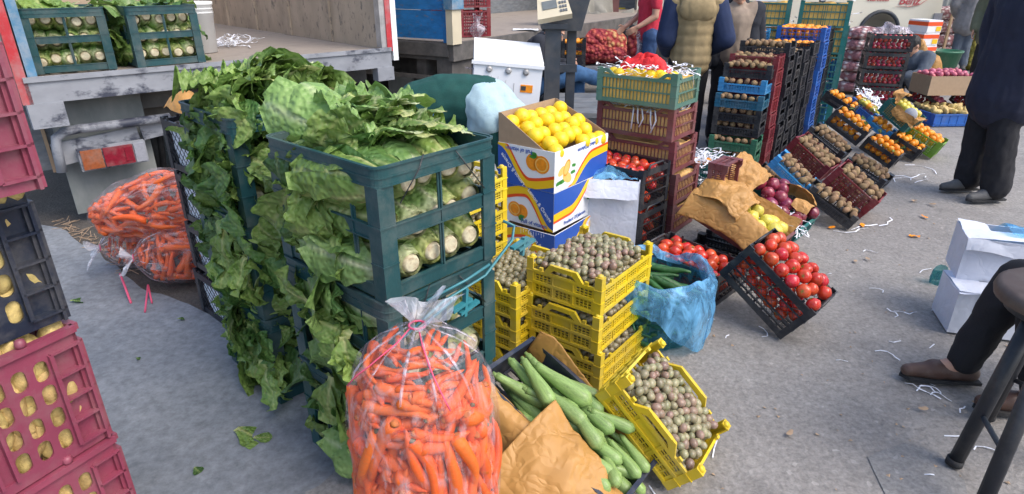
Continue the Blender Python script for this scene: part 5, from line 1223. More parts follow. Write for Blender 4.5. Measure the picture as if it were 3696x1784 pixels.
# paper lining: far wall band, near wall fold-over, front flap
paper('kraft_paper', TZ, lambda u, v: (-.29+.53*u, .135+.02*sin(u*5)+.02*v, .02+.165*v*(1-.35*u)+.015*sin(u*11)), 60, 24, .011, 1, 'kraft paper standing along the far side of the zucchini tray')
paper('kraft_paper', TZ, lambda u, v: (-.27+.42*u, -.135-.07*sin(min(1, v*1.3)*pi/2)-.04*v, .12+.05*sin(v*pi)-.24*v*v), 40, 28, .010, 2, 'kraft paper folded over the near side of the zucchini tray')
paper('kraft_paper', TZ, lambda u, v: (-.06+.37*u+.0*v, -.055-.03*u-.33*v, .16-.05*u+.02*sin(v*2.6)-.22*v*v+.035*abs(((u*1.7+v*.8) % 1)-.5)+.02*abs(((u*2.9-v*1.3) % 1)-.5)), 70, 60, .007, 3, 'large crumpled kraft paper flap over the lower end of the zucchini')
# ------------------------------------------------------------------ citrus cartons with printed sides
BD = (.36, .56, .235)
def band(fn_lo, fn_hi, n=24): return [(i/n, fn_lo(i/n)) for i in range(n+1)]+[(i/n, fn_hi(i/n)) for i in range(n, -1, -1)]
def face_shape(t, F, pts, th, name, m):     # pts in 0..1 face coordinates, clipped to the face
    pts = [(max(0, min(1, u)), max(0, min(1, v))) for u, v in pts]
    n = len(pts); mb = MB()
    vs = [F(u, v, .0) for u, v in pts]+[F(u, v, th) for u, v in pts]
    tri = __import__('mathutils').geometry.tessellate_polygon([[Vector((u, v, 0)) for u, v in pts]])
    mb.add(vs, [[b+n for b in f] for f in tri]+[[i, (i+1) % n, (i+1) % n+n, i+n] for i in range(n)]); return part(mb, name, m, t)
def face_band(t, F, lo, hi, th, name, m, n=30):
    mb = MB(); cl = lambda v: max(0.0, min(1.0, v))
    for i in range(n):
        a, b = i/n, (i+1)/n; l0, h0, l1, h1 = cl(lo(a)), cl(hi(a)), cl(lo(b)), cl(hi(b))
        if h0-l0 < 1e-4 and h1-l1 < 1e-4: continue
        q = [(a, l0), (b, l1), (b, h1), (a, h0)]
        mb.add([F(u, v, th) for u, v in q], [(0, 1, 2, 3)])
    return part(mb, name, m, t)
def ell(cx, cy, rx_, ry_, rot=0, n=28): return [(cx+rx_*cos(a)*cos(rot)-ry_*sin(a)*sin(rot), cy+rx_*cos(a)*sin(rot)+ry_*sin(a)*cos(rot)) for a in [2*pi*k/n for k in range(n)]]
def leafsh(cx, cy, l, w, rot): return [(cx+l*s*cos(rot)-w*sin(pi*s)*sg*sin(rot), cy+l*s*sin(rot)+w*sin(pi*s)*sg*cos(rot)) for s, sg in [(k/8, 1) for k in range(9)]+[(k/8, -1) for k in range(7, 0, -1)]]
def citrus_box(T, flip, lab, mark=False, dims=BD):
    L, W, H = dims; t = thing('citrus_carton', lab, 'carton', T, 'printed citrus cartons')
    mb = MB(); e = .005
    mb.box(-L/2, L/2, -W/2, W/2, 0, e); mb.box(-L/2, L/2, -W/2, -W/2+e, e, H); mb.box(-L/2, L/2, W/2-e, W/2, e, H); mb.box(-L/2, -L/2+e, -W/2+e, W/2-e, e, H); mb.box(L/2-e, L/2, -W/2+e, W/2-e, e, H)
    part(mb, 'body', 'pwhite', t)
    mb = MB(); mb.box(-L/2+.0055, L/2-.0055, -W/2+.0055, -W/2+.0075, e, H-.002); mb.box(-L/2+.0055, L/2-.0055, W/2-.0075, W/2-.0055, e, H-.002); mb.box(-L/2+.0055, -L/2+.0075, -W/2+.008, W/2-.008, e, H-.002); mb.box(L/2-.0075, L/2-.0055, -W/2+.008, W/2-.008, e, H-.002); part(mb, 'lining', 'card', t)
    def fx(u, v): return (1-u, 1-v) if flip else (u, v)
    def FN(u, v, n): u, v = fx(u, v); return Vector((-L/2+L*u, -W/2-.0008-n, H*v))       # near face
    def FF(u, v, n): u, v = fx(u, v); return Vector((L/2+.0008+n, -W/2+W*u, H*v))        # aisle face
    cn = lambda u: .62*(1-smooth(.45, 1.0, u))+.16*sin(pi*min(1, u*1.5))*(u < .67)-.62*smooth(.72, 1.02, u)*1.0+.08
    red = lambda u: .55+.2*sin(pi*u*.9+.1)-.82*smooth(.42, .95, u)
    face_band(t, FN, lambda u: red(u)+.28, lambda u: 1, .0006, 'blue_print', 'pblue')
    face_band(t, FN, lambda u: red(u)+.08, lambda u: red(u)+.28, .0009, 'yellow_band', 'pyellow')
    face_band(t, FN, red, lambda u: red(u)+.08, .0009, 'red_band', 'pred')
    for u, v, rx_, m in ((.36, .33, .13, 'pred'), (.22, .36, .135, 'porange'), (.22, .36, .108, 'ppeach'), (.22, .36, .09, 'porange')):
        face_shape(t, FN, ell(u, v, rx_, rx_*L/H*.95), .0011+.0002*('pp' in m)+.0004*(m == 'porange' and rx_ < .1), 'printed_orange', 'porange' if m == 'pred' else m)
    for r_ in (.5, 1.5): face_shape(t, FN, leafsh(.3, .18, .14, .05, -1.2+r_), .0013, 'printed_leaf', 'pleaf')
    r2 = lambda u: .22+.12*u+.75*smooth(.3, .85, u)
    face_band(t, FF, lambda u: r2(u)+.24, lambda u: 1, .0006, 'blue_print', 'pblue')
    face_band(t, FF, lambda u: r2(u)+.06, lambda u: r2(u)+.24, .0009, 'yellow_band', 'pyellow')
    face_band(t, FF, r2, lambda u: r2(u)+.06, .0009, 'red_band', 'pred')
    face_shape(t, FF, [(min(1, u), min(.96, v)) for u, v in ell(.8, .62, .19, .19*W/H*.85)], .0012, 'white_roundel', 'pwhite')
    for u, v, a, b, r_, m in ((.78, .72, .07, .16, .3, 'ppeach'), (.88, .52, .055, .12, -.3, 'ppeach'), (.79, .48, .055, .2, -.15, 'porange'), (.79, .48, .042, .16, -.15, 'ppeach')):
        face_shape(t, FF, ell(u, v, a, b, r_), .0015+(.0003 if a < .05 else 0)+(.0002 if m == 'porange' else 0), 'printed_orange', m)
    for u, v, l, r_ in ((.72, .62, .13, 2.6), (.84, .72, .17, 1.2), (.88, .74, .17, .9), (.7, .5, .1, 3.6)): face_shape(t, FF, leafsh(u, v, l*.8, .05, r_), .0014, 'printed_leaf', 'pleaf')
    def ftext(s, face, u, v, size, m, rot=0):
        u, v = fx(u, v); rz = Matrix.Rotation(radians(rot)+(pi if flip else 0), 4, 'Z')
        B = RX if face == 'N' else Matrix.Rotation(pi/2, 4, 'Z') @ RX
        p = (-L/2+L*u, -W/2-.0022, H*v) if face == 'N' else (L/2+.0022, -W/2+W*u, H*v)
        text(s, t, Matrix.Translation(p) @ B @ rz, size, m, ext=.0002, bold=.0006)
    ftext('Full of vitamin', 'N', .62, .1, .034, 'pblue')
    ftext('Lemon & Orange', 'N', .73, .62, .033, 'pwhite', -45)
    ftext('Product Of Jahrom', 'F', .4, .13, .03, 'pblue', 3)
    if mark:
        mb = MB()
        for q in range(10): mb.box(-L/2+L*(.35+.05*q), -L/2+L*(.35+.05*q)+.0012, -W/2-.004, -W/2-.0022, H*(.84+.1*(q*7 % 5)/5), H*.97)
        part(mb, 'water_mark', 'pwhite', t)
    return t
citrus_box(TM(.262, 3.6, 0, -36), False, 'printed citrus carton at the bottom, behind the grapes', True)
citrus_box(TM(.27, 3.64, .238, -38.5), False, 'upright printed citrus carton, middle of the three')
TT = TM(.255, 3.66, .476, -37.8); BT = (.40, .58, .235)
tb = citrus_box(TT, True, 'open top citrus carton, upside-down print, filled with yellow oranges', False, BT)
L, W, H = BT
# bare flaps of the open carton, raised at the back and left
mb = MB(); mb.poly([(-L/2, H-.012), (L/2-.06, H-.012), (-L/2+.02, H+.17), (-L/2, H+.17)], .004, Matrix.Translation((0, -W/2+.006, 0))); part(mb, 'cut_side_flap', 'card', tb)
mb = MB(); mb.box(-L/2+.002, -L/2+.006, -W/2+.01, W/2-.006, H-.012, H+.17); part(mb, 'back_flap', 'card', tb)
mb = MB(); mb.poly([(-L/2, H-.012), (L/2-.01, H-.012), (L/2-.02, H+.012), (-L/2+.02, H+.17), (-L/2, H+.17)], .004, Matrix.Translation((0, W/2-.01, 0))); part(mb, 'cut_side_flap', 'card', tb)
for r in range(5):
    for c in range(5 if r % 2 else 6):
        x = -L/2+.06+r*.077+U(-.012, .012); y = -W/2+.06+c*.094+(.045 if r % 2 else 0)+U(-.012, .012); z = H+.135-.033*r+U(-.012, .012)
        if y > W/2-.04 or x > L/2-.03: continue
        fruit('yelorange', TT @ Vector((x, y, z-.02)), .0465, 'waxy yellow orange in the open top carton', None, U(.95, 1.05))
for r in range(5):
    for c in range(7): fruit('yelorange', TT @ Vector((-L/2+.05+r*.068, -W/2+.055+c*.078, H+.05-.03*r)), .039, 'waxy yellow orange in the open top carton') if r < 4 and c in (0, 1) else None
# ------------------------------------------------------------------ white box with blue plastic
TW = TM(.635, 3.72, 0, -12)
t = openbox(TW, .33, .3, .47, 'wcard', 'tall white carton stuffed with blue plastic beside the citrus cartons', 'white_carton', 'carton')
mb = MB(); mb.grid(crumple(lambda u, v: (-.16+.32*u, -.151-.05*v, .47-.10*v), 12, 5, .012, 4), 12, 5); part(mb, 'torn_flap', 'wcard', t)
mb = MB(); mb.grid(crumple(lambda u, v: (-.155+.31*u, -.14+.28*v, .47+.05*sin(v*pi)*sin(u*pi)), 18, 16, .05, 6), 18, 16); solo(mb, 'blue_sheet', 'bluefilm', 'crumpled blue plastic sheet in the tall white carton', 'plastic sheet', TW)
# ------------------------------------------------------------------ slatted crates with yellow fruit
SD = (.54, .345, .212)
SL = ('lowest black-edged maroon crate of the slatted stack', 'lower maroon slatted crate on the right of the tomato crates', 'middle maroon slatted crate', 'maroon slatted crate with white strips, under the green one', 'sage green slatted crate topped with shreds and a red cloth')
for k, (x, y, z, yw, c) in enumerate(((.955, 4.14, 0, -39, 'maroon'), (.957, 4.137, .212, -40, 'maroon'), (.92, 4.14, .424, -38, 'maroon'), (.893, 4.13, .636, -38.5, 'maroon'), (.875, 4.08, .85, -37.7, 'sage'))):
    T = TM(x, y, z, yw); crate('slats', c, SD, T, SL[k], 'slatted crates')
    L, W, H = SD; mb = MB(); e = .012
    mb.grid(crumple(lambda u, v: (-L/2+e+u*(L-2*e), -W/2+e, .02+v*(H*.75)), 20, 6, .008, k), 20, 6); mb.grid(crumple(lambda u, v: (L/2-e, -W/2+e+u*(W-2*e), .02+v*(H*.75)), 14, 6, .008, k+3), 14, 6)
    mb.grid(crumple(lambda u, v: (-L/2+e+u*(L-2*e), -W/2+e+v*(W-2*e), H*.77), 14, 10, .03, k+5), 14, 10)
    solo(mb, 'paper_liner', 'kraftl' if k < 4 else 'yelliner', 'yellow-brown wrapping paper inside the '+('lowest maroon crate', 'lower maroon crate', 'middle maroon crate', 'maroon crate under the green one', 'sage green crate')[k], 'paper', T)
    if k >= 3: shreds(T @ Matrix.Translation((0, 0, H*.8)), 120, (.23, .13, .07), 'white paper shreds on top of the '+('maroon crate under the green one', 'sage green crate')[k-3], w=.009, L=(.05, .16))
    if k == 3:
        for x0 in (.0, .03, .06, .12, .15): 
            mb = MB(); yy = -W/2-.012; mb.tube([(x0-.02, yy+.03, H*.9), (x0, yy, H*.85), (x0+U(-.02, .02), yy-.006, H*.6), (x0+U(-.03, .03), yy-.008, H*U(.1, .45))], .005, 5, flat=.3); solo(mb, 'paper_strip', 'paper', 'white paper strip hanging over the front of the upper maroon crate', 'paper strip', T, 'strips on the maroon crate')
    if k == 4:
        for q in range(9): fruit('yelorange', T @ Vector((-.2+.05*q, -.1+U(-.03, .06), H*.82)), .036, 'yellow-orange fruit under the shreds of the sage green crate')
        mb = MB(); mb.grid(crumple(lambda u, v: (.13*(v*cos(u*2*pi))*(1+.4*sin(u*14))-.02, .075*(v*sin(u*2*pi))*(1+.4*sin(u*14)), H+.075-.085*v*v+.03*(1-v)*sin(u*19)), 42, 9, .045, 3, 14), 42, 9); solo(mb, 'red_cloth', 'redcloth', 'crumpled bright red cloth on the sage green crate', 'cloth', T)
        mb = MB(); mb.tube([(L/2-.03, -.05, H+.005), (L/2+.012, .03, H-.02), (L/2+.018, .05, H*.5)], .004, 5, flat=.3); solo(mb, 'paper_strip', 'paper', 'white strip hanging off the right end of the sage green crate', 'paper strip', T)
# black tomato crates behind the white carton
for k, (x, y, z, yw) in enumerate(((.775, 4.02, 0, -42), (.77, 4.02, .272, -43))):
    TD = (.5, .315, .272); T = TM(x-.06, y-.16, z, yw); crate('tomato', 'black', TD, T, 'black tomato crate beside the maroon crates, %s of two' % ('lower', 'upper')[k], 'upright black tomato crates')
    fill(T, TD, 'tomato', .034, 'small tomato in the upright black crates', .215, 5, 'nf', cap=52)
# dark green small crate with shreds
T = TM(1.33, 4.3, 0, -38); 
for k in range(2): crate('slats', 'teal', (.4, .28, .2), TM(1.33, 4.4, .2*k, -38), 'dark green slatted crate right of the maroon stack, %s one' % ('lower', 'upper')[k], 'dark green crates right of the maroon stack')
T = TM(1.33, 4.4, .2, -38)
for x in range(5): fruit('orange', T @ Vector((-.14+.06*x, U(-.08, .0), .17)), .035, 'orange fruit in the dark green crate with shreds')
shreds(T @ Matrix.Translation((.05, -.04, .17)), 90, (.18, .14, .08), 'white shreds spilling over the dark green crate', w=.01, L=(.08, .2)); shreds(T @ Matrix.Translation((.22, -.1, .0)), 40, (.03, .08, .16), 'white shreds hanging down the side of the dark green crate', w=.01, L=(.08, .2))
# ------------------------------------------------------------------ cucumbers in the blue bag
pc = G(652, 330); BX, BY = .68, 2.62
T = TM(BX, BY, 0); t = thing('cucumber_bag', 'blue plastic bag of cucumbers with rolled-down top beside the grape stack', 'plastic bag', T)
mb = MB(); mb.grid(lambda u, v: ((.19+.05*v+.012*noise.noise(Vector((cos(u*6.28)*3, sin(u*6.28)*3, v*4)))*2)*cos(u*2*pi), (.17+.05*v+.012*noise.noise(Vector((cos(u*6.28)*3+4, sin(u*6.28)*3, v*4)))*2)*sin(u*2*pi), .0+.3*v), 40, 10)
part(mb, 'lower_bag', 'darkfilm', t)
mb = MB()
def roll(u, v):
    a = u*2*pi; nz = noise.noise(Vector((cos(a)*1.6, sin(a)*1.6, 2.0)))
    s = v*(.62+.4*nz+.95*max(0, cos(a+.75))**1.5); r = .215+.055*sin(min(1, s)*pi*.5)+.02*sin(s*2)*(s > .5); z = .315+.05*nz+.055*sin(min(1.0, s*1.4)*pi)-.12*s*s
    r += .01*sin(a*23)*v
    return (r*cos(a), r*.92*sin(a), z)
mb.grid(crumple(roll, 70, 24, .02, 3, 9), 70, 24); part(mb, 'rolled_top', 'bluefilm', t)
def cukemesh(i):
    mb = MB(); b = U(-.1, .1); mb.tube([(k/9, b*sin(k/9*pi), .02*sin(k)) for k in range(10)], [.03]+[.085*sin(pi*min(1, max(.12, k/9*.85+.1))) for k in range(1, 9)]+[.03], 10); return mb.mesh('cucumber', 'cuke')
CUK = [cukemesh(i) for i in range(3)]
for k in range(26):
    a = U(0, 6.28); r = U(0, .13); yw = U(-60, 10)
    tag(link('cucumber', CUK[k % 3], None, T @ Matrix.Translation((r*cos(a)-.08, r*sin(a)+.06, .27+U(-.05, .03)-.25*r*0)) @ Matrix.Rotation(radians(yw), 4, 'Z') @ Matrix.Rotation(U(-.1, .35), 4, 'Y') @ Matrix.Scale(U(.18, .24), 4)), 'dark green cucumber in the blue bag', 'cucumber', 'cucumbers in the blue bag')
for k in range(14):
    a = -pi/2+U(-1.2, 1.0)
    tag(link('cucumber', CUK[k % 3], None, T @ Matrix.Translation((.17*cos(a)-.05, .155*sin(a), U(.04, .22))) @ Matrix.Rotation(a+pi/2+U(-.3, .3), 4, 'Z') @ Matrix.Rotation(U(-.5, .5), 4, 'Y') @ Matrix.Scale(U(.14, .2), 4)), 'dark green cucumber in the blue bag', 'cucumber', 'cucumbers in the blue bag')
# ------------------------------------------------------------------ tomatoes
TTm = TM(1.26, 2.773, .119, -43, 34.5, -.8); TD = (.42, .30, .244)
crate('tomato', 'black', TD, TTm, 'black tomato crate tilted towards the aisle with a heap of tomatoes', 'tomato crates on the ground')
fill(TTm, TD, 'tomato', .034, 'ripe tomato in the tilted black crate', .225, 6, 'n', heap=.03, jit=.2, cap=110, margin=.006)
TF = TM(.985, 3.12, .003, -44, 4); FD = (.46, .3, .21)
crate('tomato', 'black', FD, TF, 'flat-lying black tomato crate between the blue bag and the kraft paper', 'tomato crates on the ground')
fill(TF, FD, 'tomato', .036, 'ripe tomato in the flat-lying black crate', .165, 5, 'nf', heap=.02, cap=72)
# ------------------------------------------------------------------ quinces, apples, kraft paper
TQ = TM(1.33, 3.40, .2, -42, 20); QD = (.5, .3, .13)
crate('tray', 'maroon', QD, TQ, 'maroon tray of yellow quinces wrapped in kraft paper', None, 'tray', 'fruit_tray')
TR = TM(1.58, 3.66, .2, -42, 20)
crate('tray', 'teal', QD, TR, 'dark tray of dark red apples behind the quinces', None, 'tray', 'fruit_tray')
for T_, nm in ((TQ, 'maroon quince tray'), (TR, 'red apple tray')):
    cc = T_ @ Vector((-.02, 0, 0)); hb = max(.05, cc.z-.12); crate('kiwi', 'black', (.4, .3, hb), TM(cc.x-.05, cc.y+.04, 0, -42), 'black crate propping up the '+nm, 'crates under the fruit trays')
for x, y, z in ((-.05, .02, .15), (.02, .08, .15), (.03, -.01, .14), (.1, .05, .14), (.1, -.05, .13), (.17, .02, .13), (.18, .09, .13), (-.02, -.07, .14), (.05, -.09, .13), (.2, -.06, .12), (.12, .11, .12), (-.08, .09, .15)):
    fruit('yelapple', TQ @ Vector((x, y, z)), .043, 'yellow quince in the kraft-lined maroon tray', None, U(.9, 1.12))
for x, y, z in ((-.12, -.02, .19), (-.06, .05, .2), (-.04, -.04, .17), (.03, .0, .17), (.02, -.1, .14), (.1, -.09, .13), (.08, .0, .15), (.13, .05, .16), (.0, .08, .19), (.19, -.1, .13), (.18, .0, .13), (-.02, .12, .2), (.22, .1, .15)):
    fruit('redapple', TR @ Vector((x, y, z)), .044, 'dark red apple on white shreds in the dark tray', None, U(.9, 1.1))
shreds(TR @ Matrix.Translation((.1, -.13, .09)), 160, (.14, .07, .06), 'white paper shreds between quinces and red apples', w=.006)
paper('kraft_paper', TQ, lambda u, v: (-.3+.55*u, -.12-.11*v+.03*sin(u*4), .17+.03*sin(u*3)-.16*v*v*(1-.2*u)), 56, 34, .009, 11, 'wide kraft sheet folded over the near side of the quince tray')
paper('kraft_paper', TQ, lambda u, v: (-.28+.3*v, -.16+.3*u, .15+.08*sin(u*pi)+.05*sin(v*3)), 44, 44, .035, 12, 'crumpled kraft paper at the upper end of the quince tray')
paper('kraft_paper', TR, lambda u, v: (-.3+.22*v, -.2+.4*u, .16+.16*sin(u*pi)*(1-.4*v)), 48, 30, .04, 13, 'kraft paper hood standing up behind the red apples')
paper('kraft_paper', TQ, lambda u, v: (-.1+.34*u, .13+.05*v, .1+.10*v), 18, 8, .02, 16, 'narrow strip of kraft paper between quinces and apples')
paper('kraft_paper', TR, lambda u, v: (-.02+.25*u, .1+.1*v, .2+.06*sin(u*3)-.1*v*v), 16, 10, .03, 14, 'kraft paper fold beside the last red apples')
paper('kraft_paper', TR, lambda u, v: (.12+.1*u, -.02+.12*v, .18+.04*sin(v*3)), 12, 12, .03, 15, 'small kraft wrapper on the red apples')
mb = MB(); mb.tube([TQ @ Vector(p) for p in ((-.3, .0, .2), (-.3, -.1, .28), (-.3, .1, .35), (-.3, .16, .28))], .012, 6, flat=.5); 
crate('slats', 'maroon', (.3, .2, .12), TQ @ Matrix.Translation((-.28, .06, .16)) @ Matrix.Rotation(radians(70), 4, 'Y'), 'small maroon crate upended behind the kraft paper')
# ------------------------------------------------------------------ kiwi stack and the stacks behind it
KD = (.386, .25, .114)
for k, c in enumerate(('black', 'green', 'green', 'black', 'black', 'petrol', 'blue', 'black')):
    x, y, yw = ((1.93, 5.27, -31.5) if k < 3 else (1.965, 5.35, -32.5) if k < 6 else (2.01, 5.445, -34) if k == 6 else (2.05, 5.5, -30))
    T = TM(x, y, .114*k, yw); nm = ('black kiwi crate at the foot of the front kiwi stack', 'lower green kiwi crate of the front stack', 'upper green kiwi crate of the front stack', 'black kiwi crate right above the green ones', 'black kiwi crate right under the dark blue one', 'dark blue kiwi crate under the sky blue one', 'sky blue kiwi crate of the front stack', 'black kiwi crate topping the front stack')[k]
    crate('kiwi', c, KD, T, nm, 'crates of the front kiwi stack')
    fill(T, KD, 'kiwi', .027, 'kiwi in the front kiwi stack', .088 if k < 7 else .1, 1, 'n', cap=(7 if k < 7 else 30), heap=.015 if k == 7 else 0)
rw = Vector((.60, .80, 0))
def stack(i, d, n, hs, color, dims, lab, kind='kiwi', off=(0, 0), frt=None, yw=-34, r=.03, ft='orange', x0=(1.965, 5.37)):
    for k in range(n):
        T = TM(x0[0]+rw.x*d+off[0]+U(-.01, .01), x0[1]+rw.y*d+off[1]+U(-.01, .01), hs*k, yw+U(-1.5, 1.5))
        crate(kind, color[k % len(color)], (dims[0], dims[1], hs), T, lab+', level %s from the ground' % ('one', 'two', 'three', 'four', 'five', 'six', 'seven', 'eight', 'nine', 'ten', 'eleven', 'twelve')[k], lab)
        if frt and k in frt: fill(T, (dims[0], dims[1], hs), ft, r, FC[ft][0]+' in the '+lab, hs*.8, 3 if kind == 'open' else 1, 'n', cap=frt[k], heap=.01)
stack(1, .30, 8, .122, ['red'], (.40, .25), 'tall dark red crate stack behind the kiwi stack', 'tallgrid', off=(.0, .0), frt={7: 16}, ft='kiwi', r=.028)
stack(2, .58, 9, .118, ['black'], (.42, .25), 'black crate stack behind the dark red stack', frt={8: 14}, ft='kiwi', r=.028)
stack(3, .86, 8, .12, ['black'], (.42, .25), 'second black crate stack in the row', frt={7: 10}, ft='kiwi', r=.028)
stack(4, 1.14, 8, .12, ['black'], (.42, .25), 'third black crate stack in the row', 'tallgrid', frt={7: 8}, ft='kiwi', r=.028)
stack(5, 1.45, 8, .125, ['black'], (.42, .26), 'black stack with mandarins showing at its side', 'tallgrid', frt={7: 12, 5: 6, 3: 6})
stack(6, 1.78, 8, .14, ['royal'], (.46, .28), 'tall royal blue mandarin stack', 'open', frt={7: 30, 6: 22, 5: 22}, r=.034)
stack(7, 2.1, 8, .138, ['black'], (.42, .28), 'tall black stack behind the royal blue one', 'tallgrid')
stack(8, 2.42, 5, .148, ['blue'], (.42, .28), 'blue mandarin stack under the teal crates', 'open', off=(.05, .0), frt={4: 10, 3: 8}, r=.034)
stack(9, 1.62, 8, .135, ['blue'], (.40, .28), 'blue stack left of the royal blue one', 'open', off=(-.42, .32), frt={7: 20}, r=.034)
for k, (x, y, z, lb) in enumerate(((2.95, 7.1, .0, 'left'), (3.38, 6.78, .0, 'right'))): pass
TE = (.5, .34, .27)
for i, (x, y, n) in enumerate(((2.86, 7.45, 5), (3.42, 7.25, 5), (3.63, 7.62, 4))):
    for k in range(n):
        T = TM(x, y, TE[2]*k, -24); crate('open', 'teal', TE, T, 'tall teal crate at the back of the row, %s column, level %s' % (('left', 'middle', 'right')[i], ('one', 'two', 'three', 'four', 'five')[k]), 'teal crates at the back of the row')
        if k >= n-2:
            mb = MB(); mb.grid(crumple(lambda u, v: (-.23+.46*u, -.15, .02+.22*v), 14, 6, .012, i+k), 14, 6); mb.grid(crumple(lambda u, v: (.23, -.15+.3*u, .02+.22*v), 10, 6, .012, i+k+2), 10, 6); mb.grid(crumple(lambda u, v: (-.23+.46*u, -.15+.3*v, .24), 12, 8, .03, i+k+4), 12, 8)
            solo(mb, 'paper_liner', 'yelliner', 'yellow paper behind the bars of the %s teal column, %s' % (('left', 'middle', 'right')[i], 'upper crate' if k == n-1 else 'crate below the top'), 'paper', T)
    shreds(TM(x, y, TE[2]*n, -24), 70, (.2, .13, .07), 'white paper shreds heaped on the %s teal column' % ('left', 'middle', 'right')[i], w=.013, L=(.1, .25))
# ------------------------------------------------------------------ tilted display crates along the aisle
def tilt(nm, kind, color, dims, loc, ypr, ft, r, lab, flab, top=None, layers=1, sides='n', heap=.02, cap=60):
    T = TM(*loc, *ypr); crate(kind, color, dims, T, lab, 'tilted display crates')
    fill(T, dims, ft, r, flab, top or dims[2]*.85, layers, sides, heap=heap, cap=cap)
tilt('bf', 'kiwi', 'black', (.36, .22, .10), (2.225, 4.12, .09), (-30.2, 30.4, 0), 'kiwi', .025, 'tilted black kiwi crate at the very front of the row', 'kiwi in the foremost tilted black crate', .085, 1, 'n', .015, 34)
tilt('m2', 'tallgrid', 'red', (.36, .25, .18), (2.443, 4.33, .104), (-39.7, 34.4, 0), 'kiwi', .026, 'tilted dark red kiwi crate standing on the ground', 'kiwi in the lower dark red crate', .165, 4, 'n', .01, 60)
tilt('bl', 'kiwi', 'black', (.36, .22, .10), (2.02, 4.56, .09), (-31.8, 29.7, 0), 'kiwi', .025, 'tilted black kiwi crate beneath the sky blue one', 'kiwi in the black crate beneath the sky blue one', .085, 1, 'n', .0, 20)
tilt('blue', 'kiwi', 'blue', (.335, .22, .1), (2.04, 4.39, .232), (-36.5, 35.7, 0), 'kiwi', .025, 'tilted sky blue kiwi crate on top of a black one', 'kiwi in the tilted sky blue crate', .08, 1, 'n', .02, 26)
tilt('m1', 'tallgrid', 'red', (.35, .25, .172), (2.33, 4.8, .21), (-44.5, 33.1, 0), 'kiwi', .026, 'tilted dark red kiwi crate in the upper tier', 'kiwi in the upper dark red crate', .16, 4, 'n', .01, 60)
tilt('b2', 'kiwi', 'black', (.335, .22, .1), (2.56, 4.99, .31), (-42.3, 30.6, 0), 'kiwi', .025, 'tilted black kiwi crate above the upper dark red one', 'kiwi in the tilted black crate above the dark red one', .09, 1, 'n', .025, 28)
tilt('b3', 'kiwi', 'black', (.34, .22, .1), (2.914, 4.94, .075), (-45.2, 23, 0), 'kiwi', .026, 'tilted black kiwi crate between dark red crate and mandarins', 'kiwi in the tilted black crate beside the mandarins', .09, 1, 'n', .03, 30)
for i, (loc, dm, ypr, lb, c, kd, hp, cp) in enumerate((((3.352, 5.55, .075), (.31, .2, .135), (-44.7, 26.7, 0), 'tilted black mandarin crate on the ground, heaped high', 'black', 'lattice', .05, 34), ((3.726, 5.8, .065), (.29, .19, .125), (-44, 25.4, 0), 'tilted black mandarin crate next to the lime green one', 'black', 'lattice', .01, 18),
    ((3.945, 5.92, .075), (.335, .232, .165), (-44.2, 24.3, 0), 'lime green mandarin crate at the end of the front tier', 'lime', 'tallgrid', .02, 22), ((3.06, 5.68, .27), (.34, .22, .16), (-38.7, 30, 0), 'black mandarin crate in the upper tier with green leaves', 'black', 'lattice', .03, 30), ((3.15, 6.05, .43), (.3, .19, .1), (-39.8, 26.6, 0), 'topmost tilted black mandarin crate', 'black', 'lattice', .02, 14), ((3.6, 6.05, .2), (.26, .17, .09), (-46.9, 31, 0), 'small blue mandarin crate beside the teal lattice crate', 'blue', 'kiwi', .01, 9))):
    T = TM(*loc, *ypr); crate(kd, c, dm, T, lb, 'tilted display crates'); fill(T, dm, 'orange', .029, 'mandarin in the '+lb.split(',')[0].replace('tilted ', ''), dm[2]*.85, 4 if dm[2] > .11 else 1, 'n', heap=hp, cap=cp, jit=.3)
    if i in (0, 3):
        for q in range(6): leaf(T @ Matrix.Translation((U(-.12, .12), U(-.08, .08), dm[2]+.03)) @ RR(), 'small mandarin leaf on the '+lb.split(',')[0].replace('tilted ', ''), DARKL, .25, 'mandarin_leaf')
T = TM(3.6, 6.4, .3, -45, 30); crate('kiwi', 'royal', (.3, .2, .1), T, 'tilted blue crate of mandarins and lemons with netting', 'tilted display crates')
for q in range(12): fruit('yelapple' if q % 3 else 'orange', T @ Vector((-.12+.045*(q % 6), -.04+.07*(q//6), .1)), .03, 'small yellow fruit in the tilted blue crate' if q % 3 else 'mandarin among the lemons in the tilted blue crate')
shreds(T @ Matrix.Translation((.03, .1, .09)), 90, (.13, .05, .08), 'white netting bundle on the tilted blue crate', w=.012, L=(.1, .2))
T = TM(3.72, 6.0, .31, -55, 31); crate('tallgrid', 'teal', (.32, .22, .155), T, 'tilted teal lattice crate of yellow fruit in kraft paper', 'tilted display crates')
for q in range(10): fruit('yelapple', T @ Vector((-.08+.045*(q % 5), -.05+.08*(q//5), .16)), .032, 'yellow fruit in the tilted teal lattice crate')
mb = MB(); mb.grid(crumple(lambda u, v: (-.14+.28*u, -.098, .02+.12*v), 12, 5, .01, 2), 12, 5); solo(mb, 'paper_liner', 'yelliner', 'yellow paper behind the bars of the tilted teal lattice crate', 'paper', T)
paper('kraft_paper', T, lambda u, v: (-.16+.1*v, -.1+.2*u, .17+.08*sin(u*3)), 14, 10, .06, 21, 'kraft paper twist at the upper end of the teal lattice crate')
paper('kraft_paper', T, lambda u, v: (-.05+.25*u, -.1-.04*v, .17-.08*v), 14, 8, .04, 22, 'kraft paper hanging over the near side of the teal lattice crate')
paper('kraft_paper', T, lambda u, v: (.12+.08*v, -.1+.2*u, .16), 12, 8, .05, 23, 'kraft paper wad at the lower end of the teal lattice crate')
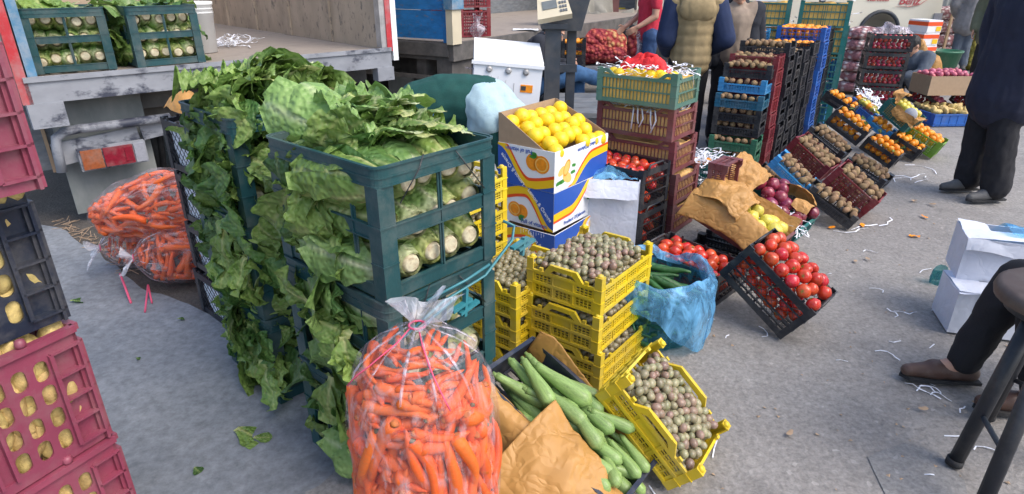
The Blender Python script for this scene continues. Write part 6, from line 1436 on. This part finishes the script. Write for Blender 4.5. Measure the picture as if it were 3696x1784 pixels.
mb = MB(); mb.lathe([(.0, 0), (.06, 0), (.06, .004), (0, .004)], 20); solo(mb, 'price_card', 'white', 'oval white price card stuck in the teal lattice crate', 'card', T @ Matrix.Translation((.09, -.11, .17)) @ Matrix.Rotation(pi/2, 4, 'X'))
# dark fruit stack and its tilted crates
CD = (.45, .27, .196)
for k in range(5):
    T = TM(4.43+U(-.01, .01), 7.65, .196*k, -18); crate('lattice', 'black', CD, T, 'black crate of small dark red fruit, %s of the tall stack' % ('lowest', 'second from bottom', 'middle', 'second from top', 'topmost')[k], 'dark fruit crates')
    fill(T, CD, 'plum', .026, 'small dark red fruit in the tall black stack', .16, 4, 'n', cap=99, layer_caps=True)
heap((4.44, 7.66, .98), .2, .13, .09, 'bagfilm', 'clear_bag', 'pale plastic bag lying on the dark fruit stack', 'plastic bag', 44, .4)
T = TM(5.076, 7.77, .11, -40.6, 33.2); crate('lattice', 'black', (.39, .27, .19), T, 'tilted black crate of dark fruit with pink fruit on top', 'dark fruit crates'); fill(T, (.39, .27, .19), 'plum', .026, 'small dark red fruit in the tilted crate with pink fruit', .13, 4, 'n', cap=50); fill(T, (.39, .27, .19), 'pinkfruit', .025, 'pink fruit on the tilted dark fruit crate', .18, 1, '', cap=60)
T = TM(5.549, 7.6, .1, -73, 30); crate('lattice', 'black', (.38, .26, .19), T, 'tilted black crate of dark fruit half hidden by the navy coat', 'dark fruit crates'); fill(T, (.38, .26, .19), 'plum', .026, 'small dark red fruit in the crate beside the navy coat', .16, 5, 'n', cap=50)
# ------------------------------------------------------------------ white cartons on the right
for k, (x, y, z, yw, lb) in enumerate(((2.27, 2.70, 0, -107, 'lower white carton on the asphalt at the right'), (2.345, 2.82, .222, -113, 'upper white carton with crumpled flaps and blue plastic'))):
    T = TM(x, y, z, yw) @ Matrix.Translation((0, .09, 0)); W_ = .4; L_ = .25; H_ = .22
    t = openbox(T, L_, W_, H_, 'wcard', lb, 'white_carton', 'carton')
    mb = MB(); mb.grid(crumple(lambda u, v: (L_/2-.0+.02*v, -W_/2+W_*u, H_-.001-(.06 if k else -.0)*v+.01*sin(u*7)*v), 16, 5, .014, k+2), 16, 5); mb.grid(crumple(lambda u, v: (L_/2-L_*.5*v, -W_/2+W_*u, H_+.012*sin(u*3)), 14, 6, .01, k+7), 14, 6); mb.grid(crumple(lambda u, v: (-L_/2+L_*u, -W_/2+.12*v, H_+.006), 10, 6, .01, k+9), 10, 6)
    part(mb, 'flap', 'wcard', t)
    if k: mb = MB(); mb.grid(crumple(lambda u, v: (-.1+.16*u, -.02+.2*v, H_+.03*sin(u*3)), 14, 14, .05, 3), 14, 14); solo(mb, 'blue_sheet', 'bluefilm', 'blue plastic sheet bulging from the upper white carton at the right', 'plastic sheet', T)
q = G(937, 283); mb = MB(); mb.grid(crumple(lambda u, v: (cos(u*2*pi)*.04, sin(u*2*pi)*.03, v*.09), 10, 6, .03, 4), 10, 6); solo(mb, 'plastic_scrap', 'darkfilm', 'blue-green plastic scrap wedged behind the lower white carton', 'scrap', (q.x+.02, q.y+.02, 0))
# ------------------------------------------------------------------ people
def V(*a): return Vector(a)
def capsule(mb, p, q, r0, r1, n=12, flat=1.0, side=None):
    p, q = Vector(p), Vector(q); d = q-p; l = d.length; x = d.normalized() if l > 1e-6 else V(0, 0, 1)
    a = Vector(side) if side is not None else (V(0, 0, 1) if abs(x.z) < .9 else V(1, 0, 0))
    b = x.cross(a).normalized(); a = b.cross(x).normalized(); o = len(mb.v); rings = []
    for k in range(5): t = -pi/2+pi/2*k/4; rings.append((r0*sin(t), max(1e-4, r0*cos(t))))
    for k in range(5): t = pi/2*k/4; rings.append((l+r1*sin(t), max(1e-4, r1*cos(t))))
    for s, r in rings:
        for k in range(n): t = 2*pi*k/n; mb.v.append(tuple(p+x*s+a*cos(t)*r+b*sin(t)*r*flat))
    for i in range(len(rings)-1):
        for k in range(n): mb.f.append([o+i*n+k, o+i*n+(k+1) % n, o+(i+1)*n+(k+1) % n, o+(i+1)*n+k]); mb.mi.append(0); mb.sm.append(True)
    mb.f.append([o+k for k in range(n)][::-1]); e = o+(len(rings)-1)*n; mb.f.append([e+k for k in range(n)]); mb.mi += [0, 0]; mb.sm += [True, True]
def ellip(mb, c, r, rot=None, n=14):
    c = Vector(c); vs = []; R_ = rot if rot is not None else Matrix.Identity(3); m = 9; o = len(mb.v)
    for i in range(m+1):
        t = -pi/2+pi*i/m
        for k in range(n): a = 2*pi*k/n; mb.v.append(tuple(c+R_ @ V(max(1e-3, cos(t))*cos(a)*r[0], max(1e-3, cos(t))*sin(a)*r[1], sin(t)*r[2])))
    for i in range(m):
        for k in range(n): mb.f.append([o+i*n+k, o+i*n+(k+1) % n, o+(i+1)*n+(k+1) % n, o+(i+1)*n+k]); mb.mi.append(0); mb.sm.append(True)
    mb.f.append([o+k for k in range(n)][::-1]); e = o+m*n; mb.f.append([e+k for k in range(n)]); mb.mi += [0, 0]; mb.sm += [True, True]
def fuse(mb, name, m, parent, voxel=.013, sm=6, wr=0, wf=9, quilt=None):
    me = mb.mesh('tmp', []); o = bpy.data.objects.new('tmp', me); COL.objects.link(o)
    r = o.modifiers.new('r', 'REMESH'); r.mode = 'VOXEL'; r.voxel_size = voxel; r.use_smooth_shade = True
    s = o.modifiers.new('s', 'SMOOTH'); s.iterations = sm; s.factor = .5
    bpy.context.view_layer.update()
    out = bpy.data.meshes.new_from_object(o.evaluated_get(bpy.context.evaluated_depsgraph_get()))
    bpy.data.objects.remove(o); bpy.data.meshes.remove(me); out.name = name; out.materials.clear(); out.materials.append(M[m])
    if wr or quilt:
        ns = [v.normal.copy() for v in out.vertices]
        for v, n in zip(out.vertices, ns):
            p = v.co; d = 0
            if wr:
                q = V(p.x*wf, p.y*wf, p.z*wf*.55); d += wr*(noise.noise(q)+.6*noise.noise(q*2.1)-2.2*max(0, .22-abs(noise.noise(q*.9+V(0, 0, p.x*3))))-1.6*max(0, .2-abs(noise.noise(q*1.7))))
            if quilt: d += .010*(abs(sin(p.z*pi/quilt))**.55-.6)
            v.co = p+n*d
    out.polygons.foreach_set('use_smooth', [True]*len(out.polygons)); out.update()
    return link(name, out, parent)
def hand(mb, w, d, up, curl=.5, s=1, side=1):
    """palm and five bent fingers: w wrist, d pointing direction, up = back of the hand, side = thumb side"""
    w, d, up = Vector(w), Vector(d).normalized(), Vector(up); rt = d.cross(up).normalized()*side; up = (rt.cross(d)*side).normalized()
    for k in range(4): capsule(mb, w+rt*(.012-.008*k)*s*1.2, w+d*.085*s+rt*(.03-.02*k)*s, .014*s, .012*s, 8)
    for k, l in enumerate((.075, .085, .078, .06)):
        p = w+d*.088*s+rt*(.031-.0205*k)*s; a = curl*.6; q = p+(d*cos(a)-up*sin(a))*l*.5*s; a2 = curl*1.7; e = q+(d*cos(a2)-up*sin(a2))*l*.5*s
        capsule(mb, p, q, .0098*s, .009*s, 8); capsule(mb, q, e, .009*s, .0072*s, 8)
    p = w+d*.028*s+rt*.03*s; q = p+(d*.6+rt*.75-up*.25)*.042*s; e = q+(d*.9+rt*.15-up*.4*curl)*.034*s
    capsule(mb, p, q, .013*s, .011*s, 8); capsule(mb, q, e, .0105*s, .008*s, 8)
def person(label, T, J, top, legs, shoes, hair=True, topr=.02, long=0.0, wr=.006, hands=True, voxel=.012, collar=None, quilt=None, sleeves=True, sleevemat=None, legr=1.0):
    """J: joints (x = facing, y = left). torso column pelvis-spine-chest-neck-head, arms and legs l/r"""
    t = thing('person', label, 'person', T)
    j = {k: Vector(v) for k, v in J.items() if isinstance(v, tuple)}
    side = (j['ls']-j['rs']).normalized(); upv = (j['neck']-j['pelvis']).normalized(); fw = side.cross(upv).normalized()
    B = MB(); Ht = j['head']; hd = (Ht-j['neck']).normalized(); hf = Vector(J.get('face', tuple(fw))).normalized(); hs = hd.cross(hf).normalized(); hf = hs.cross(hd).normalized(); HR = Matrix((hf, hs, hd)).transposed()
    ellip(B, Ht+hd*.02-hf*.008, (.098, .078, .105), HR); ellip(B, Ht-hd*.055+hf*.03, (.066, .056, .07), HR); capsule(B, Ht-hd*.005+hf*.098, Ht-hd*.035+hf*.115, .010, .016, 8)
    capsule(B, Ht-hd*.075+hf*.083-hs*.018, Ht-hd*.075+hf*.083+hs*.018, .011, .011, 8); ellip(B, Ht-hd*.115+hf*.062, (.026, .028, .02), HR)
    for sg in (-1, 1): ellip(B, Ht+hs*sg*.08-hd*.01-hf*.006, (.022, .011, .034), HR); ellip(B, Ht+hf*.085+hs*sg*.033+hd*.022, (.018, .026, .01), HR)
    capsule(B, j['neck']-upv*.03, Ht-hd*.05-hf*.01, .062, .055)
    capsule(B, j['pelvis'], j['spine'], .13, .12, flat=1); capsule(B, j['spine'], j['chest'], .125, .13)
    for sg, a in ((1, 'l'), (-1, 'r')):
        capsule(B, j['chest']+side*sg*.05, j[a+'s']-side*sg*.02, .11, .065); capsule(B, j[a+'s'], j[a+'e'], .055, .042); capsule(B, j[a+'e'], j[a+'w'], .042, .027)
        capsule(B, j['pelvis'], j[a+'h'], .11, .1); capsule(B, j[a+'h'], j[a+'k'], .085, .058); capsule(B, j[a+'k'], j[a+'a'], .056, .038); capsule(B, j[a+'a'], j[a+'t'], .04, .03)
        d = (j[a+'w']-j[a+'e']).normalized()
        hv = Vector(J.get(a+'hd', tuple(d))); hu = Vector(J.get(a+'hu', tuple(side*sg)))
        hand(B, j[a+'w'], hv, hu, J.get('curl', .5), 1, -sg if a == 'l' else sg)
    body = fuse(B, 'body', 'skin', t, voxel if not hands else min(voxel, .008), 3)
    for sg in (-1, 1):
        e = MB(); ellip(e, Ht+hf*.085+hs*sg*.033+hd*.006, (.011, .013, .009), HR, 10); part(e, 'eye', 'eye', t)
    e = MB(); capsule(e, Ht-hd*.074+hf*.092-hs*.018, Ht-hd*.074+hf*.092+hs*.018, .0055, .0055, 8); part(e, 'lips', 'lips', t)
    if hair:
        h = MB(); ellip(h, Ht+hd*.035-hf*.022, (.104, .088, .105), HR); ellip(h, Ht-hf*.055-hd*.02, (.055, .074, .075), HR); fuse(h, 'hair', 'hair', t, .01, 3, .005, 60)
    # trousers
    L = MB(); k_ = .018
    capsule(L, j['pelvis']+upv*.06, j['pelvis'], .135, .135)
    for sg, a in ((1, 'l'), (-1, 'r')):
        capsule(L, j['pelvis'], j[a+'h'], .125, .115); capsule(L, j[a+'h'], j[a+'k'], .10*legr, .08*legr); an = j[a+'a']+(j[a+'k']-j[a+'a'])*.06; capsule(L, j[a+'k'], an, .08*legr, .068*legr**2)
    fuse(L, 'trousers', legs, t, .014, 5, wr*1.2, 11)
    # upper garment
    G_ = MB(); hem = j['pelvis']-upv*long
    capsule(G_, hem, j['spine'], .15+topr+long*.06, .14+topr); capsule(G_, j['spine'], j['chest'], .14+topr, .145+topr)
    if long > .1: capsule(G_, hem+side*.07, j['spine']+side*.03, .13+topr, .12+topr); capsule(G_, hem-side*.07, j['spine']-side*.03, .13+topr, .12+topr)
    capsule(G_, j['chest'], j['neck']-upv*.02, .12+topr*.5, .07+topr*.4)
    SL_ = G_ if not sleevemat else MB()
    for sg, a in ((1, 'l'), (-1, 'r')):
        capsule(G_, j['chest']+side*sg*.05, j[a+'s']-side*sg*.02, .12+topr, .072+topr)
        if sleeves:
            capsule(SL_, j[a+'s'], j[a+'e'], .066+topr, .055+topr); w_ = j[a+'w']+(j[a+'e']-j[a+'w'])*.04; capsule(SL_, j[a+'e'], w_, .055+topr, .04+topr*.7)
        elif sleeves is False: capsule(G_, j[a+'s'], j[a+'s']+(j[a+'e']-j[a+'s'])*.55, .066+topr, .06+topr)
    fuse(G_, 'jacket' if topr > .012 else 'shirt', top, t, .014, 4, wr, 9, quilt)
    if sleevemat: fuse(SL_, 'sleeves', sleevemat, t, .013, 4, wr, 9)
    for sg, a in ((1, 'l'), (-1, 'r')):
        s = MB(); an, to = j[a+'a'], j[a+'t']; d = (to-an); d.z = 0; d.normalize(); z0 = min(an.z-.075, to.z-.03); side2 = V(-d.y, d.x, 0)
        g = V(an.x, an.y, z0)
        capsule(s, g-d*.045+V(0, 0, .04), g+d*.10+V(0, 0, .045), .04, .043); capsule(s, g+d*.08+V(0, 0, .04), g+d*.2+V(0, 0, .03), .043, .028); capsule(s, g-d*.03+V(0, 0, .06), g-d*.02+V(0, 0, .1), .042, .044)
        so_ = fuse(s, 'shoe', shoes, t, .009, 3)
        s = MB(); s.poly([(q[0], q[1]) for q in [(-.085, -.037), (.05, -.04), (.13, -.045), (.2, -.034), (.228, 0), (.2, .034), (.13, .045), (.05, .04), (-.085, .037)]], .014, Matrix.Translation(g) @ Matrix((d, side2, V(0, 0, 1))).transposed().to_4x4() @ Matrix.Rotation(-pi/2, 4, 'X') @ Matrix.Translation((0, -.012, 0))); part(s, 'sole', 'rubber', so_)
    return t, j, fw, side, upv
ST = dict(pelvis=(0, 0, .95), spine=(0, 0, 1.1), chest=(0, 0, 1.3), neck=(0, 0, 1.47), head=(.02, 0, 1.62),
          ls=(0, .19, 1.41), le=(-.02, .25, 1.13), lw=(.06, .25, .9), rs=(0, -.19, 1.41), re=(-.02, -.25, 1.13), rw=(.06, -.25, .9),
          lh=(0, .09, .9), lk=(.03, .1, .5), la=(-.02, .1, .085), lt=(.12, .11, .04), rh=(0, -.09, .9), rk=(.03, -.1, .5), ra=(-.02, -.1, .085), rt=(.12, -.11, .04))
def pose(**k): d = dict(ST); d.update(k); return d
def scaleJ(J, s): return {k: (tuple(c*s for c in v) if isinstance(v, tuple) and k not in ('face', 'lhd', 'rhd', 'lhu', 'rhu') else v) for k, v in J.items()}
# man in the quilted vest, back to the camera, hands in front
vp = D(690, 60, 5.95)
t, j, fw, sd_, up = person('man in a khaki quilted vest with navy sleeves seen from behind', TM(vp.x+.0, 5.95, 0, 84), scaleJ(pose(le=(-.05, .25, 1.12), lw=(.16, .2, .98), re=(-.06, -.29, 1.12), rw=(.16, -.16, .98)), .96), 'khaki', 'blackcloth', 'gshoe', topr=.04, quilt=.085, sleevemat='navyq', wr=.003, long=.03)
h = MB(); ellip(h, j['neck']-fw*.13-up*.09, (.085, .17, .12)); capsule(h, j['neck']-fw*.05+sd_*.1, j['neck']-fw*.05-sd_*.1, .08, .08); fuse(h, 'hood', 'khaki', t, .013, 5, .006, 10)
# man in the grey-brown sweater and open dark jacket, facing the camera
sp = D(731, 60, 6.3)
t, j, fw, sd_, up = person('man in a grey-brown sweater under an open charcoal jacket', TM(sp.x, 6.3, 0, -95), scaleJ(pose(le=(-.04, .27, 1.12), lw=(.0, .24, .88), re=(-.05, -.27, 1.12), rw=(-.1, -.2, .92)), .92), 'taupe', 'blackcloth', 'gshoe', topr=.012, wr=.005, sleevemat='charcoal')
h = MB()
for sg in (1, -1):
    capsule(h, j['chest']+sd_*sg*.13-fw*.01+up*.06, j['pelvis']+sd_*sg*.17-up*.04, .09, .10); capsule(h, j['ls' if sg > 0 else 'rs']-up*.0, j['chest']+sd_*sg*.14, .085, .1)
capsule(h, j['chest']-fw*.1, j['pelvis']-fw*.06-up*.05, .13, .15); capsule(h, j['neck']-fw*.05+sd_*.06, j['neck']-fw*.05-sd_*.06, .05, .05); fuse(h, 'open_jacket', 'charcoal', t, .014, 4, .006, 9)
# boy in the red shirt
rp = D(646, 60, 8.2)
person('boy in a red T-shirt and jeans carrying thin plastic bags', TM(rp.x, 8.2, 0, 190), scaleJ(pose(le=(.02, .23, 1.14), lw=(.22, .2, 1.02), re=(.04, -.22, 1.14), rw=(.25, -.16, 1.0)), 1.0), 'redshirt', 'dkjeans', 'gshoe', topr=.004, sleeves=False, wr=.006)
bx_ = D(633, 45, 8.15)
for q, (dx, lb) in enumerate(((0, 'clear carrier bag with red stripes in the boy\'s hand'), (.07, 'second thin carrier bag hanging beside the boy in red'))):
    mb = MB(); mb.grid(crumple(lambda u, v: (.07*cos(u*2*pi)*(.3+.7*sin(pi*(.1+.8*v))), .05*sin(u*2*pi)*(.3+.7*sin(pi*(.1+.8*v))), -.36*v), 14, 10, .03, q), 14, 10); solo(mb, 'carrier_bag', 'bagfilm' if q else 'rednet', lb, 'plastic bag', (bx_.x+dx, 8.15, .98))
# seated man in jeans behind the scale post
zp = D(548, 40, 6.4)
sj = dict(pelvis=(-.04, 0, .60), spine=(-.02, 0, .74), chest=(.04, 0, .9), neck=(.11, 0, 1.03), head=(.19, 0, 1.12), face=(.85, 0, -.5), ls=(.06, .18, 1.0), le=(.12, .25, .76), lw=(.3, .12, .78), rs=(.06, -.18, 1.0), re=(.12, -.25, .76), rw=(.3, -.1, .77),
          lh=(0, .09, .58), lk=(.42, .1, .64), la=(.44, .02, .26), lt=(.58, .02, .22), rh=(0, -.09, .58), rk=(.42, -.08, .72), ra=(.72, .06, .62), rt=(.84, .1, .64), lhd=(.9, -.2, .2), rhd=(.9, .2, .2), curl=.9)
person('seated man in jeans and dark jacket looking at a phone behind the scale', TM(zp.x-.12, 6.4, 0, -8), sj, 'charcoal', 'jeans', 'shoe', topr=.02, wr=.006)
mb = MB(); mb.box(-.035, .035, -.004, .004, -.07, .07); solo(mb, 'mobile_phone', 'blackcloth', 'dark phone held by the seated man in jeans', 'phone', TM(zp.x-.12+.40, 6.37, .79, -8, 60))
t = thing('stool_crate', 'upturned crate the man in jeans sits on', 'crate', TM(zp.x-.16, 6.4, 0, -8)); mb = MB()
for k in range(4): mb.box(-.2, .2, -.2, .2, .02+.115*k, .1+.115*k)
part(mb, 'body', 'black', t)
# bent-over person behind the lettuce
bj = dict(pelvis=(-.36, 0, .86), spine=(-.2, 0, .92), chest=(.02, 0, .9), neck=(.2, 0, .80), head=(.31, 0, .72), face=(.35, 0, -.94), ls=(.1, .19, .82), le=(.2, .22, .55), lw=(.34, .16, .36), rs=(.1, -.19, .82), re=(.2, -.22, .55), rw=(.34, -.16, .36),
          lh=(-.36, .09, .82), lk=(-.28, .11, .46), la=(-.36, .11, .085), lt=(-.22, .12, .04), rh=(-.36, -.09, .82), rk=(-.28, -.11, .46), ra=(-.36, -.11, .085), rt=(-.22, -.12, .04), curl=.9)
t, j, fw, sd_, up = person('person bending over in a dark green top and pale blue hood', TM(-.19, 3.86, .02, -4), scaleJ(bj, .95), 'greenknit', 'jeans', 'shoe', topr=.025, wr=.006, long=.03)
h = MB(); capsule(h, j['chest']+V(.03, 0, -.01), j['neck']+V(.02, 0, -.01), .17, .12); capsule(h, j['chest']+V(.03, -.1, -.12), j['chest']+V(.03, .1, -.12), .13, .13); capsule(h, j['neck'], j['head']+V(-.01, 0, .0), .12, .085)
for sg in (1, -1): capsule(h, j['chest']+sd_*sg*.06, j['ls' if sg > 0 else 'rs'], .15, .105)
fuse(h, 'pale_hood', 'palecloth', t, .013, 5, .006, 9)
# person in the grey hooded coat
gp = G(955, 70)
t, j, fw, sd_, up = person('person in a grey hooded coat standing among the far stalls', TM(gp.x, gp.y, 0, 62), pose(le=(-.05, .27, 1.12), lw=(.1, .2, .95), re=(-.05, -.27, 1.12), rw=(.1, -.2, .95), lk=(.03, .07, .5), la=(-.03, .06, .085), lt=(.11, .06, .04), rk=(.03, -.06, .5)), 'greycoat', 'slate', 'gshoe', topr=.035, long=.17, wr=.006)
h = MB(); ellip(h, j['neck']-fw*.09-up*.04, (.07, .13, .08)); capsule(h, j['neck']-fw*.03+sd_*.07, j['neck']-fw*.03-sd_*.07, .055, .055); fuse(h, 'hood', 'greycoat', t, .013, 4, .006, 10)
# person in olive
op = D(993, 30, 9.2)
person('person in an olive coat partly behind the man in navy', TM(op.x+.05, 9.2, 0, -140), pose(), 'olive', 'blackcloth', 'gshoe', topr=.035, long=.14)
# person crouching by the dark fruit stack
cp = D(915, 76, 8.9)
person('person crouching in slate blue clothes behind the dark fruit crates', TM(cp.x, 8.9, -.08, 200), dict(pelvis=(-.1, 0, .3), spine=(-.05, 0, .42), chest=(.05, 0, .58), neck=(.13, 0, .7), head=(.2, 0, .8), ls=(.06, .18, .66), le=(.2, .24, .46), lw=(.36, .14, .42), rs=(.06, -.18, .66), re=(.2, -.24, .46), rw=(.36, -.14, .42), lh=(-.1, .09, .3), lk=(.28, .14, .42), la=(.06, .13, .165), lt=(.2, .14, .12), rh=(-.1, -.09, .3), rk=(.28, -.14, .42), ra=(.06, -.13, .165), rt=(.2, -.14, .12)), 'slate', 'slate', 'gshoe')
# big man in the navy coat on the right
nj = scaleJ(pose(pelvis=(0, 0, .98), lh=(0, .1, .93), rh=(0, -.1, .93), lk=(.05, .12, .52), la=(.0, .16, .085), lt=(.14, .17, .04), rk=(.04, -.1, .52), ra=(.02, -.08, .085), rt=(.16, -.08, .04), le=(-.02, .26, 1.14), lw=(.05, .17, .95), re=(-.03, -.26, 1.14), rw=(.04, -.17, .95)), 1.06)
mp = G(987, 194)
person('big man in a long navy coat and black trousers facing left', TM(mp.x-.09, mp.y, 0, 183), nj, 'navycloth', 'blackcloth', 'gshoe', topr=.085, long=.28, wr=.008, legr=1.25)
# seated person at the right edge: leg and brown shoe
rj = dict(pelvis=(-.55, 0, .5), spine=(-.55, 0, .66), chest=(-.5, 0, .86), neck=(-.45, 0, 1.02), head=(-.4, 0, 1.16), ls=(-.48, .19, .96), le=(-.5, .28, .7), lw=(-.4, .12, .62), rs=(-.48, -.19, .96), re=(-.5, -.28, .7), rw=(-.4, -.12, .62),
          lh=(-.5, .09, .48), lk=(-.08, .12, .5), la=(-.2, .14, .085), lt=(-.06, .14, .04), rh=(-.5, -.09, .48), rk=(-.1, -.05, .5), ra=(.0, -.05, .085), rt=(.14, -.05, .04), curl=.6)
fp = G(935, 384)
person('person seated at the right edge with dark trousers and brown leather shoe', TM(fp.x+.09, fp.y-.03, 0, 172), rj, 'charcoal', 'blackcloth', 'shoe', topr=.02, wr=.007)
# stool in the right foreground
lg = G(954, 464); l2 = G(978, 515); sx, sy = 1.775, 1.73
t = thing('bar_stool', 'dark metal stool with brown round top in the right foreground', 'stool', (sx, sy, 0))
mb = MB(); mb.lathe([(.0, .685), (.185, .685), (.2, .675), (.205, .655), (.2, .635), (.18, .63), (.0, .63)], 36, closed=False); part(mb, 'seat', 'seat', t)
mb = MB(); mb.lathe([(.16, .6), (.165, .6), (.165, .635), (.16, .635)], 30, closed=False); part(mb, 'seat_ring', 'stoolmetal', t)
feet = [(lg.x-sx, lg.y-sy), (l2.x-sx, l2.y-sy), (.24, -.02), (.1, .24)]
for x, y in feet:
    mb = MB(); tx, ty = x*.55, y*.55; mb.tube([(x, y, 0), (tx, ty, .625)], .024, 14); lo = part(mb, 'leg', 'stoolmetal', t); mb = MB(); mb.tube([(x*1.01, y*1.01, .0), (x, y, .025)], .0275, 14); part(mb, 'foot_cap', 'rubber', lo)
for a, b in ((0, 1), (1, 2), (2, 3), (3, 0)):
    z = .22 if a % 2 == 0 else .3; f = 1-.45*z/.625
    mb = MB(); mb.tube([(feet[a][0]*f, feet[a][1]*f, z), (feet[b][0]*f, feet[b][1]*f, z)], .009, 8); part(mb, 'rung', 'dkmetal' if a == 0 else 'stoolmetal', t)
# ------------------------------------------------------------------ litter
def strip(u, v, n, l, w=.005, lab='white paper strip lying on the asphalt', nm='paper_strip'):
    p = G(u, v); mb = MB(); a = U(-.8, .8); c = V(0, 0, .0)
    pts = [c.copy()]
    for k in range(n): a += U(-1.1, 1.1); c = c+V(cos(a)*l/n, sin(a)*l/n, 0); pts.append(V(c.x, c.y, U(.0, .008)))
    for k in range(n): mb.bar(pts[k], pts[k+1], w, .001, (U(-.5, .5), U(-.5, .5), 1))
    solo(mb, nm, 'paper', lab, 'paper strip', (p.x, p.y, -.008), 'paper strips on the asphalt')
def pz(x, y): return ((2772+x/1.394)/3.609375, (892+y/1.394)/3.609375)
for x, y, n, l in ((510, 200, 4, .1), (635, 315, 5, .12), (640, 345, 4, .1), (825, 310, 4, .1), (610, 465, 3, .06), (540, 515, 5, .13), (690, 615, 5, .14), (690, 675, 5, .15), (750, 715, 6, .12), (760, 700, 6, .12), (820, 735, 5, .1), (345, 560, 3, .05), (815, 500, 2, .05), (765, 122, 3, .12), (970, 825, 3, .06), (1110, 815, 2, .05), (890, 940, 3, .1), (1040, 1010, 4, .1), (1150, 1235, 4, .1), (300, 130, 1, .03), (790, 1135, 2, .03), (480, 15, 4, .1)):
    u, v = pz(x, y); strip(u, v, n, l)
for x, y, n, l in ((150, 1100, 5, .25), (170, 1155, 4, .25), (330, 1155, 4, .3), (420, 1150, 4, .25), (640, 910, 6, .5), (740, 915, 5, .3), (690, 825, 5, .4), (560, 1130, 4, .25), (640, 880, 3, .2)):
    strip((2772+x/1.394)/3.609375, y/1.394/3.609375, n, l, .008)
for x, y in ((2555, 1150), (2620, 1215)): strip(x/3.609375, y/3.609375, 2, .04)
for x, y, n, l in ((1245, 1020, 4, .12),): strip((2250+x/2.486)/3.609375, (800+y/2.486)/3.609375, n, l)
for x, y, n, l in ((1150, 1050, 2, .1), (830, 1190, 2, .08)): strip((1748+x/1.394)/3.609375, (892+y/1.394)/3.609375, n, l)
def scrap(u, v, s, m, nm, lab, cat, grp, z=-.006, yw=None):
    p = G(u, v); mb = MB(); mb.grid(crumple(lambda a, b: ((a-.5)*s*(1-.5*abs(b-.5)), (b-.5)*s*.5*(1-.6*abs(a-.5)), .012), 7, 5, s*.25, U(0, 50), 18), 7, 5); solo(mb, nm, m, lab, cat, TM(p.x, p.y, z, yw if yw is not None else U(0, 360)), grp)
for x, y in ((475, 1133), (320, 1145), (735, 1010), (790, 1092), (735, 1187), (830, 1030), (1170, 725), (1100, 840)): scrap((2772+x/1.394)/3.609375, y/1.394/3.609375, U(.05, .08), 'porange' if y > 1080 else 'card', 'orange_peel' if y > 1080 else 'dry_leaf', 'scrap of orange peel on the asphalt near the kiwi crates' if y > 1080 else 'dry brown leaf on the asphalt near the man in navy', 'peel' if y > 1080 else 'leaf', 'orange peel on the asphalt' if y > 1080 else 'dry leaves on the asphalt')
for x, y in ((440, 70), (500, 58), (780, 815), (110, 935)): u, v = pz(x, y); scrap(u, v, .04, 'card', 'dry_leaf', 'small brown leaf bit on the asphalt in the foreground', 'leaf', 'brown bits in the foreground')
for u, v, s, lb in ((252, 431, 1.0, 'bright green lettuce leaf lying on the concrete'), (82, 303, .9, 'dark lettuce leaf on the concrete near the navy crate'), (190, 321, .45, 'small shrivelled leaf on the concrete below the carrot bags'), (212, 470, .45, 'tiny dark leaf scrap on the concrete in the foreground'), (270, 440, .4, 'dark shrivelled leaf beside the bright lettuce leaf'), (150, 360, .25, 'faint torn leaf on the concrete')):
    p = G(u, v); leaf(TM(p.x-.06, p.y, .012, U(-40, 40), 4, U(-10, 10)) @ Matrix.Scale(.4, 4, (0, 0, 1)), lb, [LEAVES[0] if 'bright' in lb else DARKL[1]], s*.75)
mb = MB()
for k in range(150):
    u, v = U(420, 1010), U(150, 490); p = G(u, v)
    if p.x < .5+(2.6-p.y)*-.1: continue
    a = U(0, 6.28); s = U(.004, .012); mb.add([(p.x+s*cos(a+q*2.1)*U(.6, 1.2), p.y+s*sin(a+q*2.1)*U(.6, 1.2), -.012+(.003 if q else .008)) for q in range(3)]+[(p.x, p.y, -.004)], [(0, 1, 3), (1, 2, 3), (2, 0, 3)])
tag(link('grit', mb.mesh('grit', 'card'), None), 'grit and crumbs scattered over the asphalt', 'grit', None, 'stuff')
mb = MB()
for k in range(90):
    u = U(60, 150); v = 222+(u-60)*.62+U(-6, 4); p = G(u, v); a = U(0, 6.28); l = U(.03, .12); mb.bar((p.x, p.y, U(-.004, .01)), (p.x+l*cos(a), p.y+l*sin(a), U(.0, .02)), .003, .002)
tag(link('straw', mb.mesh('straw', 'card'), None), 'straw and dry stalks along the edge of the concrete', 'straw', None, 'stuff')
